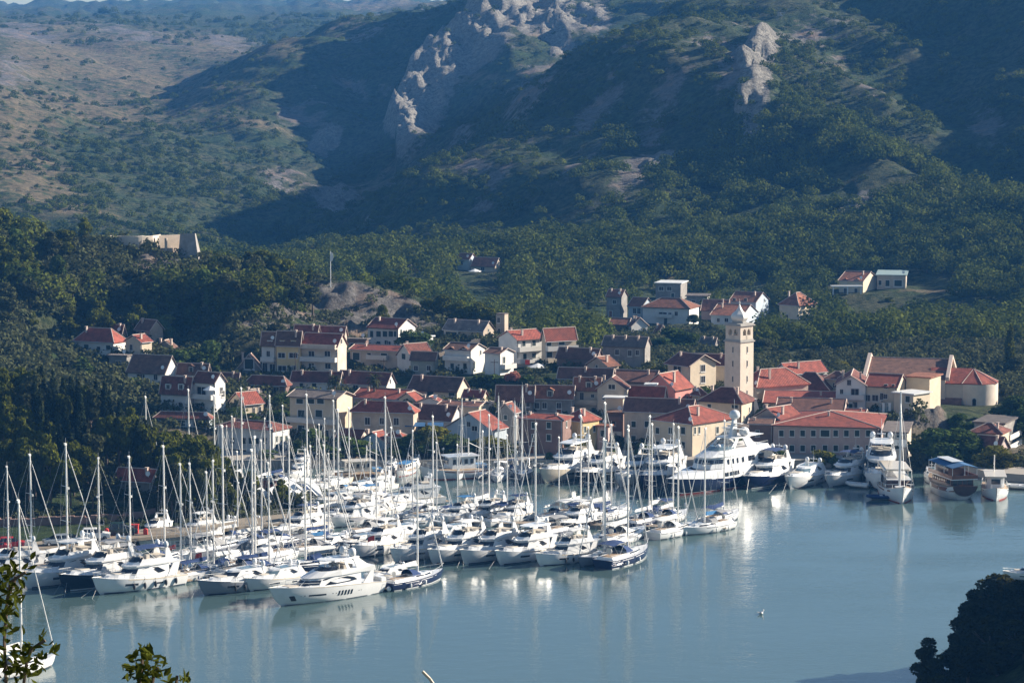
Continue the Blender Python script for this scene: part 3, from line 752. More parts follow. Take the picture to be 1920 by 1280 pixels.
Z = ZB + ZR + land * (1 - HMASK) * (gul + nz * amp * 1.6 + nf * np.minimum(amp, 5) * 0.5 + crag * (rid - 0.6) * np.where(YY > 1500, 9, 6) + crag * (fbm(XX / 6, YY / 9, 13, 3) - .5) * np.where(YY > 900, 12, 8))
Z = np.where(YY < 150, ZB + (nf * 0.4), Z)
Z = np.where((ZB < 0) & (YY < 530) & (YY > 150), np.minimum(Z, -0.4), Z)
rock = np.clip(rock + (fbm(XX / 16, YY / 16, 31, 4) - 0.5) * 0.9 * (rock > 0.05) + crag * .9, 0, 1)
nr, ncx = Z.shape
verts = np.stack([XX, YY, Z], -1).reshape(-1, 3)
ii = np.arange(nr - 1)[:, None] * ncx + np.arange(ncx - 1)[None, :]
quads = np.stack([ii, ii + 1, ii + 1 + ncx, ii + ncx], -1).reshape(-1, 4)


def terrain_material():
    m = bpy.data.materials.new('limestone_hillside')
    m.use_nodes = True
    nt = m.node_tree; N = nt.nodes; L = nt.links
    b = N['Principled BSDF']; b.inputs['Roughness'].default_value = 0.95; b.inputs['Specular IOR Level'].default_value = 0.15
    geo = N.new('ShaderNodeNewGeometry')

    def noise(sc_, det=6, ro=0.65):
        n = N.new('ShaderNodeTexNoise'); n.inputs['Scale'].default_value = sc_; n.inputs['Detail'].default_value = det; n.inputs['Roughness'].default_value = ro
        L.new(geo.outputs['Position'], n.inputs['Vector']); return n.outputs['Fac']

    def mix(f, a, c):
        x = N.new('ShaderNodeMix'); x.data_type = 'RGBA'
        if isinstance(f, float): x.inputs[0].default_value = f
        else: L.new(f, x.inputs[0])
        for s, i in ((a, 6), (c, 7)):
            if isinstance(s, tuple): x.inputs[i].default_value = s + (1,)
            else: L.new(s, x.inputs[i])
        return x.outputs[2]

    def rng(v, a, c, lo=0.0, hi=1.0):
        r = N.new('ShaderNodeMapRange'); r.inputs['From Min'].default_value = a; r.inputs['From Max'].default_value = c
        r.inputs['To Min'].default_value = lo; r.inputs['To Max'].default_value = hi
        L.new(v, r.inputs['Value']); return r.outputs[0]

    def attr(n):
        a = N.new('ShaderNodeAttribute'); a.attribute_name = n; return a.outputs['Fac']

    def math(op, a, c):
        x = N.new('ShaderNodeMath'); x.operation = op; x.use_clamp = True
        for s, i in ((a, 0), (c, 1)):
            if isinstance(s, float): x.inputs[i].default_value = s
            else: L.new(s, x.inputs[i])
        return x.outputs[0]
    veg = mix(rng(noise(0.3, 9, .8), .42, .58), (0.010, 0.026, 0.008), mix(rng(noise(0.03, 4), .4, .6), (0.055, 0.085, 0.026), (0.10, 0.10, 0.05)))
    dryc = mix(rng(noise(0.22), .35, .65), (0.11, 0.09, 0.05), (0.22, 0.175, 0.105))
    rockc = mix(rng(noise(0.5, 8, .75), .35, .65), (0.07, 0.065, 0.06), (0.25, 0.23, 0.21))
    rockc = mix(rng(noise(0.09, 3), .5, .7), rockc, (0.30, 0.21, 0.15))
    dm = math('MULTIPLY', math('ADD', rng(noise(0.12, 8, .75), .42, .6), 0.15), attr('dry'))
    dm = rng(dm, .12, .5)
    rm = math('ADD', attr('rock'), rng(noise(0.16, 8, .8), .58, .72, 0.0, 0.75))
    rm = rng(math('ADD', rm, rng(noise(0.07, 9, .8), .4, .6, -0.35, 0.25)), .38, .62)
    rockc = mix(attr('crag'), rockc, mix(rng(noise(0.45, 10, .85), .38, .6), (0.08, 0.075, 0.065), (0.38, 0.355, 0.31)))
    c = mix(dm, veg, dryc)
    c = mix(rm, c, rockc)
    c = mix(attr('town'), c, mix(rng(noise(0.6, 6), .35, .65), (0.09, 0.085, 0.05), (0.24, 0.2, 0.15)))
    L.new(c, b.inputs['Base Color'])
    bp = N.new('ShaderNodeBump'); bp.inputs['Strength'].default_value = 1.0; bp.inputs['Distance'].default_value = 3.0
    L.new(noise(0.3, 8, .75), bp.inputs['Height']); L.new(bp.outputs[0], b.inputs['Normal'])
    return m


tme = np_mesh('ground', verts, quads, terrain_material(), True)
for nm, arr in (('rock', rock), ('dry', dry), ('town', townm.astype(float)), ('crag', np.clip(crag * 1.6, 0, 1) * (YY > 900))):
    a_ = tme.attributes.new(nm, 'FLOAT', 'POINT')
    a_.data.foreach_set('value', arr.astype(np.float32).ravel())
tag(link('ground', tme), kind='structure')


def ground(X, Y):
    """terrain height at (X, Y)"""
    i = int(np.searchsorted(YS, Y)) - 1
    i = max(0, min(len(YS) - 2, i))
    t = (Y - YS[i]) / (YS[i + 1] - YS[i])
    za = np.interp(X, XX[i], Z[i]); zb = np.interp(X, XX[i + 1], Z[i + 1])
    return float(za * (1 - t) + zb * t)


def at(px, Y):
    """ground point seen in photo column px at world depth Y"""
    X = (px - 960) / F * (Y * CT + 70 * ST)
    z = ground(X, Y)
    X = (px - 960) / F * (Y * CT + (CAMH - z) * ST)
    return Vector((X, Y, ground(X, Y)))


# ------------------------------------------------------------------ water
def water_material():
    m = bpy.data.materials.new('harbour_water')
    m.use_nodes = True
    nt = m.node_tree; N = nt.nodes; L = nt.links
    b = N['Principled BSDF']
    b.inputs['Base Color'].default_value = (0.065, 0.11, 0.11, 1)
    b.inputs['Roughness'].default_value = 0.07
    b.inputs['IOR'].default_value = 1.58
    geo = N.new('ShaderNodeNewGeometry')

    def nz(sx, sy, det, sc_=1.0):
        mp = N.new('ShaderNodeMapping'); mp.inputs['Scale'].default_value = (sx, sy, 1)
        L.new(geo.outputs['Position'], mp.inputs['Vector'])
        n = N.new('ShaderNodeTexNoise'); n.inputs['Scale'].default_value = sc_; n.inputs['Detail'].default_value = det
        L.new(mp.outputs[0], n.inputs['Vector']); return n.outputs['Fac']
    # gusts: calm patches and ruffled bands
    mr = N.new('ShaderNodeMapRange'); mr.inputs['From Min'].default_value = 0.42; mr.inputs['From Max'].default_value = 0.62
    mr.inputs['To Min'].default_value = 0.35; mr.inputs['To Max'].default_value = 1.0
    L.new(nz(0.012, 0.04, 4), mr.inputs['Value'])
    b1 = N.new('ShaderNodeBump'); b1.inputs['Distance'].default_value = 0.035
    L.new(nz(1.0, 1.3, 3, 1.6), b1.inputs['Height']); L.new(mr.outputs[0], b1.inputs['Strength'])
    b2 = N.new('ShaderNodeBump'); b2.inputs['Distance'].default_value = 0.10; b2.inputs['Strength'].default_value = 0.35
    L.new(nz(.25, .4, 2, 1.0), b2.inputs['Height']); L.new(b1.outputs[0], b2.inputs['Normal'])
    L.new(b2.outputs[0], b.inputs['Normal'])
    return m


w = MB()
w.add([(-1500, 130, 0), (1500, 130, 0), (1500, 740, 0), (-1500, 740, 0)], [(0, 1, 2, 3)])
tag(w.build('water', water_material()), kind='structure')

# ------------------------------------------------------------------ quay, marina track, pontoons
q = MB()


def pt(px, row, z=0.0):
    return PZ(px, row, z)


edge = [PY(px, 868, 520.0) for px in (300, 500, 700, 900, 1100, 1300, 1500, 1700, 1780)] + [PZ(1850, 885, 1.4), PZ(1960, 893, 1.4), PZ(2100, 900, 1.4)]
for a, b in zip(edge, edge[1:]):
    q.add([(a.x, a.y, -2), (b.x, b.y, -2), (b.x, b.y, 1.35), (a.x, a.y, 1.35), (a.x, a.y + 15, 1.36), (b.x, b.y + 15, 1.36)],
          [(0, 1, 2, 3), (3, 2, 5, 4)])
    q.add([(a.x, a.y - .05, 1.35), (b.x, b.y - .05, 1.35), (b.x, b.y - .05, 1.5), (a.x, a.y - .05, 1.5), (a.x, a.y + .45, 1.5), (b.x, b.y + .45, 1.5), (a.x, a.y + .45, 1.35), (b.x, b.y + .45, 1.35)],
          [(0, 1, 2, 3), (3, 2, 5, 4), (4, 5, 7, 6)])
tag(q.build('quay', M['paving']), kind='structure')
q = MB()
rl = [(-200, 1042), (-60, 1036), (60, 1028), (150, 1016), (230, 1007), (300, 1000), (380, 992), (460, 982), (560, 972)]
L_ = [PZ(x, r + 4, 2.4) for x, r in rl]; R_ = [PZ(x, r - 12, 2.5) for x, r in rl]
for i in range(len(rl) - 1):
    q.slab([L_[i], L_[i + 1], R_[i + 1], R_[i]], 0.5)
tag(q.build('road', M['asph']), kind='structure')


def pontoon(x0, r0, x1, r1, wd, label):
    a = PZ(x0, r0); b = PZ(x1, r1); d = (b - a); n = d.length; ang = atan2(d.y, d.x)
    t = thing('pontoon', label, 'pontoon', (a.x, a.y, 0), ang, 'floating pontoons of the marina')
    m = MB(); m.box(0, n, -wd / 2, wd / 2, 0.5, 0.62)
    m.build('deck', M['dockt'], t)
    m = MB()
    k = 0
    while k < n - 3:
        m.box(k + .2, k + 2.6, -wd / 2 + .1, wd / 2 - .1, -0.3, 0.497); k += 4
    m.build('float', M['conc'], t)
    m = MB(); m.box(-.12, .12, -.12, .12, 0, .9).box(-.15, .15, -.15, .15, .902, .98)
    me = m.mesh('service_post', M['gel'])
    k = 3
    while k < n:
        link('service_post', me, t, (k, -wd / 2 + .2, .623)); k += 9
    return t


pontoon(20, 1064, 757, 1103, 2.4, 'long front pontoon ending between big white yacht and navy sailboat')
pontoon(520, 1024, 1126, 1049, 2.4, 'middle pontoon ending right of the row of white motor yachts')
pontoon(560, 976, 1362, 994, 2.4, 'rear pontoon reaching out to the outermost white sailboats')

# ------------------------------------------------------------------ the air
hz = MB(); hz.box(-3200, 3200, -60, 4790, -12, 400)
hm = bpy.data.materials.new('thin_haze'); hm.use_nodes = True
nt = hm.node_tree
nt.nodes.remove(nt.nodes['Principled BSDF'])
pv = nt.nodes.new('ShaderNodeVolumePrincipled')
pv.inputs['Color'].default_value = (0.10, 0.38, 0.95, 1)
pv.inputs['Density'].default_value = 0.00011
pv.inputs['Anisotropy'].default_value = 0.0
nt.links.new(pv.outputs[0], nt.nodes['Material Output'].inputs['Volume'])
tag(hz.build('haze', hm), kind='stuff')
# ------------------------------------------------------------------ buildings
def win_meshes(shutter):
    f = MB(); t = .09
    f.box(-.5, .5, -.07, 0, .5 - t * .8, .5).box(-.5, .5, -.07, 0, -.5, -.5 + t * .8)
    f.box(-.5, -.5 + t, -.07, 0, -.5 + t * .8, .5 - t * .8).box(.5 - t, .5, -.07, 0, -.5 + t * .8, .5 - t * .8)
    f.box(-.56, .56, -.14, 0, -.57, -.5)
    p = MB(); p.box(-.5 + t, .5 - t, -.03, 0, -.5 + t, .5 - t)
    if not shutter:
        f.box(-.02, .02, -.06, -.031, -.5 + t, .5 - t)
    else:
        for k in range(5):
            z = -.38 + k * .17
            p.box(-.4, -.02, -.05, -.031, z, z + .07).box(.02, .4, -.05, -.031, z, z + .07)
    return f.mesh('window', M['frame']), p.mesh('pane', M['shut'] if shutter else M['pane'])


WM = {0: win_meshes(False), 1: win_meshes(True)}


def window(parent, x, y, z, w, h, rz=0, sh=0):
    fo = link('window', WM[sh][0], parent, (x, y, z), rz)
    fo.scale = (w, 1, h)
    link('pane', WM[sh][1], fo)
    return fo


HS = {}
rnd = random.Random(7)


def house(lab, xl, xc, xr, eave, base, ridge, Y, phi, roof, rc, wc, F_='', S_='', found=5, dd=8, wsz=(1.15, 1.5), dorm='', bal='', chim='', dish=0, sh=None,
          cat='house', name='stone_house', ov=.45, nomin=False, group='houses of the old town'):
    ph = radians(phi)
    B = PY(xc, base, Y)
    cf, sf = cos(ph), sin(ph)

    def rx(px, row=base):
        d = ray(px, row); return d[0] / d[1]
    w = (B.x - rx(xl) * B.y) / (cf + rx(xl) * sf)
    if xr > xc + 1:
        d = (rx(xr) * B.y - B.x) / (sf - rx(xr) * cf)
        if d > 22 or d < 0: d = 22
    else:
        d = dd
    w = max(2.0, min(w, 60)); d = max(2.2, d)
    ze = PY(xc, eave, Y).z
    h = ze - B.z
    a = Vector((cf, -sf, 0)); bb = Vector((sf, cf, 0))
    O = B - a * (w / 2) + bb * (d / 2)
    t = thing(name, lab, cat, (O.x, O.y, B.z), -ph, group)
    if roof == 'X': yr = Y + d / 2 * cf
    elif roof == 'Y': yr = Y + w / 2 * sf
    else: yr = Y + d / 2 * cf + w / 2 * sf
    zr = PY(xc, ridge, yr).z - B.z
    zr = max(zr, h + .3)
    zr = min(zr, h + 6)
    x0, x1, y0, y1 = -w / 2, w / 2, -d / 2, d / 2
    wm = WALL[wc]
    m = MB()
    m.box(x0, x1, y0, y1, -found, h if roof != 'F' else h)
    if roof == 'X':
        m.add([(x0, y0, h), (x0, y1, h), (x0, 0, zr - .12), (x1, y0, h), (x1, y1, h), (x1, 0, zr - .12)], [(0, 2, 1), (3, 4, 5), (0, 3, 5, 2), (1, 2, 5, 4)])
    elif roof == 'Y':
        m.add([(x0, y0, h), (x1, y0, h), (0, y0, zr - .12), (x0, y1, h), (x1, y1, h), (0, y1, zr - .12)], [(0, 1, 2), (4, 3, 5), (0, 2, 5, 3), (1, 4, 5, 2)])
    m.build('wall', wm, t)
    rm = ROOF[rc]
    r = MB(); cp = MB()
    th = .16
    e = ov
    if roof == 'X':
        dz = (zr - h) * e / (d / 2)
        r.slab([(x0 - e * .6, y0 - e, h - dz + th), (x1 + e * .6, y0 - e, h - dz + th), (x1 + e * .6, 0, zr + th), (x0 - e * .6, 0, zr + th)], th)
        r.slab([(x0 - e * .6, 0, zr + th), (x1 + e * .6, 0, zr + th), (x1 + e * .6, y1 + e, h - dz + th), (x0 - e * .6, y1 + e, h - dz + th)], th)
        cp.tube((x0 - e * .6, 0, zr + th + .03), (x1 + e * .6, 0, zr + th + .03), .13, .13, 5)
        for xx in (x0 - e * .6 - .03, x1 + e * .6 + .03):
            cp.tube((xx, y0 - e, h - dz + th - .02), (xx, 0, zr + th), .11, .11, 4)
            cp.tube((xx, y1 + e, h - dz + th - .02), (xx, 0, zr + th), .11, .11, 4)
    elif roof == 'Y':
        dz = (zr - h) * e / (w / 2)
        r.slab([(x0 - e, y1 + e * .6, h - dz + th), (x0 - e, y0 - e * .6, h - dz + th), (0, y0 - e * .6, zr + th), (0, y1 + e * .6, zr + th)], th)
        r.slab([(0, y1 + e * .6, zr + th), (0, y0 - e * .6, zr + th), (x1 + e, y0 - e * .6, h - dz + th), (x1 + e, y1 + e * .6, h - dz + th)], th)
        cp.tube((0, y0 - e * .6, zr + th + .03), (0, y1 + e * .6, zr + th + .03), .13, .13, 5)
        for yy in (y0 - e * .6 - .03, y1 + e * .6 + .03):
            cp.tube((x0 - e, yy, h - dz + th - .02), (0, yy, zr + th), .11, .11, 4)
            cp.tube((x1 + e, yy, h - dz + th - .02), (0, yy, zr + th), .11, .11, 4)
    elif roof == 'H':
        X0, X1, Y0, Y1 = x0 - e, x1 + e, y0 - e, y1 + e
        if w >= d:
            k = min(d / 2 + e * .6, w / 2 - .01); A_, B_ = (X0 + k, 0, zr), (X1 - k, 0, zr)
        else:
            k = min(w / 2 + e * .6, d / 2 - .01); A_, B_ = (0, Y0 + k, zr), (0, Y1 - k, zr)
        c4 = [(X0, Y0, h), (X1, Y0, h), (X1, Y1, h), (X0, Y1, h)]
        vs = c4 + [A_, B_] + [(p[0], p[1], p[2] - .2) for p in c4]
        if w >= d: fs = [(0, 1, 5, 4), (1, 2, 5), (2, 3, 4, 5), (3, 0, 4)]
        else: fs = [(0, 1, 4), (1, 2, 5, 4), (2, 3, 5), (3, 0, 4, 5)]
        fs += [(6, 9, 8, 7)] + [(i, i + 6, (i + 1) % 4 + 6, (i + 1) % 4) for i in range(4)]
        vs = [(p[0], p[1], p[2] + th) for p in vs]
        r.add(vs, fs)
        up = lambda p: (p[0], p[1], p[2] + th + .03)
        cp.tube(up(A_), up(B_), .13, .13, 5) if (Vector(A_) - Vector(B_)).length > .1 else None
        prs = [(0, A_), (1, B_), (2, B_), (3, A_)] if w >= d else [(0, A_), (1, A_), (2, B_), (3, B_)]
        for i, q_ in prs:
            cp.tube(up(c4[i]), up(q_), .12, .12, 5)
    else:
        r.box(x0 - e, x1 + e, y0 - e, y1 + e, h + .003, h + .28)
    ro = r.build('roof', rm, t)
    if cp.v and roof != 'F':
        cp.build('ridge_tiles', M['cap'], ro)

    if roof != 'F' and not nomin:
        gt = MB()
        ge = e if roof != 'Y' else e
        if roof == 'Y':
            gt.tube((x1 + e + .05, y0, h - dz + .02), (x1 + e + .05, y1, h - dz + .02), .08, .08, 5); gt.tube((x1 + .07, y0 + .25, -1), (x1 + .07, y0 + .25, h - .1), .06, .06, 5)
        else:
            zz_ = h - dz + .02 if roof == 'X' else h + .05
            gt.tube((x0 - .2, y0 - e - .05, zz_), (x1 + .2, y0 - e - .05, zz_), .08, .08, 5); gt.tube((x1 - .25, y0 - .07, -1), (x1 - .25, y0 - .07, h - .1), .06, .06, 5)
        gt.build('gutter', M['rail' if rnd.random() < .5 else 'trunk'], ro)
    if name == 'stone_house' and h > 4.6 and w > 5 and found > 4:
        dx_ = rnd.uniform(-.3, .3) * w
        dm_ = MB(); dm_.box(dx_ - .5, dx_ + .5, y0 - .05, y0 + .02, 0, 2.1); dd_ = dm_.build('door', M['shut' if rnd.random() < .5 else 'wood'], t)
        dm_ = MB(); dm_.box(dx_ - .66, dx_ - .502, y0 - .08, y0 + .02, 0, 2.25).box(dx_ + .502, dx_ + .66, y0 - .08, y0 + .02, 0, 2.25).box(dx_ - .5, dx_ + .5, y0 - .08, y0 + .02, 2.102, 2.25); dm_.build('door_frame', M['frame'], dd_)

    def frontloc(px, row):
        q_ = rx(px, row); s = (B.x - q_ * B.y) / (cf + q_ * sf)
        z = PY(px, row, B.y + s * sf).z - B.z
        return w / 2 - s, z

    def sideloc(px, row):
        q_ = rx(px, row); s = (q_ * B.y - B.x) / (sf - q_ * cf)
        z = PY(px, row, B.y + s * cf).z - B.z
        return -d / 2 + s, z
    hsh = sh if sh is not None else (1 if rnd.random() < .3 else 0)

    def wins(spec, side):
        for it in spec.split():
            v = [float(x) for x in it.split(',')]
            ww, wh = (v[2], v[3]) if len(v) > 3 else wsz
            p, z = (sideloc if side else frontloc)(v[0], v[1])
            lim = (d if side else w) / 2 - ww / 2
            if abs(p) > lim + .3: p = max(-lim, min(lim, p)) if lim > 0 else 0
            if side: window(t, x1 + .002, p, z, ww, wh, pi / 2, hsh)
            else: window(t, p, y0 - .002, z, ww, wh, 0, hsh)
    wins(F_, 0); wins(S_, 1)
    for it in bal.split():      # F|S, px0, px1, row of the slab
        k, a0, a1, rw = it.split(',')
        fn = frontloc if k == 'F' else sideloc
        p0, z = fn(float(a0), float(rw)); p1, _ = fn(float(a1), float(rw))
        z = fn((float(a0) + float(a1)) / 2, float(rw))[1]
        b_ = MB()
        b_.box(p0, p1, -1.3, 0, z - .18, z)
        b_.box(p0, p1, -1.3, -1.2, z + .002, z + .95).box(p0, p0 + .1, -1.2, 0, z + .002, z + .95).box(p1 - .1, p1, -1.2, 0, z + .002, z + .95)
        bmt = M['frame'] if rnd.random() < .6 else wm
        if k == 'F': b_.build('balcony', bmt, t, loc=(0, y0, 0))
        else: b_.build('balcony', bmt, t, loc=(x1, 0, 0), rz=pi / 2)
    for it in dorm.split():     # px,row of dormer windows on the front slope
        px, rw = [float(x) for x in it.split(',')]
        p, z = frontloc(px, rw)
        b_ = MB()
        b_.box(p - .75, p + .75, y0 + .05, min(0, y0 + 3), z - .9, z + .8)
        dn = b_.build('dormer', wm, t)
        b2 = MB()
        ym = min(0, y0 + 3.2)
        b2.slab([(p - 1, y0 - .15, z + .8), (p, y0 - .15, z + 1.3), (p, ym, z + 1.3), (p - 1, ym, z + .8)], .1)
        b2.slab([(p, y0 - .15, z + 1.3), (p + 1, y0 - .15, z + .8), (p + 1, ym, z + .8), (p, ym, z + 1.3)], .1)
        b2.build('dormer_roof', rm, dn)
        fo = link('window', WM[0][0], dn, (p, y0 + .048, z)); fo.scale = (1, 1, 1.35)
        # pane folded into the dormer's own glazing
        pm = MB(); pm.box(p - .4, p + .4, y0 + .02, y0 + .049, z - .55, z + .55); pm.build('glazing', M['pane'], dn)
    nch = chim if chim else ('' if roof == 'F' else ['a', 'b', 'ab', ''][rnd.randrange(4)])
    for c_ in nch.strip():
        cx = {'a': -.3, 'b': .3, 'c': 0}[c_] * w
        b_ = MB(); b_.box(cx - .22, cx + .22, -d * .18 - .25, -d * .18 + .25, h * .9 if h > 1 else h, zr + .45)
        b_.box(cx - .3, cx + .3, -d * .18 - .33, -d * .18 + .33, zr + .452, zr + .54)
        b_.build('chimney', M['cap'], ro)
    if dish or (rnd.random() < .35 and not nomin):
        b_ = MB(); b_.tube((x1 - .8, y0 + .4, h - .3), (x1 - .8, y0 + .4, h + 1.0), .05)
        b_.tube((x1 - .8, y0 + .35, h + 1.1), (x1 - .8, y0 + .22, h + 1.14), .2, .48, 12)
        b_.build('satellite_dish', M['gel'], t)
    HS[lab] = (t, w, d, h, zr, x0, x1, y0, y1)
    return t


for a_, k_ in HL:
    house(*a_, **k_)

# ---- church
ch = house('large parish church with long brown nave roof', 1624, 1771, 1795, 712, 790, 674, 586, 14, 'X', 'B', 'L', '1690,745,1,2', '1783,690,.8,1.2', ov=.15, cat='church', name='church', nomin=True, group=None, chim=' ')
_, w, d, h, zr, x0, x1, y0, y1 = HS['large parish church with long brown nave roof']
for xx, nm in ((x0 - .9, 'west_gable'), (x1 + .1, 'east_gable')):
    m = MB()
    for yy in (y0 - .5, y1 + .5):
        m.add([(xx, yy, h - .2), (xx + .8, yy, h - .2), (xx + .8, 0, zr + .35), (xx, 0, zr + .35), (xx, yy, h + .7), (xx + .8, yy, h + .7), (xx + .8, 0, zr + 1.15), (xx, 0, zr + 1.15)],
              [(0, 1, 2, 3), (4, 7, 6, 5), (0, 4, 5, 1), (1, 5, 6, 2), (2, 6, 7, 3), (3, 7, 4, 0)])
    m.build('gable_parapet', M['cap'], ch)
# choir and round apse
ch2 = thing('church_apse', 'round apse and choir of the church under a red roof', 'church apse', (0, 0, 0))
cA = PY(1824, 790, 590); cA.z = 0
ang = radians(-14)
ch2.location = (cA.x, cA.y, PY(1824, 795, 586).z); ch2.rotation_euler = (0, 0, ang)
base = ch2.location.z
he = PY(1824, 721, 585).z - base; hr = PY(1830, 692, 589).z - base
R = 46 * 0.5 * 2 / F * 589
m = MB(); m.rev([(R, -6), (R, he)], 40, (0, 0)); m.build('apse_wall', WALL['L'], ch2, True)
m = MB(); m.box(-9.5, -0.6, -R * .93, R * .93, -6, he); m.build('choir_wall', WALL['L'], ch2)
m = MB(); n = 8
m.rev([(R + .35, he + .05), (R + .35, he + .2), (0.05, hr)], n, (0, 0), True, pi / 8)
m.build('apse_roof', ROOF['R'], ch2)
m = MB(); k = R * .98
m.slab([(-9.8, -k, he + .25), (0.2, -k, he + .25), (0.2, 0, hr + .1), (-9.8, 0, hr + .1)], .2)
m.slab([(-9.8, 0, hr + .1), (0.2, 0, hr + .1), (0.2, k, he + .25), (-9.8, k, he + .25)], .2)
m.build('choir_roof', ROOF['R'], ch2)
m = MB()
for i in range(n):
    a = 2 * pi * i / n + pi / 8
    m.tube(((R + .35) * cos(a), (R + .35) * sin(a), he + .23), (0, 0, hr + .03), .1, .1, 4)
m.build('ridge_tiles', M['cap'], ch2)
m = MB(); a = radians(-84)
for (hw, z0, z1, rr) in ((.42, he * .30, he * .62, R + .05),):
    m.box(-hw, hw, -.1, .1, z0, z1); m.tube((0, -.1, z1), (0, .1, z1), hw, hw, 12)
m.build('apse_window', M['pane'], ch2, loc=((R + .0) * cos(a), (R + .0) * sin(a), 0), rz=a + pi / 2)
m = MB(); m.box(-.62, .62, -.06, .06, he * .29, he * .63); m.tube((0, -.06, he * .63), (0, .06, he * .63), .62, .62, 12)
m.build('window_surround', M['frame'], ch2, loc=(R * cos(a), R * sin(a), 0), rz=a + pi / 2)
m = MB(); m.slab([(-9.5, -R * .93 - 1.6, he * .52), (-2.2, -R * .93 - 1.6, he * .52), (-2.2, -R * .93, he * .66), (-9.5, -R * .93, he * .66)], .2)
m.box(-9.4, -2.4, -R * .93 - 1.4, -R * .93 - .002, -6, he * .5); m.build('lean_to', ROOF['B'], ch2)
m = MB(); m.tube((-1.2, -R * .93 - .2, he * .62), (-.2, -R * .93 - .9, 0), .12, .25, 6); m.build('buttress', M['frame'], ch2)

# ---- bell tower
tb = PY(1388.5, 770, 566)
tw = thing('bell_tower', 'tall stone bell tower with pale onion dome', 'bell tower', (tb.x - .15, tb.y + 3.2, tb.z), radians(-45))
s = 3.15
H1 = PY(1388, 640, 569).z - tb.z; H2 = PY(1388, 609, 569).z - tb.z
m = MB(); m.frus([(-s * 1.02, -s * 1.02), (s * 1.02, -s * 1.02), (s * 1.02, s * 1.02), (-s * 1.02, s * 1.02)], -8, [(-s, -s), (s, -s), (s, s), (-s, s)], H1)
m.build('shaft', WALL['L'], tw)
m = MB(); k = s + .35
m.box(-k, k, -k, k, H1 + .002, H1 + .28).box(-s, s, -s, s, H1 + .282, H1 + .6); m.build('cornice', M['conc'], tw)
c = s - .15
z0, z1 = H1 + .602, H2
m = MB()
# belfry: four corner piers, a middle pier on every side, sills and arches
for sx in (-1, 1):
    for sy in (-1, 1):
        m.box(*(sorted((sx * c, sx * (c - 1.15)))), *(sorted((sy * c, sy * (c - 1.15)))), z0, z1 - .6)
for r_ in range(4):
    a = r_ * pi / 2

    def R2(x, y): return (x * cos(a) - y * sin(a), x * sin(a) + y * cos(a))
    for (xa, xb, za, zb_) in ((-.22, .22, z0, z1 - .6), (-c + 1.15, c - 1.15, z0, z0 + .9)):
        p = [R2(xa, -c), R2(xb, -c), R2(xb, -c + .6), R2(xa, -c + .6)]
        m.frus(p, za, p, zb_)
    for cx in (-.98, .98):      # round arch heads
        for i in range(6):
            t0, t1 = pi * i / 6, pi * (i + 1) / 6
            w_ = .78
            xa, xb = cx + w_ * cos(t1), cx + w_ * cos(t0)
            zm = z1 - 1.5 + w_ * min(sin(t0), sin(t1))
            p = [R2(xa, -c + .02), R2(xb, -c + .02), R2(xb, -c + .58), R2(xa, -c + .58)]
            m.frus(p, zm, p, z1 - .59)
m.box(-c, c, -c, c, z1 - .6, z1 - .1)
m.build('belfry', WALL['L'], tw)
m = MB(); m.box(-k, k, -k, k, z1 - .098, z1 + .15).box(-s, s, -s, s, z1 + .152, z1 + .45); m.build('upper_cornice', M['conc'], tw)
m = MB(); m.box(-.55, .55, -.55, .55, z0, z0 + .3); m.rev([(.75, z0 + 1.2), (.7, z0 + 1.5), (.45, z0 + 2.0), (.2, z0 + 2.4)], 12); m.build('bell', M['conc'], tw)
m = MB(); m.rev([(2.35, z1 + .452), (2.35, z1 + .8), (2.1, z1 + .95)], 8, rot=pi / 8); m.build('drum', M['conc'], tw)
zt = PY(1388, 571, 566).z - tb.z
zd = z1 + .952; hh = zt - zd
prof = [(1.9, 0), (2.25, .08), (2.42, .18), (2.38, .28), (2.1, .38), (1.55, .48), (1.0, .58), (.62, .68), (.38, .78), (.2, .9), (.08, 1.0)]
m = MB(); m.rev([(r_ * 1.16, zd + z_ * hh) for r_, z_ in prof], 8, rot=pi / 8)
dm = m.build('onion_dome', M['lead'], tw)
m = MB(); m.ball((0, 0, zt + .15), .24, 8, 6); m.tube((0, 0, zt), (0, 0, zt + 1.0), .06); m.build('finial', M['lead'], dm)
for r_, (cc) in enumerate([(-s, 0)]):
    pass
for zrow in (655, 681, 710, 737):
    z_ = PY(1388, zrow, 568).z - tb.z
    if zrow < 730: window(tw, 0.2, -s - .03, z_, .55, 1.5, 0)
    window(tw, s + .03, 0.2, z_, .55, 1.5, pi / 2)
tw.scale = (.72, .72, 1)
bt = PY(1416, 800, 558)
b_ = MB(); b_.add([(0, 0, -4), (3.4, 0, -4), (3.4, 1.2, -4), (0, 1.2, -4), (0, 0, 6.2), (.5, 0, 6.2), (.5, 1.2, 6.2), (0, 1.2, 6.2)], [(0, 3, 2, 1), (4, 5, 6, 7), (0, 1, 5, 4), (1, 2, 6, 5), (2, 3, 7, 6), (3, 0, 4, 7)])
tag(b_.build('buttress_wall', WALL['W'], loc=(PY(1413, 795, 558).x, 557.5, PY(1413, 800, 558).z)), 'white leaning buttress wall beside the bell tower foot', 'buttress wall')

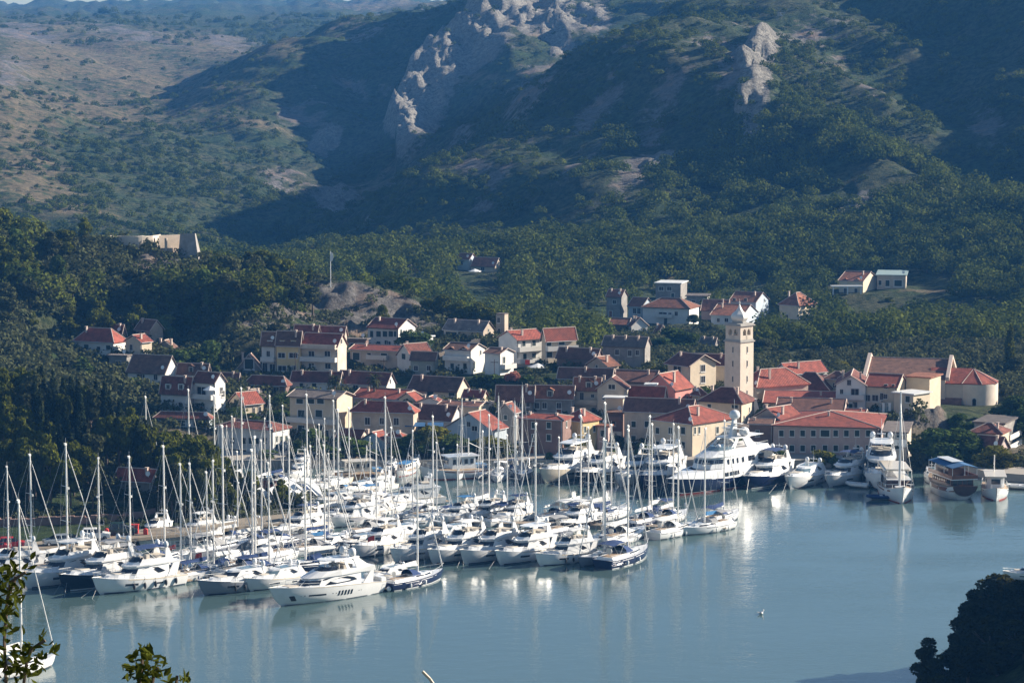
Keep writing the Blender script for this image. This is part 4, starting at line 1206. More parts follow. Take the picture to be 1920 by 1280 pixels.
# ---- fort
fz = ground(PY(250, 460, 697).x, 697)
ft = thing('fort', 'ruined stone fort with curved wall and sloping bastion', 'fort', (0, 0, 0))
ztop = PY(250, 441, 697).z
m = MB()
pts = []
for i in range(15):
    t_ = i / 14; px = 206 + (300 - 206) * t_
    Yv = 697 - 3.5 * sin(pi * min(1, t_ * 1.1)) + (4.5 if i in (13, 14) else 0) * (i - 12)
    pts.append((PY(px, 441, Yv).x, Yv))
n = len(pts); outl = pts + [(x, y + 1.5) for x, y in reversed(pts)]
m.frus(outl, ztop - 7, outl, [ztop - rnd.uniform(0, .5) for _ in outl]); m.build('curved_wall', WALL['V'], ft)
m = MB()
a0 = PY(298, 445, 698); b0 = PY(338, 441, 702)
m.frus([(a0.x, 698), (b0.x, 702), (b0.x, 703.5), (a0.x, 699.5)], ztop - 7, [(a0.x, 698), (b0.x, 702), (b0.x, 703.5), (a0.x, 699.5)], ztop - .2); m.build('curtain_wall', WALL['T'], ft)
p0 = PY(337, 438, 697); p1 = PY(365, 437, 693); p2 = PY(372, 440, 700)
zt_ = PY(350, 437, 695).z
top = [(p0.x, 700), (p0.x + .3, 695.5), (p1.x, 693.5), (p2.x - .8, 701)]
bot = [(p0.x - 1, 700), (p0.x - .6, 694), (p1.x + 1.6, 691), (p2.x + 1.6, 701)]
m = MB(); m.frus(bot, zt_ - 11, top, [zt_ - .9, zt_ - .2, zt_, zt_ - .5]); m.build('bastion', WALL['S'], ft)
m = MB(); m.box(PY(309, 460, 694).x, PY(313, 460, 694).x, 693.6, 694.8, ztop - 4, ztop - .6)
m.box(PY(300, 455, 694).x, PY(322, 455, 694).x, 695, 696, ztop - 6, ztop - 3.4); m.build('rubble_wall', WALL['T'], ft)
lw = MB()
a = PY(368, 487, 690); b = PY(396, 498, 688)
lw.frus([(a.x, 690), (b.x, 688), (b.x, 689), (a.x, 691)], [a.z - 5, b.z - 5, b.z - 5, a.z - 5], [(a.x, 690), (b.x, 688), (b.x, 689), (a.x, 691)], [a.z, b.z, b.z, a.z])
lw.build('outer_wall', WALL['T'], ft)


def drywall(name, label, pts, h, wd=.6, mt=None):
    """a low wall that follows the ground, pts = (px, Y)"""
    m = MB()
    P = []
    for (x0, Y0), (x1_, Y1) in zip(pts, pts[1:]):
        for i in range(8): P.append(at(x0 + (x1_ - x0) * i / 8, Y0 + (Y1 - Y0) * i / 8))
    for a, b in zip(P, P[1:]):
        hj = h * (0.85 + .3 * rnd.random())
        m.frus([(a.x, a.y), (b.x, b.y), (b.x, b.y + wd), (a.x, a.y + wd)], [a.z - 2, b.z - 2, b.z - 2, a.z - 2], [(a.x, a.y), (b.x, b.y), (b.x, b.y + wd), (a.x, a.y + wd)], [a.z + hj, b.z + hj, b.z + hj, a.z + hj])
    return tag(m.build(name, mt or WALL['T']), label, 'wall')


drywall('stone_wall', 'pale dry stone wall climbing above the upper houses', [(580, 640), (650, 648), (668, 645)], 1.0)
drywall('stone_wall', 'stone retaining wall along the marina track by the pines', [(-20, 437), (60, 438), (150, 439.5), (230, 442), (300, 447)], 1.3, .8, WALL['D'])
drywall('stone_wall', 'garden wall beside the old stone barn', [(815, 636), (870, 640), (905, 642)], 1.4)
drywall('stone_wall', 'low pale wall along the path on the far left', [(-20, 672), (35, 676)], .8)
drywall('stone_wall', 'short pale parapet on the slope below the big clump', [(418, 668), (465, 671)], .9)
drywall('stone_wall', 'courtyard wall under the pink and cream gable', [(862, 566), (905, 570), (930, 566)], 2.2, .6, WALL['V'])

# flagpole, masts, pylon, street lamps, parasols, palms come with the small things
fp = at(620, 692)
fg = thing('flagpole', 'tall white flagpole on the rocky ridge', 'flagpole', fp, 0)
zt = PY(620, 471, 692).z - fp.z
m = MB(); m.tube((0, 0, -1), (0, 0, zt), .16, .1, 6); m.build('pole', M['gel'], fg)
m = MB(); m.add([(.1, 0, zt - .2), (.7, .1, zt - .5), (.9, -.1, zt - 1.6), (.5, .1, zt - 2.6), (.1, 0, zt - 2.8), (.1, .05, zt - .2), (.7, .15, zt - .5), (.9, -.05, zt - 1.6), (.5, .15, zt - 2.6), (.1, .05, zt - 2.8)],
               [(0, 1, 2, 3, 4), (9, 8, 7, 6, 5)]); m.build('flag', M['canvasw'], fg)
lp = at(709, 900)
tagm = MB(); zt = PY(709, 489, 900).z - lp.z; tagm.tube((0, 0, -1), (0, 0, zt), .14, .1); tagm.tube((0, 0, zt), (-1.2, 0, zt + .05), .08); tagm.box(-1.9, -1.1, -.15, .15, zt - .05, zt + .1)
tag(tagm.build('lamp_post', M['rail'], loc=lp), 'distant street lamp right of the flagpole', 'street lamp')
py_ = at(1461, 1330)
if py_:
    g = PY(1461, 66, 1330)
    pyl = thing('pylon', 'grey lattice pylon high on the wooded slope', 'pylon', py_, 0)
    zt = PY(1461, 24, 1330).z - py_.z
    m = MB()
    for sx in (-1, 1):
        for sy in (-1, 1):
            m.tube((sx * 2, sy * 2, -2), (sx * .3, sy * .3, zt), .14)
    for i in range(7):
        z = zt * i / 7; z2 = zt * (i + 1) / 7; r0 = 2 - 1.7 * z / zt; r1_ = 2 - 1.7 * z2 / zt
        m.tube((-r0, -r0, z), (r1_, -r1_, z2), .09); m.tube((r0, -r0, z), (-r1_, -r1_, z2), .09)
    m.build('lattice', M['conc'], pyl)
    m = MB(); m.box(-3.5, 3.5, -.15, .15, zt * .8, zt * .8 + .25).box(-2.6, 2.6, -.15, .15, zt * .93, zt * .93 + .2); m.build('cross_arm', M['conc'], pyl)
# ------------------------------------------------------------------ boats
def mirror(o):
    """outline from the starboard half [(x, y>0)...] stern to bow -> closed"""
    return [(x, -y) for x, y in o] + [(x, y) for x, y in reversed(o)]


def interp(tab, x):
    return float(np.interp(x, [t[0] for t in tab], [t[1] for t in tab]))


class Hull:
    def __init__(s, st):
        # st: list of (x, half beam at deck, sheer height, half beam at water, x at water)
        s.st = st

    def mesh(s, two=None):
        m = MB(); rings = []
        for (x, b, z, bw, xw) in s.st:
            xm = x * .55 + xw * .45
            bm = b * .62 + bw * .38
            rings.append([(x, -b, z), (x * .8 + xw * .2, -b * .93 - bw * .07, z * .72), (xm, -bm * 1.0, z * .38), (xw, -bw, 0.0), (xw - .02, -bw * .6, -.45), (xw - .05, 0, -.6),
                          (xw - .02, bw * .6, -.45), (xw, bw, 0.0), (xm, bm, z * .38), (x * .8 + xw * .2, b * .93 + bw * .07, z * .72), (x, b, z)])
        n = len(rings[0])
        vs = [p for r in rings for p in r]
        fs = []
        for i in range(len(rings) - 1):
            for j in range(n - 1):
                fs.append((i * n + j, i * n + j + 1, (i + 1) * n + j + 1, (i + 1) * n + j))
        fs.append(tuple(range(n - 1, -1, -1)))
        m.add(vs, fs)
        return m

    def y(s, x, f):
        """half beam at station x, height fraction f of the sheer"""
        b = interp([(t[0] * .55 + t[4] * .45, t[1]) for t in s.st], x); bw = interp([(t[0] * .55 + t[4] * .45, t[3]) for t in s.st], x)
        if f > .72: return b * (.93 + .07 * (f - .72) / .28) + bw * .07 * (1 - (f - .72) / .28)
        bm = b * .62 + bw * .38; b7 = b * .93 + bw * .07
        if f > .38: return bm + (b7 - bm) * (f - .38) / .34
        return bw + (bm - bw) * f / .38

    def z(s, x):
        return interp([(t[0], t[2]) for t in s.st], x)

    def deck(s, dz=-.06, inset=.05):
        o = mirror([(t[0], max(t[1] - inset, .01)) for t in s.st])
        zs = [t[2] + dz for t in s.st]; zs = zs + zs[::-1]
        m = MB(); m.add([(p[0], p[1], z) for p, z in zip(o, zs)], [tuple(range(len(o)))])
        return m

    def strip(s, f0, f1, x0, x1, off=.025, n=10, sides=(-1, 1)):
        """a band that lies on both hull sides between two height fractions"""
        m = MB()
        for sg in sides:
            vs = []
            for i in range(n + 1):
                x = x0 + (x1 - x0) * i / n
                z = s.z(x)
                vs += [(x, sg * (s.y(x, f0) + off), z * f0), (x, sg * (s.y(x, f1) + off), z * f1)]
            fs = [(2 * i, 2 * i + 2, 2 * i + 3, 2 * i + 1) if sg < 0 else (2 * i + 1, 2 * i + 3, 2 * i + 2, 2 * i) for i in range(n)]
            m.add(vs, fs)
        return m


def band(m, ob, zb, ot, zt, f0, f1, off, i0, i1):
    """a strip proud of a frustum wall, outline segments i0..i1"""
    n = len(ob)
    cx = sum(p[0] for p in ob) / n; cy = sum(p[1] for p in ob) / n

    def L(f, i):
        i %= n
        x = ob[i][0] * (1 - f) + ot[i][0] * f; y = ob[i][1] * (1 - f) + ot[i][1] * f
        dx, dy = x - cx, y - cy; l = hypot(dx, dy * 2.5) or 1
        return (x + dx / l * off, y + dy * 2.5 / l * off, zb + (zt - zb) * f)
    for i in range(i0, i1):
        m.add([L(f0, i), L(f0, i + 1), L(f1, i + 1), L(f1, i)], [(0, 1, 2, 3)])
    return m


SAIL = {}


def sail_proto(kind):
    hullc, hood, cover, bimini = kind
    t = thing('sailboat', 'sailboat', 'sailboat')
    st = [(-6, 1.45, 1.15, 1.2, -5.7), (-4, 1.8, 1.1, 1.6, -4), (-1, 1.95, 1.1, 1.78, -1), (2, 1.65, 1.2, 1.4, 1.9), (4.2, .95, 1.32, .68, 3.9), (5.5, .32, 1.42, .15, 4.9), (6, .03, 1.46, .02, 5.3)]
    H = Hull(st)
    h = H.mesh().build('hull', M[hullc], t, True)
    H.strip(.02, .12, -5.6, 5.1, .02).build('boot_stripe', M['stripe' if hullc != 'navy' else 'gel'], h)
    H.strip(.80, .86, -5.8, 5.2, .02).build('cove_stripe', M['stripe' if hullc != 'navy' else 'gel'], h)
    H.deck().build('deck', M['gel'], t)
    ob = mirror([(-.9, 1.15), (1.2, 1.1), (2.8, .75), (3.6, .25)]); ot = mirror([(-.9, .95), (1.1, .9), (2.4, .55), (2.9, .15)])
    m = MB(); m.frus(ob, 1.06, ot, 1.52); c = m.build('coachroof', M['gel'], t)
    m = MB(); band(m, ob, 1.06, ot, 1.52, .35, .8, .03, 0, 2); band(m, ob, 1.06, ot, 1.52, .35, .8, .03, 5, 7); m.build('cabin_window', M['glass'], c)
    m = MB(); m.box(.2, .75, -.3, .3, 1.521, 1.57).box(1.6, 2.1, -.25, .25, 1.5, 1.56); m.build('hatch', M['tint'], c)
    m = MB()
    ob = mirror([(-5.2, 1.25), (-.95, 1.3)]); ot = mirror([(-5.2, 1.05), (-.95, 1.1)])
    m.frus(ob, 1.05, ot, 1.38); k = m.build('cockpit_coaming', M['gel'], t)
    m = MB(); m.box(-5.0, -1.2, -.75, .75, 1.381, 1.40); m.build('cockpit_well', M['teak'], k)
    m = MB(); m.tube((-4.1, 0, 1.38), (-4.1, 0, 2.0), .06); m.tube((-4.2, 0, 2.0), (-4.14, 0, 2.0), .42, .42, 12); m.build('wheel', M['wire'], t)
    if hood:
        m = MB()
        pr = []
        for i in range(7):
            a = pi * i / 6; pr.append((cos(a) * 1.15, sin(a) * .95))
        vs = [(-1.6, y, 1.38 + z * 1.05) for y, z in pr] + [(-.2, y * .95, 1.4 + z * .75) for y, z in pr] + [(.5, y * .8, 1.45 + z * .1) for y, z in pr]
        fs = [(i, i + 1, i + 8, i + 7) for i in range(6)] + [(i + 7, i + 8, i + 15, i + 14) for i in range(6)]
        m.add(vs, fs)
        m.build('sprayhood', M[hood], t)
    if bimini:
        m = MB()
        vs = []; 
        for x, dz in ((-5.2, -.12), (-3.7, .08), (-2.2, 0)):
            for i in range(5):
                y = -1.25 + 2.5 * i / 4; vs.append((x, y, 3.15 + dz - (y / 1.25) ** 2 * .22))
        fs = [(r * 5 + i, r * 5 + i + 1, (r + 1) * 5 + i + 1, (r + 1) * 5 + i) for r in range(2) for i in range(4)]
        m.add(vs, fs); bo = m.build('bimini', M[bimini], t)
        m = MB()
        for x in (-5.1, -2.3):
            for y in (-1.2, 1.2): m.tube((-3.7, y, 1.38), (x, y, 2.9), .03, .03, 4)
            m.tube((x, -1.2, 2.9), (x, 1.2, 2.9), .03, .03, 4)
        m.build('bimini_frame', M['wire'], bo)
    # rig: everything measured from the deck at the mast foot, 16 m tall, scaled in z for each boat
    x0 = .6
    m = MB(); m.tube((0, 0, 0), (0, 0, 16), .14, .11, 8)
    m.box(-.2, .12, -.12, .12, 15.9, 16.15)
    ma = m.build('mast', M['alu'], t, True, loc=(x0, 0, 1.3))
    m = MB(); m.tube((0, 0, 16), (0, 0, 16.9), .02).tube((-.3, 0, 16.2), (.1, 0, 16.2), .03); m.box(.1, .4, -.13, .13, 9.8, 10.1); m.build('masthead_gear', M['wire'], ma)
    m = MB()
    for z, l in ((5.4, 1.15), (10.2, .85)):
        m.tube((0, 0, z), (-.25, -l, z + .1), .045, .03, 4).tube((0, 0, z), (-.25, l, z + .1), .045, .03, 4)
    m.build('spreader', M['alu'], ma)
    m = MB(); w_ = .015
    m.tube((-6.4, 0, 0), (0, 0, 15.9), w_, w_, 4)
    for sg in (-1, 1):
        m.tube((-.3, sg * 1.75, -.1), (-.25, sg * 1.15, 5.5), w_, w_, 4).tube((-.25, sg * 1.15, 5.5), (-.25, sg * .85, 10.3), w_, w_, 4).tube((-.25, sg * .85, 10.3), (0, 0, 15.6), w_, w_, 4)
        m.tube((.3, sg * 1.7, -.1), (0, 0, 5.4), w_, w_, 4).tube((-.2, sg * 1.2, 5.5), (0, 0, 10.2), w_, w_, 4)
    m.build('stays', M['wire'], ma)
    m = MB(); m.tube((5.2, 0, .3), (4.9, 0, 1.2), .05, .12, 6).tube((4.9, 0, 1.2), (.35, 0, 14.6), .085, .04, 6).tube((.35, 0, 14.6), (0, 0, 15.6), .02, .02, 4)
    m.build('furled_jib', M[['canvasw', 'canvasb', 'canvasw'][hash(cover) % 1 if False else (0 if cover != 'canvasb' else 0)]], ma)
    m = MB(); m.tube((-.2, 0, 1.35), (-5.0, 0, 1.55), .1, .09, 6)
    bo = m.build('boom', M['alu'], ma)
    m = MB(); m.frus([(-.35, -.14), (-.35, .14), (-4.8, .11), (-4.8, -.11)], 1.42, [(-.35, -.08), (-.35, .08), (-4.8, .06), (-4.8, -.06)], [2.05, 2.05, 1.85, 1.85]); m.build('sail_cover', M[cover], bo)
    m = MB()
    for sg in (-1, 1):
        pts = [(t_[0], sg * (t_[1] - .08), t_[2] + .62) for t_ in st[:-1]] + [(6.05, 0, 2.1)]
        m.path(pts, .022, 4)
        for t_ in st[:-1]: m.tube((t_[0], sg * (t_[1] - .08), t_[2]), (t_[0], sg * (t_[1] - .08), t_[2] + .62), .022, .022, 4)
    m.build('guard_rail', M['wire'], t)
    for fx in (-3, 0):
        for sg in (-1, 1):
            m = MB(); m.ball((0, 0, 0), .14, 6, 6, 2.4); m.build('fender', M['canvasb' if cover == 'canvasb' else 'gel'], t, loc=(fx, sg * 2.08, .55))
    return t


def sailboat(kind, mx, tip, basr, hd, label, group, smax=1.35):
    if kind not in SAIL: SAIL[kind] = [sail_proto(kind), 0]
    pr = SAIL[kind]
    P = PZ(mx, basr, 1.3)
    top = PY(mx, tip, P.y)
    hm_ = top.z - 1.3
    s = max(.72, min(smax, hm_ / 16 * 1.0))
    P = PZ(mx, basr, 1.3 * s)
    o = pr[0] if pr[1] == 0 else copy_tree(pr[0])
    pr[1] += 1
    a = radians(hd)
    o.location = (P.x - cos(a) * .6 * s, P.y - sin(a) * .6 * s, 0)
    o.rotation_euler = (0, 0, a)
    o.scale = (s, s, s)
    tag(o, label, 'sailboat', group)
    for c in kids(o):
        if c.name.startswith('mast') and not c.name.startswith('masth'):
            c.scale = (1, 1, (hm_ - 0.3 + (1.3 - 1.3 * s)) / (16 * s))
            lean = radians(rnd.uniform(-.25, .25)); c.rotation_euler = (lean, -lean, 0)
    return o


K = {'a': ('gel', 'canvasb', 'canvasw', None), 'b': ('gel', 'canvasw', 'canvasw', 'canvasw'), 'c': ('navy', 'canvasb', 'canvasw', None), 'd': ('gel', 'canvasb', 'canvasb', 'canvasb'),
     'e': ('gel', 'canvasl', 'canvasw', None), 'f': ('greyhull', 'canvasg', 'canvasw', 'canvasg'), 'g': ('navy', 'canvasb', 'canvasw', 'canvasb'), 'h': ('cream', 'canvasg', 'canvasg', None), 'i': ('gel', 'canvasg', 'canvasl', 'canvasg')}
KD = {'a': 'white sailboat with navy sprayhood', 'b': 'white sailboat with white canopy', 'c': 'navy hulled sailboat', 'd': 'white sailboat with navy canopy and sail cover',
      'e': 'white sailboat with bright blue sprayhood', 'f': 'grey hulled sailboat with grey canopy', 'g': 'navy hulled sailboat with navy canopy', 'h': 'cream hulled sailboat with grey sail cover', 'i': 'white sailboat with blue sail cover'}
rows_s = [
    ('moored off the track at far left', 'sailboats by the marina track', [(16, 872, 1048, 'b'), (60, 848, 1052, 'a'), (127, 827, 1050, 'a'), (187, 855, 1046, 'f'), (245, 852, 1052, 'a'), (309, 832, 1040, 'd')], 44),
    ('between the dark bowed yacht and the pine wood', 'sailboats left of the big white yacht', [(340, 866, 1068, 'a'), (358, 865, 1062, 'e'), (389, 882, 1065, 'd'), (401, 860, 1060, 'a'), (419, 793, 1018, 'f'), (446, 845, 1000, 'a'), (474, 839, 1056, 'a'),
        (479, 814, 1040, 'b'), (491, 822, 1008, 'a'), (505, 864, 1057, 'd'), (543, 816, 1008, 'g'), (573, 838, 1053, 'c'), (583, 834, 998, 'b'), (609, 831, 1018, 'a'), (617, 849, 1002, 'd')], 44),
    ('whose mast rises behind the pine wood', 'sailboats behind the pine wood', [(275, 741, 905, 'a'), (355, 727, 905, 'b'), (403, 738, 905, 'a'), (411, 799, 912, 'd'), (426, 799, 908, 'a'), (436, 780, 902, 'a'), (454, 724, 900, 'b'), (497, 784, 905, 'a'), (507, 739, 903, 'a'), (531, 759, 895, 'd')], 60),
    ('in the dense cluster left of the open channel', 'sailboats in the inner basin', [(576, 736, 915, 'a'), (594, 805, 925, 'd'), (599, 796, 910, 'a'), (609, 785, 898, 'b'), (626, 749, 900, 'a'), (635, 764, 963, 'a'), (655, 763, 915, 'e'), (694, 820, 905, 'a'),
        (706, 810, 985, 'f'), (723, 741, 928, 'a'), (734, 800, 948, 'b'), (774, 806, 958, 'a')], 50),
    ('in the long middle row of masts', 'sailboats of the middle row', [(812, 777, 955, 'b'), (819, 829, 965, 'e'), (858, 834, 958, 'd'), (905, 807, 955, 'a'), (917, 775, 945, 'b'), (951, 814, 966, 'a'), (967, 777, 956, 'd'), (1004, 790, 996, 'f'), (1048, 819, 958, 'a'),
        (1089, 777, 950, 'b'), (1103, 799, 956, 'd'), (1131, 820, 1003, 'a'), (1134, 751, 955, 'a'), (1146, 794, 958, 'd'), (1177, 794, 995, 'b'), (1217, 777, 962, 'g'), (1222, 792, 968, 'c'), (1262, 792, 962, 'a'), (1271, 797, 985, 'b'),
        (1321, 800, 982, 'a'), (1357, 785, 962, 'd')], 52),
    ('moored at the town quay', 'sailboats at the town quay', [(866, 747, 882, 'a'), (901, 769, 884, 'e'), (935, 741, 886, 'b'), (965, 751, 880, 'd')], 270),
]
for where, grp, lst, hd in rows_s:
    for i, (mx, tip, b_, k) in enumerate(sorted(lst)):
        if k == 'a' and i % 3 == 1: k = 'hif'[i % 2 + (i % 5 == 0)]
        hh = hd + rnd.uniform(-7, 7) + (180 if (hd < 100 and i % 4 == 3) else 0)
        lab = KD[K and k] + ', ' + ordn(i + 1) + ' from left of those ' + where
        lab = ' '.join(lab.split()[:16]) if len(lab.split()) <= 16 else KD[k].split(' with')[0] + ', ' + ordn(i + 1) + ' of those ' + where
        sailboat(K[k], mx, tip, b_, hh, lab, grp)
# masts that stand out: the tall mast at the quay and the two front navy boats
sailboat(K['f'], 979, 722, 882, 268, 'large grey sailing yacht with the tallest mast at the quay', None)
sailboat(K['c'], 783, 862, 1076, 50, 'navy sailboat at the front pontoon end, fenders along its side', None)
sailboat(K['a'], 1112, 905, 1035, 238, 'small white sailboat beside the right end of the motor yacht row', None) if False else None
sailboat(K['g'], 1177, 800, 1032, 58, 'navy sailboat at the right tip of the middle pontoon', None)
sailboat(K['f'], 1134, 822, 1036, 225, 'grey sailboat beside the right end of the motor yacht row', None)
sailboat(K['b'], 41, 935, 1240, 50, 'white sailboat cut by the frame behind the leaves, bottom left', None, 1.08)


# ---- motor yachts
def yacht_proto(o):
    style, hullc, top, ncan = o
    t = thing('motor_yacht', 'yacht', 'motor yacht')
    st = [(-8, 2.05, 1.35, 1.85, -7.6), (-4, 2.3, 1.45, 2.1, -4), (0, 2.35, 1.65, 2.0, 0), (3.5, 2.05, 1.9, 1.4, 3.2), (6, 1.3, 2.15, .62, 5.2), (7.5, .45, 2.35, .1, 6.3), (8, .04, 2.4, .02, 6.6)]
    H = Hull(st)
    h = H.mesh().build('hull', M[hullc], t, True)
    H.strip(.02, .10, -7.5, 6.2, .02).build('boot_stripe', M['stripe' if hullc not in ('navy', 'black') else 'gel'], h)
    H.strip(.90, 1.0, -7.9, 7.4, .03).build('rubbing_strake', M['gel' if hullc != 'gel' else 'cream'], h)
    for sd in (-1, 1):
        H.strip(.50, .66, 1.2, 3.4, .03, 3, (sd,)).build('hull_window', M['glass'], h)
        H.strip(.46, .60, -3.2, -1.9, .03, 2, (sd,)).build('hull_window', M['glass'], h)
    H.deck().build('deck', M['gel'], t)
    m = MB(); m.box(-8.9, -7.9, -1.8, 1.8, .28, .42); pf = m.build('swim_platform', M['teak'], t)
    ob = mirror([(1.5, 1.5), (4.2, 1.2), (5.8, .55), (6.4, .12)]); ot = mirror([(1.5, 1.3), (3.9, .95), (5.2, .4), (5.6, .08)])
    m = MB(); m.frus(ob, 1.7, ot, 2.42); fd = m.build('foredeck', M['gel'], t)
    m = MB(); m.box(2.6, 4.4, -.75, .75, 2.43, 2.56); m.build('sun_pad', M['seat'], fd)
    if style == 'coupe':
        ob = mirror([(-4.5, 1.95), (-1, 1.95), (2.2, 1.7), (4.2, .9), (4.8, .3)]); ot = mirror([(-4.2, 1.5), (-1.5, 1.5), (.2, 1.3), (1.3, .7), (1.6, .25)])
        zb, zt = 1.5, 3.1
    else:
        ob = mirror([(-4.6, 1.95), (-1, 1.95), (1.8, 1.75), (3.6, 1.0), (4.1, .3)]); ot = mirror([(-4.6, 1.75), (-1.4, 1.75), (.6, 1.5), (1.7, .85), (2.0, .25)])
        zb, zt = 1.5, 3.15
    m = MB(); m.frus(ob, zb, ot, zt); sa = m.build('saloon', M['gel'], t)
    n = len(ob); h_ = n // 2
    m = MB(); band(m, ob, zb, ot, zt, .42, .86, .035, 2, n - 3); m.build('windscreen', M['tint' if (style == 'coupe' and ncan == 1) else 'glass'], sa)
    # side windows: long dark shapes that taper to a point aft
    m = MB()
    for sg in (-1, 1):
        def P(x, f, sg=sg):
            yb = interp([(p[0], abs(p[1])) for p in ob[:h_]], x); yt = interp([(p[0], abs(p[1])) for p in ot[:h_]], x)
            return (x, sg * (yb * (1 - f) + yt * f + .04), zb + (zt - zb) * f)
        pts = [P(-3.9, .45), P(-3.0, .36), P(0.6, .36), P(1.2, .44), P(.7, .74), P(-.8, .88), P(-2.6, .82)]
        m.add(pts, [tuple(range(7)) if sg < 0 else tuple(range(6, -1, -1))])
    m.build('side_window', M['glass'], sa)
    if style == 'coupe':
        m = MB(); m.box(-3.2, -.4, -.95, .95, zt + .01, zt + .05); m.build('sunroof', M['tint'], sa)
        m = MB()
        for sg in (-1, 1):
            m.frus([(-6.2, sg * 1.9), (-4.3, sg * 1.95), (-4.3, sg * 1.75), (-6.2, sg * 1.75)], 1.4, [(-4.8, sg * 1.65), (-4.0, sg * 1.6), (-4.0, sg * 1.45), (-4.8, sg * 1.5)], 3.0)
        m.box(-4.8, -4.0, -1.6, 1.6, 3.0, 3.15); ar = m.build('radar_arch', M['gel'], t)
        zz = 3.15; xa = -4.4
    else:
        ob2 = mirror([(-6.9, 1.85), (-1, 1.95), (1.2, 1.7), (2.2, .9), (2.5, .3)])
        m = MB(); m.frus(ob2, zt + .002, [(x * .99, y * 1.02) for x, y in ob2], zt + .2)
        for sg in (-1, 1):   # wings that carry the overhang
            m.frus([(-5.9, sg * 2.0), (-4.2, sg * 2.0), (-4.2, sg * 1.85), (-5.9, sg * 1.85)], 1.5, [(-6.6, sg * 1.85), (-5.4, sg * 1.85), (-5.4, sg * 1.7), (-6.6, sg * 1.7)], zt)
        fb = m.build('flybridge_deck', M['gel'], t)
        zf = zt + .202
        oc = mirror([(-5.2, 1.8), (-1.4, 1.85), (.6, 1.6), (1.5, .85), (1.8, .3)]); oi = mirror([(-5.2, 1.75), (-1.4, 1.72), (.0, 1.4), (.6, .7), (.8, .25)])
        m = MB(); m.frus(oc, zf, oi, zf + .62); fc = m.build('flybridge_coaming', M['gel'], t)
        m = MB(); band(m, oc, zf, oi, zf + .62, .55, 1.5, .03, 2, len(oc) - 3); m.build('wind_deflector', M['glass'], fc)
        m = MB(); m.box(-4.8, -2.6, -1.4, 1.4, zf + .621, zf + .8).box(-1.6, -1.0, .2, 1.1, zf + .621, zf + 1.15).box(-.5, .1, .1, 1.1, zf + .621, zf + 1.0); m.build('seating', M['seat'], fc)
        m = MB()
        zz = zf + 1.75
        for sg in (-1, 1):
            m.frus([(-5.6, sg * 1.85), (-3.9, sg * 1.85), (-3.9, sg * 1.68), (-5.6, sg * 1.68)], zf - .1, [(-4.9, sg * 1.55), (-4.2, sg * 1.55), (-4.2, sg * 1.4), (-4.9, sg * 1.4)], zz - .15)
        m.box(-4.9, -4.2, -1.55, 1.55, zz - .148, zz); ar = m.build('radar_arch', M['gel'], t)
        xa = -4.55
        if top == 'hard':
            m = MB(); oh = mirror([(-5.2, 1.5), (-1.5, 1.55), (.1, 1.2), (.5, .5)]); m.frus(oh, zz + .003, [(x * .97, y * .95) for x, y in oh], zz + .14); ht = m.build('hardtop', M['gel'], t)
            m = MB()
            for sg in (-1, 1): m.tube((-.2, sg * 1.35, zf + .5), (-.7, sg * 1.3, zz + .003), .05)
            m.build('hardtop_strut', M['gel'], ht); zz += .145
        elif top:
            m = MB(); vs = []
            for x, dz in ((-4.6, -.05), (-2.6, .16), (-.4, .05)):
                for i in range(5):
                    y = -1.55 + 3.1 * i / 4; vs.append((x, y, zz + .35 + dz - (y / 1.55) ** 2 * .15))
            m.add(vs, [(r * 5 + i, r * 5 + i + 1, (r + 1) * 5 + i + 1, (r + 1) * 5 + i) for r in range(2) for i in range(4)])
            bm = m.build('bimini', M[top], t)
            m = MB()
            for x in (-4.5, -.5):
                for y in (-1.5, 1.5): m.tube((-2.5, y, zf + .5), (x, y, zz + .2), .035, .035, 4)
                m.tube((x, -1.5, zz + .2), (x, 1.5, zz + .2), .035, .035, 4)
            m.build('bimini_frame', M['wire'], bm)
    for sg in ((-1, 1) if ncan != 3 else (1,)):
        m = MB(); m.rev([(.2, 0), (.26, .1), (.36, .22), (.38, .45), (.32, .68), (.18, .84), (.02, .9)], 10); m.build('radome', M['gel'], t, True, loc=(xa, sg * 1.15, zz))
    m = MB(); m.tube((xa, 0, zz), (xa - .1, 0, zz + 1.0), .06); m.box(xa - .12, xa + .12, -.55, .55, zz + .55, zz + .66); m.tube((xa, 0, zz + 1), (xa, 0, zz + 2.6), .02, .02, 4); m.build('radar_mast', M['gel'], t)
    m = MB()
    for sg in (-1, 1):
        pts = [(x, sg * (interp([(q[0], q[1]) for q in st], x) - .1), H.z(x) + .6) for x in (-1, 1.5, 3.5, 5, 6.3, 7.4)] + [(7.95, 0, 3.0)]
        m.path(pts, .028, 4)
        for p in pts[:-1]: m.tube((p[0], p[1], p[2] - .6), p, .025, .025, 4)
    m.build('guard_rail', M['wire'], t)
    m = MB(); m.box(-7.0, -5.2, -1.3, 1.3, 1.35, 1.75); m.build('aft_seat', M['seat'], t)
    if ncan == 2:
        for fx in (-5.5, -3.6, -1.7, .2, 2.0):
            for sg in (-1, 1):
                m = MB(); m.ball((0, 0, 0), .22, 8, 6, 2.0); m.tube((0, 0, .4), (0, -sg * .1, 1.0), .02); m.build('fender', M['rubber'], t, loc=(fx, sg * (H.y(fx, .5) + .2), .75))
    return t


YP = {}
GQ_ = 'large yachts along the town quay'


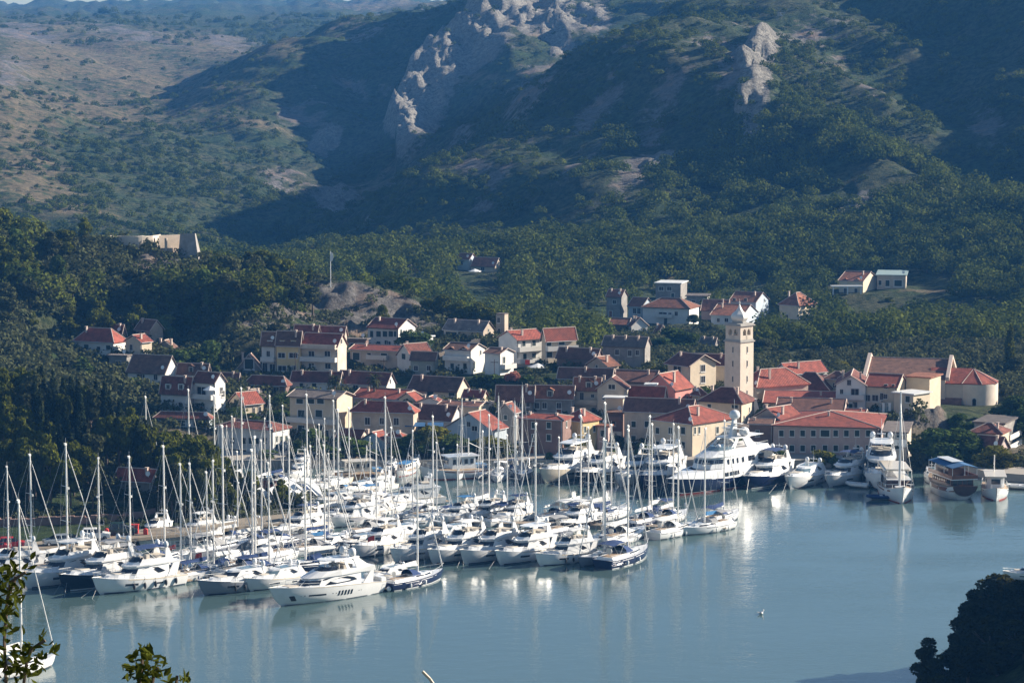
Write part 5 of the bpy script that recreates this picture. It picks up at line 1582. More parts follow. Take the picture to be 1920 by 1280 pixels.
def yacht(o, bx, br, L, hd, label, group, cat='motor yacht'):
    if o not in YP: YP[o] = [yacht_proto(o), 0]
    pr = YP[o]
    ob = pr[0] if pr[1] == 0 else copy_tree(pr[0])
    pr[1] += 1
    s = L / 16.5
    a = radians(hd)
    P = PZ(bx, br, 0)
    ob.location = (P.x - cos(a) * 6.6 * s, P.y - sin(a) * 6.6 * s, 0)
    ob.rotation_euler = (0, 0, a)
    ob.scale = (s, s, s * (1.0 if group == GQ_ else 1.16))
    tag(ob, label, cat, group)
    return ob


GF = 'motor yachts of the front left row'
yacht(('fly', 'gel', None, 3), -52, 1088, 15, 215, 'white motor yacht cut by the left frame edge', GF)
yacht(('fly', 'gel', 'hard', 1), 52, 1103, 17.5, 228, 'white yacht with hardtop, leftmost whole one of the front row', GF)
yacht(('fly', 'black', 'canvasg', 1), 124, 1108, 17.5, 230, 'black hulled yacht with white top and grey canopy in front row', GF)
yacht(('fly', 'gel', 'canvasb', 2), 188, 1114, 17, 222, 'white yacht with five black fenders along its side', GF)
yacht(('coupe', 'greyhull', None, 2), 384, 1116, 15.5, 222, 'grey hulled coupe yacht with low arched roof and dark fenders', GF)
yacht(('coupe', 'gel', None, 1), 470, 1108, 13.5, 226, 'white sport cruiser with pale windscreen left of the biggest yacht', GF)
yacht(('coupe', 'gel', None, 3), 690, 1094, 10, 222, 'small white cruiser behind the stern of the biggest front yacht', GF)
GM = 'motor yachts of the middle front row'
yacht(('fly', 'gel', 'canvasw', 3), 668, 1046, 14.5, 235, 'white flybridge trawler with grey canopy, red flag beside it', GM)
yacht(('fly', 'gel', None, 1), 741, 1054, 15.5, 230, 'first white flybridge yacht of five lying bow out mid picture', GM)
yacht(('fly', 'gel', 'canvasw', 1), 812, 1057, 16, 230, 'second of the five bow out yachts, under a pale canopy', GM)
yacht(('fly', 'gel', None, 3), 872, 1058, 16, 230, 'third of the five bow out yachts, open flybridge', GM)
yacht(('fly', 'gel', 'hard', 1), 938, 1059, 15.5, 229, 'fourth of the five bow out yachts, with hardtop', GM)
yacht(('fly', 'gel', 'canvasw', 2), 1013, 1061, 14, 220, 'fifth and rightmost bow out yacht, canopy and black fenders', GM)
yacht(('coupe', 'gel', None, 3), 700, 1020, 12.5, 222, 'white coupe cruiser just behind the five bow out yachts', GM)
yacht(('coupe', 'gel', None, 1), 805, 1018, 12, 222, 'white cruiser with pale windscreen behind the second bow out yacht', GM)
GB = 'motor boats deeper in the marina'
for i, (o, bx, br, L, hd, lab) in enumerate([
    (('coupe', 'gel', None, 3), 268, 1030, 11, 225, 'small white cruiser left of the tallest left mast'),
    (('fly', 'greyhull', None, 3), 262, 1022, 12, 250, 'grey green cabin boat moored against the track'),
    (('fly', 'gel', 'canvasw', 3), 322, 1018, 12, 225, 'white flybridge boat right of the grey green cabin boat'),
    (('coupe', 'gel', None, 1), 366, 1012, 12, 225, 'white cruiser by the stony bank, right of the track end'),
    (('coupe', 'gel', None, 3), 425, 1004, 10, 225, 'white cruiser under the pine wood edge'),
    (('fly', 'gel', 'canvasb', 3), 520, 1008, 13, 228, 'white yacht with navy canopy under the row of white panels'),
    (('coupe', 'gel', None, 3), 560, 996, 12, 222, 'white cruiser with swept arch below the white panels'),
    (('fly', 'gel', 'canvasg', 3), 615, 990, 14, 225, 'white boat with grey canopy right of the white panels'),
    (('coupe', 'gel', None, 1), 655, 974, 11, 222, 'white cruiser in front of the blue canopied one'),
    (('fly', 'gel', 'canvasl', 3), 640, 962, 12, 222, 'white motor boat under bright blue canopy in the inner basin'),
    (('coupe', 'gel', None, 3), 700, 958, 12, 222, 'white cruiser at the end of the inner basin row'),
    (('fly', 'gel', None, 3), 716, 950, 14, 205, 'long white motor boat beside the open channel'),
    (('coupe', 'gel', None, 3), 590, 952, 11, 222, 'white cruiser right behind the white panels'),
    (('coupe', 'gel', None, 1), 762, 990, 10, 222, 'small white cruiser in front of the open channel'),
    (('fly', 'gel', 'canvasl', 3), 822, 985, 12, 225, 'boat with blue cover among the middle row sailboats, left'),
    (('fly', 'gel', None, 1), 880, 980, 12, 228, 'white yacht with tall mast gear in the middle row'),
    (('fly', 'gel', 'canvasb', 3), 928, 984, 12, 232, 'yacht with navy canopy in the middle row'),
    (('fly', 'black', 'canvasw', 3), 1048, 1000, 13, 236, 'dark hulled cabin boat with pale roof in the middle row'),
    (('coupe', 'gel', None, 3), 548, 905, 12, 262, 'white cruiser behind the pine wood tip, near the white hall'),
    (('fly', 'gel', None, 3), 556, 888, 11, 265, 'white motor boat moored below the white hall'),
    (('coupe', 'gel', None, 3), 590, 925, 11, 235, 'white cruiser in the shade beside the marina hut'),
    (('coupe', 'gel', None, 3), 640, 932, 11, 232, 'white cruiser in front of the ochre fishing boat'),
    (('fly', 'gel', None, 3), 672, 926, 11, 228, 'white flybridge boat right of the ochre fishing boat'),
    (('coupe', 'gel', None, 3), 725, 890, 9, 262, 'low white cruiser by the shaded quay left of the trawler'),
    (('coupe', 'gel', None, 3), 770, 882, 9, 262, 'small boat by the parasol on the quay'),
    (('coupe', 'greyhull', None, 3), 640, 1032, 10, 228, 'grey cruiser tucked behind the biggest yacht radomes'),
    (('coupe', 'gel', None, 3), 590, 1034, 10, 228, 'white cruiser just left of the biggest yacht radomes'),
    (('coupe', 'gel', None, 1), 330, 1052, 10, 225, 'white cruiser under the sailboats right of the fendered yacht'),
]):
    yacht(o, bx, br, L, hd, lab, GB, 'motor boat')
GQ = 'large yachts along the town quay'
yacht(('fly', 'cream', 'hard', 1), 1022, 906, 22, 240, 'large yacht with sunlit cream hull, leftmost on the town quay', GQ)
yacht(('fly', 'black', None, 1), 1088, 908, 19, 240, 'black hulled low yacht right of the cream hulled one', GQ)
yacht(('fly', 'gel', None, 1), 1162, 912, 19, 242, 'white yacht with twin radomes and raked arch on the quay', GQ)
yacht(('fly', 'navy', 'hard', 1), 1206, 918, 22, 246, 'navy hulled yacht between twin radome yacht and superyacht', GQ)
yacht(('fly', 'navy', 'canvasb', 1), 1402, 917, 20, 238, 'navy yacht with navy canopy right of the superyacht', GQ)
yacht(('coupe', 'gel', None, 1), 1482, 917, 19, 243, 'rounded white coupe yacht with pale windscreen on the quay', GQ)
yacht(('fly', 'gel', 'canvasb', 3), 1555, 913, 18, 238, 'white flybridge yacht with navy canopy in front of the hotel', GQ)
tall = yacht(('fly', 'gel', 'hard', 2), 1652, 920, 25, 262, 'tallest white yacht on the quay, moored behind the gulet', GQ)
yacht(('coupe', 'gel', None, 3), 1888, 1086, 9, 185, 'small motor boat cut by the right frame edge', None, 'motor boat')
yacht(('coupe', 'gel', None, 3), 1748, 908, 11, 262, 'old white launch with small windows left of the wooden boat', None, 'motor boat')


# ---- the biggest yacht of the front row
def hero():
    P0, P1 = PZ(527, 1136), PZ(702, 1106)
    d = P0 - P1; a = atan2(d.y, d.x)
    L = d.length * 1.0
    t = thing('motor_yacht', 'biggest white motor yacht of the front row, hull with slanted windows', 'motor yacht')
    st = [(-12, 2.6, 2.0, 2.3, -11.3), (-8, 2.9, 2.3, 2.65, -8), (-3, 3.0, 2.6, 2.7, -3), (2, 2.85, 2.85, 2.2, 1.6), (6.5, 2.1, 3.15, 1.3, 5.6), (10, 1.0, 3.4, .3, 8.2), (11.6, .3, 3.55, .06, 9.2), (12, .04, 3.6, .02, 9.4)]
    H = Hull(st)
    h = H.mesh().build('hull', M['gel'], t, True)
    H.strip(.01, .05, -11.2, 9.0, .02).build('boot_stripe', M['stripe'], h)
    H.strip(.955, 1.0, -11.9, 11.4, .05).build('rubbing_strake', M['cream'], h)
    H.strip(.46, .56, 1.6, 5.0, .03, 4).build('hull_window', M['glass'], h)
    H.strip(.50, .54, 5.6, 5.9, .03, 1).build('porthole', M['glass'], h)
    H.strip(.50, .54, 6.3, 6.6, .03, 1).build('porthole', M['glass'], h)
    for x in (-.6, .1, -5.6, -6.1): H.strip(.50, .54, x, x + .22, .03, 1).build('porthole', M['glass'], h)
    for i in range(5):
        m = MB(); x = -3.9 + i * .68
        for sg in (-1, 1):
            q = [(x, .34), (x + .34, .34), (x + .1, .66), (x - .24, .66)]
            pts = [(u, sg * (H.y(u, f) + .05), H.z(u) * f) for u, f in q]
            m.add(pts, [(0, 1, 2, 3) if sg < 0 else (3, 2, 1, 0)])
        m.build('slanted_window', M['glass'], h)
    m = MB()
    for sg in (-1, 1):
        q = [(7.1, .26), (8.0, .26), (8.6, .55), (7.6, .55)]
        pts = [(u, sg * (H.y(u, f) + .06), H.z(u) * f) for u, f in q]
        m.add(pts, [(0, 1, 2, 3) if sg < 0 else (3, 2, 1, 0)])
    m.build('anchor_pocket', M['rubber'], h)
    H.deck().build('deck', M['gel'], t)
    m = MB(); m.box(-13.2, -11.8, -2.3, 2.3, .35, .55); m.build('swim_platform', M['teak'], t)
    m = MB(); m.box(-12.0, -11.0, -2.4, 2.4, 1.9, 2.7); m.build('transom_wing', M['gel'], t)
    # lower house with windscreen
    ob = mirror([(-6.5, 2.3), (-1, 2.45), (3.2, 2.2), (6.0, 1.4), (6.8, .4)]); ot = mirror([(-6.5, 2.2), (-1, 2.25), (1.8, 1.9), (3.6, 1.2), (4.1, .35)])
    m = MB(); m.frus(ob, 2.3, ot, 4.3); sa = m.build('saloon', M['gel'], t)
    m = MB()
    n = len(ob)
    band(m, ob, 2.3, ot, 4.3, .42, .80, .05, 2, n - 3); m.build('windscreen', M['glass'], sa)
    m = MB()
    for sg in (-1, 1):
        for x in (.3,):
            pass
    for y_ in (-.75, .75):
        m.tube((5.95, y_, 3.05), (4.7, y_ * .9, 3.92), .06, .06, 4)
    m.build('windscreen_bar', M['gel'], sa)
    m = MB()
    for sg in (-1, 1):
        def P(x, f):
            yb = interp([(p[0], abs(p[1])) for p in ob[:n // 2]], x); yt = interp([(p[0], abs(p[1])) for p in ot[:n // 2]], x)
            return (x, sg * (yb * (1 - f) + yt * f + .06), 2.3 + 2.0 * f)
        pts = [P(-5.6, .42), P(-4.0, .34), P(-.8, .30), P(1.6, .30), P(.4, .58), P(-1.6, .80), P(-3.4, .84), P(-4.9, .66)]
        m.add(pts, [tuple(range(8)) if sg < 0 else tuple(range(7, -1, -1))])
        pts = [P(2.2, .62), P(3.0, .60), P(1.4, .88), P(-1.2, .97), P(0, .88)]
        m.add(pts, [tuple(range(5)) if sg < 0 else tuple(range(4, -1, -1))])
    m.build('side_window', M['glass'], sa)
    m = MB(); m.box(6.2, 8.4, -1.0, 1.0, 3.05, 3.35); m.build('sun_pad', M['seat'], t)
    # upper deck with its smooth pale brow
    o1 = mirror([(-9.8, 2.3), (-2, 2.5), (2.4, 2.05), (4.3, 1.2), (4.8, .35)]); o2 = mirror([(-9.5, 2.4), (-2, 2.4), (.6, 1.9), (1.9, 1.1), (2.3, .3)])
    m = MB(); m.frus(o1, 4.302, o2, 5.2)
    for sg in (-1, 1):
        m.frus([(-9.0, sg * 2.45), (-6.8, sg * 2.45), (-6.8, sg * 2.2), (-9.0, sg * 2.2)], 2.2, [(-9.4, sg * 2.3), (-8.6, sg * 2.3), (-8.6, sg * 2.1), (-9.4, sg * 2.1)], 4.3)
    ud = m.build('upper_deck', M['gel'], t)
    o3 = mirror([(-1.5, 1.9), (.2, 1.8), (1.5, 1.1), (1.8, .3)]); o4 = mirror([(-1.8, 1.8), (-.5, 1.65), (.3, 1.0), (.5, .3)])
    m = MB(); m.frus(o3, 5.202, o4, 5.8); m.build('wind_deflector', M['glass'], ud)
    m = MB(); m.box(-5.2, -3.2, -1.5, 1.5, 5.202, 5.75).box(-2.6, -2.0, -1.2, 1.2, 5.202, 6.0); m.build('seating', M['seat'], ud)
    m = MB()
    for sg in (-1, 1):
        m.frus([(-8.6, sg * 2.25), (-5.6, sg * 2.25), (-5.6, sg * 2.05), (-8.6, sg * 2.05)], 5.15, [(-6.2, sg * 1.9), (-5.0, sg * 1.9), (-5.0, sg * 1.7), (-6.2, sg * 1.7)], 6.85)
        m.frus([(-4.2, sg * 2.1), (-3.5, sg * 2.1), (-3.5, sg * 1.95), (-4.2, sg * 1.95)], 5.15, [(-3.4, sg * 1.85), (-2.9, sg * 1.85), (-2.9, sg * 1.7), (-3.4, sg * 1.7)], 6.85)
    m.build('radar_arch', M['gel'], t)
    oh = mirror([(-6.6, 1.7), (-4, 2.0), (-1.0, 1.9), (.6, 1.2), (1.1, .4)])
    m = MB(); m.frus(oh, 6.85, [(x * .98, y * .96) for x, y in oh], 7.02); m.build('hardtop', M['gel'], t)
    for sg in (-1, 1):
        m = MB(); m.rev([(.35, 0), (.5, .15), (.68, .4), (.7, .9), (.6, 1.25), (.38, 1.5), (.02, 1.6)], 14); m.build('radome', M['gel'], t, True, loc=(-5.3, sg * 1.25, 7.02))
    m = MB(); m.tube((-5.0, -.25, 7.02), (-5.2, -.1, 9.1), .09).tube((-5.0, .25, 7.02), (-5.2, .1, 9.1), .09)
    for z in (7.6, 8.1, 8.6): m.box(-5.3, -4.9, -.6, .6, z, z + .1)
    m.tube((-5.1, 0, 9.1), (-5.1, 0, 10.6), .03); m.box(-5.2, -5.0, -.8, .8, 8.95, 9.1); m.build('radar_mast', M['gel'], t)
    m = MB()
    for sg in (-1, 1):
        pts = [(x, sg * (interp([(q[0], q[1]) for q in st], x) - .1), H.z(x) + .7) for x in (3, 5, 7, 9, 10.6, 11.5)] + [(12.0, 0, 4.35)]
        m.path(pts, .035, 4)
        for p in pts[:-1]: m.tube((p[0], p[1], p[2] - .7), p, .03, .03, 4)
    m.build('guard_rail', M['wire'], t)
    m = MB(); m.ball((0, 0, 0), .42, 10, 8); m.build('fender', M['gel'], t, True, loc=(-12.3, -2.6, .35)) if False else None
    m = MB(); m.ball((0, 0, 0), .45, 10, 8); m.build('fender', M['gel'], t, True, loc=(-12.4, 2.7, .5))
    m = MB(); m.tube((-11.6, 0, 2.6), (-12.4, 0, 4.4), .05); m.build('flagstaff', M['alu'], t)
    s = L / 20.7
    t.location = (P0.x - cos(a) * 9.4 * s, P0.y - sin(a) * 9.4 * s, 0); t.rotation_euler = (0, 0, a); t.scale = (s, s, s)


hero()


# ---- superyacht
def superyacht():
    P0 = PZ(1274, 929); a = radians(180 + 50)
    t = thing('superyacht', 'huge superyacht with navy hull, red waterline and white decks', 'superyacht')
    st = [(-17, 3.4, 2.6, 3.1, -16), (-12, 3.9, 2.7, 3.6, -12), (-4, 4.1, 2.9, 3.8, -4), (4, 3.9, 3.3, 3.2, 3.6), (10, 2.9, 3.9, 1.9, 9), (14.5, 1.5, 4.4, .6, 12.6), (16.6, .4, 4.75, .08, 13.8), (17, .05, 4.8, .03, 14.1)]
    H = Hull(st)
    h = H.mesh().build('hull', M['navy'], t, True)
    H.strip(.0, .13, -15.8, 13.6, .03).build('red_waterline', M['redbot'], h)
    H.strip(.13, .155, -15.8, 13.6, .04).build('white_line', M['gel'], h)
    H.strip(.96, 1.0, -16.8, 16.3, .06).build('rubbing_strake', M['gel'], h)
    H.deck().build('deck', M['gel'], t)
    # bulwark forward and the main deck house, full beam
    o1 = mirror([(-14, 3.3), (-4, 3.9), (4, 3.8), (9.5, 2.9), (13.6, 1.6), (16.2, .3)]); o2 = mirror([(-14, 3.3), (-4, 3.8), (4, 3.6), (8.2, 2.7), (11.0, 1.5), (12.4, .3)])
    zb = 2.7
    m = MB(); m.frus(o1, [2.6, 2.8, 3.2, 3.8, 4.3, 4.6] + [4.6, 4.3, 3.8, 3.2, 2.8, 2.6], o2, 5.5); md = m.build('main_deck_house', M['gel'], t)
    for i, x in enumerate((-1.2, -.4, .4, 1.2, 2.3, 3.1)):
        m = MB()
        for sg in (-1, 1): m.add([(x, sg * 3.93, 3.6), (x + .5, sg * 3.92, 3.6), (x + .5, sg * 3.86, 4.6), (x, sg * 3.87, 4.6)], [(0, 1, 2, 3) if sg < 0 else (3, 2, 1, 0)])
        m.build('cabin_window', M['glass'], md)
    for i, x in enumerate((-10.6, -9.5, -8.4, -7.3)):
        m = MB()
        for sg in (-1, 1): m.add([(x, sg * 3.78, 3.4), (x + .8, sg * 3.8, 3.4), (x + .8, sg * 3.75, 4.8), (x, sg * 3.72, 4.8)], [(0, 1, 2, 3) if sg < 0 else (3, 2, 1, 0)])
        m.build('saloon_window', M['glass'], md)
    # wheelhouse deck
    p1 = mirror([(-14.5, 3.5), (-4, 3.7), (3.4, 3.2), (6.0, 2.2), (6.9, .5)]); p2 = mirror([(-12.5, 3.2), (-4, 3.45), (2.6, 2.9), (5.0, 1.9), (5.8, .45)])
    m = MB(); m.frus(p1, 5.502, p2, 8.3); wd = m.build('wheelhouse_deck', M['gel'], t)
    n = len(p1)
    m = MB(); band(m, p1, 5.5, p2, 8.3, .45, .82, .05, 2, n - 3); wg = m.build('wheelhouse_window', M['glass'], wd)
    m = MB()
    for y_ in (-2.4, -1.5, -.5, .5, 1.5, 2.4):
        x_ = interp([(0, 6.6), (1.9, 5.9), (2.9, 4.0)], abs(y_)); m.tube((x_ + .25, y_, 6.7), (x_ - .25, y_, 7.9), .07, .07, 4)
    m.build('mullion', M['gel'], wg)
    for x, w_ in ((1.2, .5), (-.2, .4), (-1.5, .4), (-3.2, .5), (-5.6, 1.0), (-6.8, 1.0), (-10.0, 2.0)):
        m = MB()
        for sg in (-1, 1):
            y0_ = interp([(q[0], q[1]) for q in [(-14.5, 3.5), (-4, 3.7), (3.4, 3.2)]], x) * .55 + interp([(-12.5, 3.2), (-4, 3.45), (2.6, 2.9)], x) * .45 + .1
            m.add([(x, sg * y0_, 6.3), (x + w_, sg * y0_, 6.3), (x + w_, sg * (y0_ - .08), 7.6), (x, sg * (y0_ - .08), 7.6)], [(0, 1, 2, 3) if sg < 0 else (3, 2, 1, 0)])
        m.build('side_window', M['glass'], wd)
    m = MB(); m.frus(mirror([(-15, 3.6), (-4, 3.8), (3.8, 3.4), (7.2, 2.2), (8, .5)]), 5.3, mirror([(-15, 3.6), (-4, 3.8), (3.8, 3.4), (7.2, 2.2), (8, .5)]), 5.5); m.build('deck_overhang', M['gel'], wd)
    # sun deck brow
    q1 = mirror([(-12.8, 3.3), (-4, 3.6), (3.0, 3.1), (5.6, 2.0), (6.3, .5)]); q2 = mirror([(-12.0, 3.0), (-4, 3.2), (.5, 2.7), (2.2, 1.7), (2.8, .4)])
    m = MB(); m.frus(q1, 8.302, q2, 9.7); sd = m.build('sun_deck', M['gel'], t)
    m = MB(); m.frus(mirror([(-1.2, 2.6), (1.2, 2.4), (2.6, 1.5), (3.0, .4)]), 9.702, mirror([(-1.4, 2.4), (.2, 2.1), (1.4, 1.3), (1.7, .4)]), 10.4); m.build('wind_deflector', M['tint'], sd)
    m = MB()
    for sg in (-1, 1):
        m.frus([(-8.6, sg * 2.8), (-5.4, sg * 2.8), (-5.4, sg * 2.5), (-8.6, sg * 2.5)], 9.5, [(-6.6, sg * 2.3), (-4.6, sg * 2.3), (-4.6, sg * 2.0), (-6.6, sg * 2.0)], 12.0)
        m.frus([(-1.6, sg * 2.5), (-.2, sg * 2.5), (-.2, sg * 2.3), (-1.6, sg * 2.3)], 9.7, [(-3.4, sg * 2.2), (-2.4, sg * 2.2), (-2.4, sg * 2.0), (-3.4, sg * 2.0)], 12.0)
    m.box(-7, -1.8, -2.35, 2.35, 12.0, 12.25); m.box(-11.6, -7.02, -2.2, 2.2, 12.05, 12.17)
    ar = m.build('radar_arch', M['gel'], t)
    m = MB(); m.frus([(-5, -.6), (-3.4, -.4), (-3.4, .4), (-5, .6)], 12.25, [(-5.2, -.35), (-4.4, -.25), (-4.4, .25), (-5.2, .35)], 16.4)
    m.box(-5.3, -4.2, -2.6, 2.6, 14.0, 14.18).box(-5.2, -4.3, -1.9, 1.9, 15.4, 15.55).box(-4.4, -3.9, -1.2, 1.2, 14.8, 14.95); m.tube((-4.8, .0, 16.4), (-4.8, .0, 21.5), .05)
    m.build('radar_mast', M['gel'], t)
    for x, y_, z, r_ in ((-5.9, 1.6, 12.25, 1.0), (-5.9, -1.6, 12.25, 1.0), (-4.9, 0, 16.4, 1.05), (1.2, 0.6, 9.9, .5)):
        m = MB(); m.rev([(r_ * .4, 0), (r_ * .7, r_ * .2), (r_, r_ * .6), (r_ * 1.0, r_ * 1.3), (r_ * .8, r_ * 1.9), (r_ * .4, r_ * 2.2), (.02, r_ * 2.3)], 14); m.build('radome', M['gel'], t, True, loc=(x, y_, z))
    m = MB(); m.box(-15.5, -13.2, -2.5, 2.5, 5.52, 6.3); m.build('tender_cradle', M['gel'], t)
    m = MB(); m.ball((-14, 0, 6.9), 1.0, 8, 6); m.build('life_raft', M['gel'], t, True)
    m = MB()
    for sg in (-1, 1):
        pts = [(x, sg * (interp([(q[0], q[1]) for q in q2[:5]] if False else [(-12, 3.0), (-4, 3.2), (.5, 2.7)], x)), 10.4) for x in (-12, -8, -4, 0)]
        m.path(pts, .05, 4)
        for p in pts: m.tube((p[0], p[1], 9.6), p, .04, .04, 4)
    m.build('guard_rail', M['wire'], t)
    t.location = (P0.x - cos(a) * 14.1 - .6, P0.y - sin(a) * 14.1, 0); t.rotation_euler = (0, 0, a); t.scale = (1.02, 1.0, .78)


superyacht()


# ---- gulet, wooden excursion boat, small ferry, fishing boats
def gulet():
    P0 = PZ(1692, 944); a = radians(270 - 2)
    t = thing('gulet', 'white wooden gulet with tall single mast and cream awning', 'gulet')
    st = [(-11, 2.5, 2.4, 2.0, -10), (-7, 3.1, 2.0, 2.9, -7), (-1, 3.3, 1.9, 3.1, -1), (5, 2.8, 2.2, 2.3, 4.8), (9, 1.5, 2.8, .8, 8.2), (10.8, .35, 3.3, .08, 9.6), (11, .05, 3.4, .03, 9.8)]
    H = Hull(st); h = H.mesh().build('hull', M['gel'], t, True)
    H.strip(0, .06, -10, 9.4, .02).build('red_waterline', M['redbot'], h)
    H.strip(.74, .86, -10.6, 10.2, .05).build('wooden_band', M['wood'], h)
    H.deck().build('deck', M['teak'], t)
    m = MB(); m.frus(mirror([(-7, 2.1), (3.2, 2.2), (4.2, 1.4)]), 1.9, mirror([(-7, 2.0), (3.0, 2.1), (3.8, 1.3)]), 3.5); c = m.build('deckhouse', M['darkwood'], t)
    m = MB(); m.box(-7.2, 4.2, -2.3, 2.3, 3.5, 3.68); m.build('deckhouse_roof', M['gel'], c)
    m = MB(); m.box(-9.5, 2.0, -2.7, 2.7, 5.0, 5.12).box(-9.2, 1.7, -2.2, 2.2, 5.122, 5.32); aw = m.build('awning', M['cream'], t)
    m = MB()
    for x in (-9.3, -4, 1.8):
        for y in (-2.6, 2.6): m.tube((x, y, 2), (x, y, 5), .06)
    m.build('awning_post', M['gel'], aw)
    m = MB(); m.box(5, 7.5, -1.0, 1.0, 2.2, 2.7); m.build('fore_hatch', M['gel'], t)
    zt = PY(1693, 735, P0.y + 4).z
    m = MB(); m.tube((4.8, 0, 1.5), (4.8, 0, zt), .24, .15, 8); ma = m.build('mast', M['gel'], t, True)
    m = MB()
    for sg in (-1, 1): m.tube((4.2, sg * 2.8, 2.2), (4.8, 0, zt * .86), .035, .035, 4)
    m.tube((12.6, 0, 3.6), (4.8, 0, zt * .9), .035, .035, 4).tube((4.6, -1.3, zt * .6), (4.6, 1.3, zt * .6), .06); m.build('stays', M['wire'], ma)
    m = MB(); m.tube((10.2, 0, 3.2), (13.4, 0, 3.8), .14, .08); m.build('bowsprit', M['wood'], t)
    m = MB()
    for sg in (-1, 1):
        pts = [(x, sg * (interp([(q[0], q[1]) for q in st], x) - .1), H.z(x) + .7) for x in (-10.5, -7, -3, 1, 5, 8, 10.2)]
        m.path(pts, .05, 4)
        for p in pts: m.tube((p[0], p[1], p[2] - .7), p, .04, .04, 4)
    m.build('guard_rail', M['gel'], t)
    t.location = (P0.x - cos(a) * 9.8, P0.y - sin(a) * 9.8, 0); t.rotation_euler = (0, 0, a)


gulet()


def excursion():
    P0 = PZ(1806, 936); a = radians(90 + 14)     # stern towards the viewer
    t = thing('excursion_boat', 'wooden excursion boat with round dark stern and blue awning', 'excursion boat')
    st = [(-10.5, 2.9, 3.4, 1.3, -9), (-8.5, 3.5, 3.0, 2.7, -7.6), (-3, 3.6, 2.6, 3.2, -3), (3, 3.2, 2.6, 2.7, 3), (8, 1.6, 3.2, .9, 7.4), (10.2, .2, 3.9, .05, 9.2)]
    H = Hull(st); h = H.mesh().build('hull', M['gel'], t, True)
    H.strip(.62, .98, -10.2, 9.5, .05).build('wooden_topside', M['wood'], h)
    m = MB()
    pts = []
    for i in range(13):
        a_ = pi * i / 12; pts.append((cos(a_) * 3.1, -sin(a_) * 2.5))
    vs = [(-10.62 + (z * -.12), y, 3.4 + z) for y, z in pts]
    m.add(vs + [(-10.3, y, z) for _, y, z in [(0, v[1], v[2]) for v in vs]], [tuple(range(13)), tuple(range(25, 12, -1))] + [(i, 13 + i, 14 + i, 1 + i) for i in range(12)] + [(12, 25, 13, 0)])
    m.build('transom', M['darkwood'], t)
    H.deck().build('deck', M['teak'], t)
    m = MB(); m.frus(mirror([(-8.6, 2.9), (3, 2.7), (5, 1.6)]), 2.8, mirror([(-8.6, 2.8), (3, 2.6), (4.6, 1.5)]), 4.9); c = m.build('lower_saloon', M['darkwood'], t)
    m = MB()
    for i in range(4): m.box(-8.68, -8.6, -2.4 + i * 1.25, -1.5 + i * 1.25, 3.5, 4.6)
    for i in range(8):
        for sg in (-1, 1): m.box(-7.8 + i * 1.3, -6.9 + i * 1.3, min(sg * 2.84, sg * 2.9), max(sg * 2.84, sg * 2.9), 3.5, 4.5)
    m.build('saloon_window', M['glass'], c)
    m = MB(); m.box(-10.2, 5.2, -3.3, 3.3, 4.9, 5.1); ud = m.build('upper_deck', M['gel'], t)
    m = MB(); m.box(-10.2, -10.05, -3.3, 3.3, 5.102, 6.0)
    for sg in (-1, 1): m.box(-10.05, 4, min(sg * 3.15, sg * 3.3), max(sg * 3.15, sg * 3.3), 5.102, 6.0)
    m.build('bulwark', M['wood'], ud)
    m = MB(); m.box(-5, 2.5, -2, 2, 5.102, 7.0); m.build('wheelhouse', M['darkwood'], ud)
    m = MB(); m.slab([(-10.4, -3.3, 7.9), (4.2, -3.3, 7.9), (4.2, 0, 8.6), (-10.4, 0, 8.6)], .08); m.slab([(-10.4, 0, 8.6), (4.2, 0, 8.6), (4.2, 3.3, 7.9), (-10.4, 3.3, 7.9)], .08); aw = m.build('awning', M['canvasd'], t)
    m = MB()
    for x in (-10, -5, 0, 4):
        for y in (-3.1, 3.1): m.tube((x, y, 5.1), (x, y, 7.9), .07)
    m.tube((-10, 0, 5.1), (-10, 0, 8.5), .09); m.box(-6, 3, -1.4, 1.4, 8.65, 8.8); m.build('awning_post', M['gel'], aw)
    t.location = (P0.x + cos(a) * 7.5, P0.y + sin(a) * 7.5, 0); t.rotation_euler = (0, 0, a); t.scale = (.8, .8, .78)


excursion()


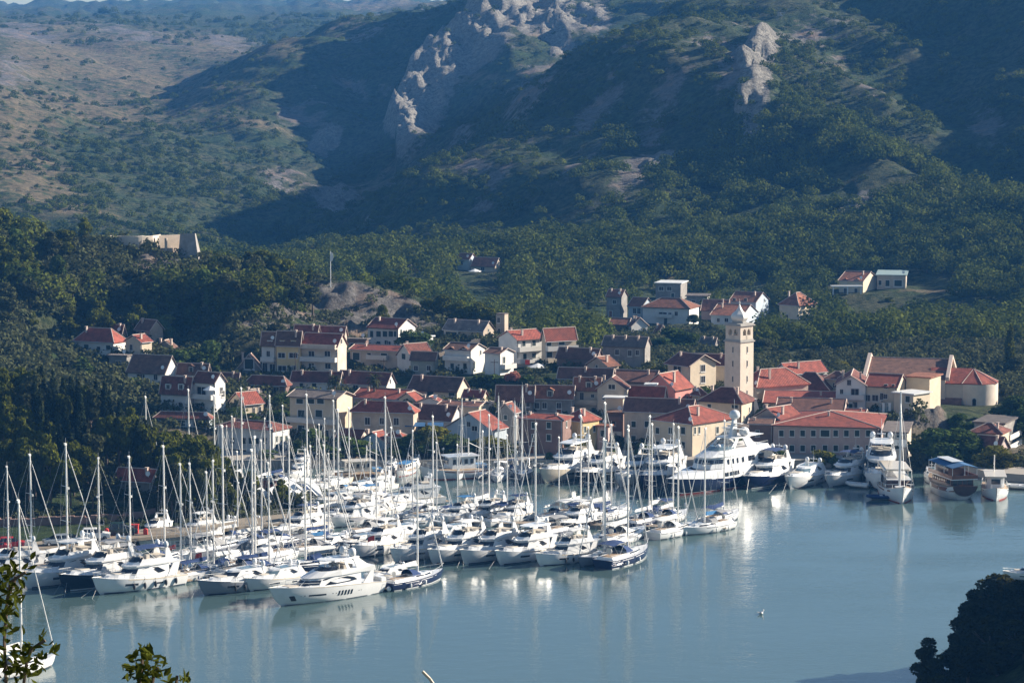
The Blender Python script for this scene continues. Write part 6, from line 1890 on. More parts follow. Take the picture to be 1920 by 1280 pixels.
def cabin_boat(label, bx, br, L, hd, hullc, housec, roofc, name, cat, extra=None):
    t = thing(name, label, cat)
    st = [(-5, 1.5, 1.2, 1.3, -4.7), (-3, 1.75, 1.1, 1.55, -3), (0, 1.85, 1.1, 1.65, 0), (2.5, 1.5, 1.35, 1.1, 2.3), (4.3, .7, 1.7, .35, 3.8), (5, .05, 1.9, .02, 4.3)]
    H = Hull(st); h = H.mesh().build('hull', M[hullc], t, True)
    H.strip(.0, .10, -4.6, 4.1, .02).build('boot_stripe', M['redbot'], h)
    H.strip(.78, .9, -4.8, 4.6, .03).build('rubbing_strake', M['wood' if extra else 'stripe'], h)
    H.deck().build('deck', M['teak'], t)
    x0, x1 = (-3.6, 1.6) if not extra else (-2.6, .8)
    m = MB(); m.frus(mirror([(x0, 1.2), (x1, 1.2), (x1 + .5, .7)]), 1.05, mirror([(x0, 1.15), (x1 - .1, 1.15), (x1 + .2, .65)]), 2.9); c = m.build('wheelhouse', M[housec], t)
    m = MB()
    for i in range(4):
        xx = x0 + .3 + i * (x1 - x0) / 4
        for sg in (-1, 1): m.box(xx, xx + .7 * (x1 - x0) / 5, min(sg * 1.19, sg * 1.23), max(sg * 1.19, sg * 1.23), 1.95, 2.6)
    m.box(x1 + .32, x1 + .42, -.6, .6, 1.95, 2.6); m.build('cabin_window', M['glass'], c)
    m = MB(); m.box(x0 - .6, x1 + .7, -1.45, 1.45, 2.9, 3.02); rf = m.build('cabin_roof', M[roofc], c)
    m = MB(); m.tube((x0 + .5, 0, 3.0), (x0 + .5, 0, 5.2), .07); m.tube((x0 + .5, 0, 4.6), (x0 - 1.5, 0, 3.6), .04); m.build('mast', M['alu'], t)
    if extra:
        for fx in (-2.5, -1, .6):
            m = MB(); m.rev([(.2, -.12), (.34, -.1), (.36, 0), (.34, .1), (.2, .12)], 12); o = m.build('tyre_fender', M['rubber' if extra == 1 else 'redp'], t); o.location = (fx, -2.0, .75); o.rotation_euler = (pi / 2, 0, 0)
        m = MB(); m.box(-4.4, -3.0, -.9, .9, 1.1, 1.7); m.build('net_heap', M['canvasl'], t)
    m = MB()
    for sg in (-1, 1):
        pts = [(x, sg * (interp([(q[0], q[1]) for q in st], x) - .08), H.z(x) + .55) for x in (-4.8, -3, 0, 2.5, 4.2)]
        m.path(pts, .03, 4)
        for p in pts: m.tube((p[0], p[1], p[2] - .55), p, .025, .025, 4)
    m.build('guard_rail', M['wire'], t)
    s = L / 10; a = radians(hd); P = PZ(bx, br)
    t.location = (P.x - cos(a) * 4.3 * s, P.y - sin(a) * 4.3 * s, 0); t.rotation_euler = (0, 0, a); t.scale = (s, s, s)
    return t


cabin_boat('small cream ferry boat at the right end of the quay', 1868, 939, 14, 262, 'gel', 'gel', 'cream', 'ferry_boat', 'ferry')
cabin_boat('ochre and red wooden fishing boat in the inner basin', 612, 902, 13, 200, 'orange', 'cream', 'cream', 'fishing_boat', 'fishing boat', 2)
cabin_boat('white fishing trawler with square wheelhouse on the left quay', 796, 899, 15, 205, 'gel', 'gel', 'gel', 'fishing_boat', 'fishing boat', 2)
cabin_boat('small blue covered boat beside the quay trawler', 745, 894, 8, 250, 'gel', 'gel', 'canvasl', 'fishing_boat', 'fishing boat')


def dinghy(label, px, row, L, hd, tube_, cat='dinghy', name='dinghy', z=0.0):
    t = thing(name, label, cat)
    m = MB()
    pts = [(-2, .75, .45), (0, .8, .45), (1.2, .55, .5), (1.8, 0, .6), (1.2, -.55, .5), (0, -.8, .45), (-2, -.75, .45)]
    for p, q in zip(pts, pts[1:]): m.tube(p, q, .24, .24, 8)
    m.build('tube', M[tube_], t, True)
    m = MB(); m.add([(-1.9, -.7, .3), (0, -.7, .3), (1.3, -.4, .35), (1.3, .4, .35), (0, .7, .3), (-1.9, .7, .3), (-1.9, -.4, -.1), (1.1, 0, -.05), (-1.9, .4, -.1)], [(0, 1, 2, 3, 4, 5), (0, 6, 7, 2, 1), (5, 4, 3, 7, 8), (0, 5, 8, 6)]); m.build('floor', M['canvasg'], t)
    m = MB(); m.box(-2.5, -2.0, -.2, .2, .5, 1.15).box(-2.3, -2.15, -.06, .06, -.2, .5); m.build('outboard', M['rubber'], t)
    m = MB(); m.box(-.6, -.2, -.6, .6, .5, .62); m.build('bench', M['gel'], t)
    s = L / 4; P = PZ(px, row); t.location = (P.x, P.y, z); t.rotation_euler = (0, 0, radians(hd)); t.scale = (s, s, s)


dinghy('grey tender with outboard between big yacht and navy sailboat', 738, 1094, 5, 60, 'canvasg')
dinghy('pale blue tender floating left of the tallest quay yacht', 1607, 913, 5, 150, 'canvasw')
dinghy('dark tender beside the gulet bow', 1648, 936, 5, 185, 'canvasb')
dinghy('small pale tender at the far right of the quay', 1908, 916, 5, 170, 'canvasw')
dinghy('tender under the bow of the superyacht', 1240, 950, 3.5, 20, 'canvasg') if False else None

# anchor chains and mooring lines of the front row show as pale threads running into the water
ml = [((116, 1090), (101, 1114)), ((125, 1092), (121, 1118)), ((186, 1094), (152, 1120)), ((184, 1096), (173, 1122)), ((372, 1092), (359, 1122)), ((735, 1040), (734, 1058)), ((866, 1042), (857, 1064)), ((868, 1042), (869, 1064)),
      ((933, 1042), (917, 1066)), ((1388, 898), (1372, 922)), ((1404, 898), (1400, 925)), ((1458, 905), (1442, 925)), ((1474, 905), (1467, 925))]
for i, (p, q) in enumerate(ml):
    b = PZ(*q); a_ = PY(p[0], p[1], b.y + 3.5)
    m = MB(); m.tube(a_, b, .016, .016, 4); tag(m.build('mooring_line', M['wire']), ordn(i + 1) + ' taut pale mooring line from the left, bow to water', 'mooring line', 'mooring lines')
# ------------------------------------------------------------------ vehicles and small things
def car(label, px, row, z, L, hd, paint, style='suv'):
    t = thing('parked_car', label, 'car', group='cars parked beside the marina track')
    w = .92
    m = MB()
    m.frus([(-2.2, -w), (2.2, -w), (2.2, w), (-2.2, w)], .35, [(-2.2, -w), (2.15, -w), (2.15, w), (-2.2, w)], .95)
    m.frus([(-2.15, -w * .98), (2.1, -w * .98), (2.1, w * .98), (-2.15, w * .98)], .952, [(-2.1, -w * .95), (1.2, -w * .95), (1.2, w * .95), (-2.1, w * .95)], 1.12)
    m.build('body', M[paint], t)
    m = MB(); ht = 1.75 if style == 'suv' else 1.95 if style == 'van' else 1.45
    ob = [(-2.05, -w * .93), (1.05, -w * .93), (1.05, w * .93), (-2.05, w * .93)]; ot = [(-1.75, -w * .78), (.2, -w * .78), (.2, w * .78), (-1.75, w * .78)]
    m.frus(ob, 1.122, ot, ht - .07); m.build('windows', M['glass'], t)
    m = MB(); m.frus([(-1.8, -w * .8), (.25, -w * .8), (.25, w * .8), (-1.8, w * .8)], ht - .069, [(-1.7, -w * .74), (.1, -w * .74), (.1, w * .74), (-1.7, w * .74)], ht)
    for x in (-1.95, -.7):
        for sg in (-1, 1): m.tube((x, sg * w * .94, 1.1), (x * .9, sg * w * .8, ht - .05), .06, .06, 4)
    m.build('roof', M[paint], t)
    for x in (-1.4, 1.4):
        for sg in (-1, 1):
            m = MB(); m.tube((x, sg * w - .12, .34), (x, sg * w + .04, .34), .34, .34, 14); wh = m.build('wheel', M['rubber'], t)
            m = MB(); m.tube((x, sg * (w + .041), .34), (x, sg * (w + .06), .34), .19, .19, 10); m.build('rim', M['alu'], wh)
    for sg in (-1, 1):
        m = MB(); m.box(2.15, 2.22, sg * .7 - .16, sg * .7 + .16, .72, .9); m.build('headlight', M['pearl'], t)
    s = L / 4.4; P = PZ(px, row, z); t.location = (P.x, P.y, z + .02); t.rotation_euler = (0, 0, radians(hd)); t.scale = (s, s, s)


car('red car half hidden by masts at the far left of the track', 22, 1026, 2.4, 4.4, 8, 'rcar')
car('second red car cut by the left frame edge', -4, 1032, 2.4, 4.2, 8, 'rcar', 'low')
car('silver blue car facing the marina beside the dark car', 106, 1021, 2.4, 4.4, 200, 'silver')
car('dark car with raised tailgate right of the silver one', 134, 1017, 2.4, 4.3, 10, 'gcar', 'low')
car('white off road car parked alone on the track', 179, 1011, 2.4, 4.9, 8, 'ccar')
car('dark green van with roof box beside the red box', 230, 1002, 2.4, 4.8, 14, 'gcar', 'van')
a = PZ(252, 1000, 2.4); m = MB(); m.box(-.7, .7, -.5, .5, 0, 1.5).box(-.78, .78, -.58, .58, 1.502, 1.62); tag(m.build('container', M['redp'], loc=a), 'red service container at the end of the parked cars', 'container')
a = PZ(200, 1006, 2.4); m = MB(); m.box(-.35, .35, -.35, .35, 0, 1.3); m.ball((0, 0, 1.3), .36, 8, 4, .6, 0); tag(m.build('bin', M['redp'], loc=a), 'small red bin behind the white off road car', 'bin')
a = PZ(273, 1006, 2.0); m = MB(); m.box(-.35, .35, -.35, .35, 0, 1.3); m.ball((0, 0, 1.3), .36, 8, 4, .6, 0); tag(m.build('bin', M['redp'], loc=a), 'small red bin by the grey green cabin boat', 'bin')

# the row of white upturned panels under the pine wood
pan = [(501, 936, 1.0), (524, 935, 1.0), (546, 931, 1.05), (558, 925, 1.1), (569, 930, .8), (590, 924, 1.15), (580, 938, .7)]
for i, (px, row, s) in enumerate(sorted(pan)):
    P = PZ(px, row, 2.6)
    t = thing('shade_panel', ordn(i + 1) + ' slanted white panel from the left under the pine wood', 'shade panel', (P.x, P.y, 0), radians(42), 'slanted white panels on the marina bank')
    m = MB()
    p_ = [(-1.6 * s, .9, 4.6 * s), (-.6 * s, 1.0, 4.9 * s), (1.0 * s, .2, 3.3 * s), (1.3 * s, -.6, 1.7 * s), (.1 * s, -.5, 1.9 * s), (-1.4 * s, .3, 3.6 * s)]
    m.add(p_ + [(x, y + .12, z) for x, y, z in p_], [(5, 4, 3, 2, 1, 0), (6, 7, 8, 9, 10, 11)] + [(j, (j + 1) % 6, (j + 1) % 6 + 6, j + 6) for j in range(6)])
    m.build('panel', M['gel'], t)
    m = MB(); m.tube((.3, .2, .5), (-.2, .4, 3.2), .09); m.tube((-.9, 1.3, .5), (-.6, .9, 4.2), .07); m.build('post', M['conc'], t)
m = MB()
for i in range(16): m.tube((i * .8, 0, 0), (i * .8, 0, 1.0), .05, .05, 4)
m.box(-.1, 12.2, -.05, .05, 1.0, 1.1).box(-.1, 12.2, -.05, .05, .5, .58)
P = PZ(512, 967, 1.2); tag(m.build('fence', M['conc'], loc=P, rz=radians(24)), 'dark railing along the bank below the white panels', 'fence')


def parasol(label, px, row, Y, r=1.9, c='canvasw'):
    P = PY(px, row, Y)
    t = thing('parasol', label, 'parasol', P)
    m = MB(); m.rev([(r, -.02), (r, .12), (.05, .95)], 8); m.build('canopy', M[c], t)
    m = MB(); m.tube((0, 0, -2.3), (0, 0, .5), .05); m.build('pole', M['conc'], t)


parasol('white square parasol in the garden below the balconied houses', 1008, 688, 608, 2.6)
parasol('white parasol on the roof terrace of the left white house', 394, 731, 557, 1.6)
parasol('white parasol at the farmhouse on the far slope', 890, 509, 888, 2.3)
parasol('folded looking white parasol on the left quay', 757, 868, 523, .9)


def lamp(label, px, row, Y):
    g = at(px, Y); z = PY(px, row, Y).z - g.z
    t = thing('street_lamp', label, 'street lamp', g)
    m = MB(); m.tube((0, 0, -.5), (0, 0, z), .09, .06); m.build('post', M['conc'], t)
    m = MB(); m.ball((0, 0, z + .2), .28, 8, 6); m.build('globe', M['pearl'], t, True)


lamp('white globed street lamp left of the wooden excursion boat', 1749, 858, 520.5)
lamp('street lamp in front of the quay trees, left of trawler', 831, 843, 522)
lamp('street lamp on the quay between parasol and trees', 762, 843, 524)


def pole(label, px, r0, r1, Y):
    P = PY(px, r0, Y); z = PY(px, r1, Y).z - P.z
    m = MB(); m.tube((0, 0, -2), (0, 0, z), .13, .09); m.box(-.9, .9, -.06, .06, z - .7, z - .55); tag(m.build('utility_pole', M['trunk'], loc=P), label, 'utility pole', 'utility poles in the old town')


pole('utility pole in front of the yellow terraced house', 554, 704, 660, 606)
pole('utility pole in front of the long pinkish house', 720, 700, 672, 612)
pole('utility pole before the plain grey wall house', 927, 705, 674, 600)


def laundry(label, px0, px1, row, Y, cols, drop=1.5):
    a = PY(px0, row, Y); b = PY(px1, row, Y); n = len(cols)
    t = thing('laundry_line', label, 'laundry', (a.x, a.y, a.z)); w_ = (b.x - a.x) / n
    m = MB(); m.tube((0, 0, 0), (b.x - a.x, 0, 0), .03); m.build('line', M['wire'], t)
    for i, c in enumerate(cols):
        m = MB(); m.box(i * w_ + .06, (i + 1) * w_ - .06, -.02, .02, -drop * (.8 + .3 * rnd.random()), 0); m.build('sheet', M[c], t)


laundry('white sheets drying on the lower balcony of the cream house', 1047, 1069, 669, 613, ['canvasw', 'canvasw', 'gel', 'canvasw'], 1.3)
laundry('pale blue laundry hanging at the tall cream house', 1648, 1671, 755, 554, ['tint', 'canvasw', 'tint', 'canvasw'], 2.2)
laundry('white laundry under the kiosk awning right of the hotel', 1676, 1700, 824, 514, ['canvasw', 'gel', 'canvasw'], 1.4)
laundry('red cloth hanging on the balcony of the grey gabled house', 984, 994, 674, 613, ['canvasr'], 1.1)
P = PY(800, 797, 543.5)
t = thing('shop_awning', 'blue striped awnings on the maroon roofed house', 'awning', P)
for x0, x1 in ((-4.6, -.3), (.2, 3.6)):
    m = MB(); m.slab([(x0, -1.6, 0), (x1, -1.6, 0), (x1, .4, .6), (x0, .4, .6)], .08); m.build('canopy', M['canvasd'], t)
P = PY(1587, 537, 845)
t = thing('pergola', 'white pergola in front of the hillside villa', 'pergola', P)
m = MB(); m.box(-5.2, 5.2, -2, 2, 0, .3); m.build('top', M['gel'], t)
for x in (-4.6, .2, 4.6):
    m = MB(); m.box(x - .18, x + .18, -1.9, -1.5, -3.2, -.002); m.build('post', M['gel'], t)
# sheets of flag red in the marina
for i, (px, row, b) in enumerate([(703, 1003, 1040), (379, 1035, 1048), (330, 1020, 1036)]):
    P = PZ(px, b, 1.2); z = PY(px, row, P.y).z - P.z
    t = thing('flag', ['red flag beside the flybridge trawler', 'red flag right of the fendered yacht', 'red flag on a stern near the stony bank'][i], 'flag', P)
    m = MB(); m.tube((0, 0, -1), (0, 0, z + .2), .04); m.build('staff', M['alu'], t)
    m = MB(); m.add([(0, 0, z), (-.5, .05, z - .1), (-1.1, -.05, z - .35), (-1.2, 0, z - 1.2), (-.5, .05, z - .9), (0, 0, z - .8)] + [(0, .04, z), (-.5, .09, z - .1), (-1.1, -.01, z - .35), (-1.2, .04, z - 1.2), (-.5, .09, z - .9), (0, .04, z - .8)],
                    [(0, 1, 2, 3, 4, 5), (11, 10, 9, 8, 7, 6)]); m.build('cloth', M['canvasr'], t)
# a gull on the water
P = PZ(1427, 1151)
t = thing('gull', 'white gull sitting on the open water', 'gull', (P.x, P.y, 0), radians(20))
t.scale = (1.6, 1.6, 1.6)
m = MB(); m.ball((0, 0, .12), .2, 10, 8, .7); m.tube((-.15, 0, .15), (-.42, 0, .24), .1, .03, 6); m.tube((.12, 0, .18), (.2, 0, .36), .07, .06, 6); m.ball((.22, 0, .38), .075, 8, 6); m.tube((.28, 0, .37), (.38, 0, .35), .025, .008, 5)
m.build('body', M['gel'], t, True)
m = MB(); m.ball((-.05, .12, .18), .12, 8, 6, .5); m.ball((-.05, -.12, .18), .12, 8, 6, .5); m.build('wing', M['canvasg'], t, True)
# small orange and white buoys / fenders floating
for i, (px, row) in enumerate([(1234, 936), (1285, 946)]):
    P = PZ(px, row); m = MB(); m.ball((0, 0, .1), .3, 8, 6, 1.2); tag(m.build('buoy', M['gel'], None, True, loc=P), ['white buoy under the navy yacht bow', 'white buoy under the superyacht bow'][i], 'buoy', 'mooring buoys')

# ------------------------------------------------------------------ vegetation
RN = np.random.RandomState(11)


def crown(lumps, n, leaf, core=.25, up=.15, rs=None, jit=.7):
    """leaf clumps spread through the volume of overlapping lumps (cx, cy, cz, rx, ry, rz)"""
    rs = rs or RN
    Lm = np.array(lumps, float)
    wgt = (Lm[:, 3] * Lm[:, 5] + Lm[:, 3] * Lm[:, 4]); wgt /= wgt.sum()
    k = rs.choice(len(Lm), n, p=wgt)
    d = rs.normal(size=(n, 3)); d[:, 2] += up; d /= np.linalg.norm(d, axis=1)[:, None]
    rad = np.where(rs.rand(n) < core, .35 + .45 * rs.rand(n), .82 + .28 * rs.rand(n))
    # break the round outline
    wob = .85 + .3 * vn(d[:, 0] * 2.3 + k * 7.1 + 50, d[:, 2] * 2.3 + d[:, 1] * 2 + 90, 5)
    p = Lm[k, :3] + d * Lm[k, 3:6] * (rad * wob)[:, None]
    nrm = d + jit * rs.normal(size=(n, 3)); nrm /= np.linalg.norm(nrm, axis=1)[:, None]
    t = np.cross(nrm, rs.normal(size=(n, 3))); t /= np.linalg.norm(t, axis=1)[:, None]
    b = np.cross(nrm, t)
    sz = leaf * (.55 + .9 * rs.rand(n))[:, None]
    asp = (.55 + .45 * rs.rand(n))[:, None]
    v = np.stack([p - t * sz - b * sz * asp * .6, p + t * sz * .3 - b * sz * asp, p + t * sz + b * sz * asp * .5, p - t * sz * .4 + b * sz * asp], 1)
    return v.reshape(-1, 3), np.arange(4 * n).reshape(-1, 4)


def rl(rs, n, R, H, z0, flat=.6, spread=.62):
    """random lumps filling a crown of radius R from z0 to H"""
    out = []
    for i in range(n):
        f = rs.rand(); z = z0 + (H - z0) * (.12 + .74 * f)
        prof = sqrt(max(.05, 1 - (2 * f - .85) ** 2 * .8))
        a = rs.rand() * 2 * pi; r = R * spread * sqrt(rs.rand()) * prof
        q = R * (.30 + .22 * rs.rand())
        out.append((r * cos(a), r * sin(a), z, q, q, q * flat))
    return out


def trunk_mesh(H, r, z0, rs, limbs=4, lean=.3):
    m = MB(); lx, ly = rs.uniform(-lean, lean), rs.uniform(-lean, lean)
    p = [(0, 0, -.8), (lx * .4, ly * .4, z0 * .6), (lx, ly, z0 * 1.15), (lx * 1.4, ly * 1.4, H * .82)]
    rr = [r * 1.3, r, r * .7, r * .2]
    for i in range(3): m.tube(p[i], p[i + 1], rr[i], rr[i + 1], 7)
    for i in range(limbs):
        a = rs.rand() * 2 * pi; z = z0 * (.9 + .5 * rs.rand())
        m.tube((lx, ly, z), (lx + cos(a) * H * .22, ly + sin(a) * H * .22, z + H * .25), r * .45, r * .12, 5)
    return m.mesh('trunk', M['trunk'])


TV = {}


def tree_var(kind, var):
    key = (kind, var)
    if key in TV: return TV[key]
    rs = np.random.RandomState(100 + var * 17 + len(kind) * 3 + ord(kind[0]))
    if kind == 'pine':       # 10 m tall unit: irregular umbrella of rounded lumps
        lum = rl(rs, 11, 3.3, 10.3, 2.6, .62); v, f = crown(lum, 2600, .30, .22, .25, rs)
        tr = trunk_mesh(10, .26, 3.5, rs)
        lm = 'pine'
    elif kind == 'cyp':
        lum = [(0, 0, z, r_, r_, 1.5) for z, r_ in ((1.3, .75), (2.9, .95), (4.6, .9), (6.2, .75), (7.8, .55), (9.2, .3))]
        v, f = crown(lum, 1700, .22, .3, .2, rs); tr = trunk_mesh(9, .16, 1.5, rs, 0, .02); lm = 'cyp'
    elif kind == 'round':
        lum = rl(rs, 13, 3.8, 9.0, 1.7, .8); v, f = crown(lum, 2800, .30, .25, .1, rs)
        tr = trunk_mesh(8, .28, 2.6, rs); lm = 'broad'
    elif kind == 'poplar':
        lum = [(rs.uniform(-.3, .3), rs.uniform(-.3, .3), z, r_, r_, 1.5) for z, r_ in ((2, .9), (3.6, 1.2), (5, 1.15), (6.5, 1.1), (8, .85), (9.4, .5))]
        v, f = crown(lum, 1800, .25, .2, .1, rs); tr = trunk_mesh(9, .2, 1.8, rs, 0, .1); lm = 'olive'
    elif kind == 'bush':
        lum = rl(rs, 7, 1.7, 2.3, -.2, .8, .7); v, f = crown(lum, 900, .2, .25, .1, rs); tr = trunk_mesh(1.8, .1, .5, rs, 2); lm = 'broad'
    elif kind == 'pineL':
        lum = rl(rs, 20, 3.3, 10.3, .6, .62, .72); v, f = crown(lum, 9000, .19, .22, .25, rs); tr = trunk_mesh(10, .26, 3.0, rs); lm = 'pine'
    TV[key] = (np_mesh('crown', v, f, LEAF[lm]), tr)
    return TV[key]


def tree(kind, px, row_top, Y, H, label, group, wid=1.0, leaf=None, base=None, name=None, cat='tree', var=None):
    """a tree standing on the terrain whose top shows at (px, row_top); H None -> height from the picture"""
    g = at(px, Y) if base is None else base
    if row_top is not None:
        H = max(1.2, PY(px, row_top, Y).z - g.z)
        if H > 22: g.z += H - 16; H = 16
    cm, tm = tree_var(kind, int(RN.randint(4)) if var is None else var)
    s = H / {'bush': 2.4}.get(kind, 10.0)
    w_ = s * wid
    nm = name or {'pine': 'pine_tree', 'pineL': 'pine_tree', 'cyp': 'cypress', 'round': 'broadleaf_tree', 'poplar': 'poplar', 'bush': 'shrub'}[kind]
    t = thing(nm, label, {'shrub': 'shrub'}.get(nm, cat), g, RN.rand() * 6.28, group)
    t.scale = (w_, w_, s)
    c = link('crown', cm, t); link('trunk', tm, t)
    if leaf:
        c.material_slots[0].link = 'OBJECT'; c.material_slots[0].material = LEAF[leaf]
    return t


# -- pine wood on the headland above the marina: ranks from the shore to the crest, skyline as in the photo
sky_px = [-300, -100, 0, 30, 60, 100, 150, 200, 225, 260, 290, 330, 370, 400, 425, 445, 480, 520, 545]
sky_rw = [640, 650, 668, 672, 672, 700, 702, 712, 745, 778, 795, 800, 803, 820, 850, 872, 885, 890, 915]
GP = 'pine trees of the wood above the marina'
ranks = [(447, 1.0), (452, .8), (457, .6), (463, .42), (469, .25), (475, .1), (481, 0), (486, .02)]
rk_n = ['bottom', 'second', 'third', 'fourth', 'fifth', 'sixth', 'seventh', 'topmost']
for ri, (Y, fr) in enumerate(ranks):
    px = -330 + RN.rand() * 20
    cnt = 0
    while px < 535:
        p = px + RN.uniform(-9, 9)
        srow = np.interp(p, sky_px, sky_rw)
        g = at(p, Y)
        if g.z > .6 and not (ri == 0 and 140 < p < 310 and RN.rand() < .8):
            _, grow = proj(g)
            H = min(13, max(4.5, RN.uniform(8.0, 12.0) * (0.62 if p > 400 else 1)))
            _, trow = proj((g.x, g.y, g.z + H))
            if trow < srow + RN.uniform(0, 14) or ri >= 6: trow = srow + RN.uniform(0, 22)
            H = PY(p, trow, Y).z - g.z
            cabin = (197 < p < 312 and Y < 460) or (482 < p < 525 and Y < 468)
            if cabin: H = 0
            if 2.5 < H < 24:
                cyp = (60 < p < 300 and ri > 1 and RN.rand() < (.5 if p < 215 else .2))
                cnt += 1
                vis = -10 < p < 545
                if vis or cnt % 2:
                    col = 'olive' if RN.rand() < .2 else None
                    lab = ('dark narrow cypress, ' if cyp else ('dull grey green pine, ' if col else 'olive green pine, ')) + ordn(cnt) + ' from left in the ' + rk_n[ri] + ' rank of the pine wood'
                    tree('cyp' if cyp else 'pine', p, None, Y, min(H, 15), lab, GP, wid=(1.0 if cyp else RN.uniform(.5, .72) * (12 / max(H, 9))), leaf=None if cyp else col)
        px += (27 if ri < 6 else 25) * (1 if px > -20 else 1.6)

# -- trees of the fort hill: the big ones one by one, then a looser scatter
GH = 'trees on the hill with the fort'
fh = [(5, 376, 702, 1.0, 'pine', 'tallest pine at the left frame edge beside the fort'), (38, 400, 700, 1.3, 'pine', 'broad pine second from the left edge beside the fort'), (75, 408, 698, 1.1, 'pine', 'round pine third from the left edge beside the fort'),
      (112, 425, 698, 1.1, 'pine', 'low spreading pine left of the dark lone pine'), (160, 408, 697, 1.2, 'pine', 'dark lone pine just left of the fort wall'),
      (20, 470, 680, 1.3, 'pine', 'pine under the pale path at far left'), (52, 474, 680, 1.2, 'pine', 'second pine under the pale path at far left'), (88, 478, 678, 1.3, 'pine', 'pine under the rocky edge left of the fort'),
      (170, 482, 684, 1.1, 'pine', 'pine right below the rock left of the fort'), (190, 490, 682, 1.0, 'pine', 'smaller pine below the rock under the fort wall'), (235, 488, 682, .8, 'pine', 'narrow pine below the middle of the fort wall'),
      (262, 502, 680, 1.0, 'pine', 'low pine below the right end of the fort wall'), (316, 478, 686, 1.3, 'pine', 'pine leaning against the fort bastion'), (346, 488, 680, 1.3, 'pine', 'broad pine below the fort bastion'),
      (385, 505, 680, 1.2, 'pine', 'pine right below the outer wall of the fort'), (296, 492, 682, 1.1, 'pine', 'pine before the ruined wall of the fort'), (440, 478, 690, 1.2, 'pine', 'small pine at the left of the big clump'),
      (465, 470, 690, 1.3, 'pine', 'first big tree of the clump left of the flagpole'), (490, 466, 688, 1.4, 'pine', 'second big tree of the clump, its highest point'), (515, 474, 686, 1.4, 'pine', 'third big tree of the clump left of the flagpole'),
      (540, 480, 686, 1.4, 'pine', 'fourth big tree of the clump left of the flagpole'), (562, 498, 684, 1.2, 'pine', 'right hand tree of the clump left of the flagpole'), (500, 505, 678, 1.4, 'pine', 'lower front tree of the big clump, left'),
      (535, 515, 676, 1.4, 'pine', 'lower front tree of the big clump, middle'), (572, 525, 674, 1.3, 'pine', 'lower front tree of the big clump, right'), (580, 505, 690, 1.0, 'pine', 'low tree sloping down towards the flagpole'),
      (135, 530, 665, 1.0, 'pine', 'single sunlit pine on the dark slope below the fort'), (130, 572, 645, 1.0, 'pine', 'sunlit tall pine above the leftmost red roof'), (142, 605, 640, .9, 'pine', 'pine just below the sunlit tall pine'),
      (72, 575, 645, 1.1, 'pine', 'brownish pine left of the sunlit tall pine'),
      (800, 556, 686, 1.5, 'round', 'left oak of the rounded clump on the ridge end'), (830, 549, 685, 1.6, 'round', 'highest oak of the rounded clump on the ridge end'), (862, 558, 684, 1.6, 'round', 'middle oak of the rounded clump on the ridge end'),
      (892, 560, 682, 1.6, 'round', 'fourth oak of the rounded clump on the ridge end'), (915, 572, 680, 1.5, 'round', 'right oak of the rounded clump on the ridge end'), (935, 585, 678, 1.2, 'round', 'last low oak before the ruined tower'),
      (780, 572, 682, 1.2, 'round', 'low oak at the left foot of the rounded clump'), (717, 568, 668, 1.0, 'round', 'small round tree on the rock below the ridge')]
for px, row, Y, wd, k, lab in fh:
    tree(k, px, row, Y, None, lab, GH, wid=wd * .85, leaf='pine' if k == 'round' else None)
cnt = 0
while cnt < 95:
    px = RN.uniform(-60, 600); Y = RN.uniform(622, 686)
    g = at(px, Y); _, rw = proj(g)
    if rw > 650 or (px > 440 and rw < 520) or (420 < px and rw > 600): continue
    if 560 < px and rw < 560: continue
    if 150 < px < 425 and rw < 548: continue
    cnt += 1
    H = RN.uniform(5.5, 10)
    tree('pine' if RN.rand() < .7 else 'round', px, None, Y, H, ordn(cnt) + ' dark tree of the loose scatter on the slope below the fort', 'dark trees scattered on the fort slope', wid=RN.uniform(.9, 1.35), leaf='olive' if RN.rand() < .3 else None)

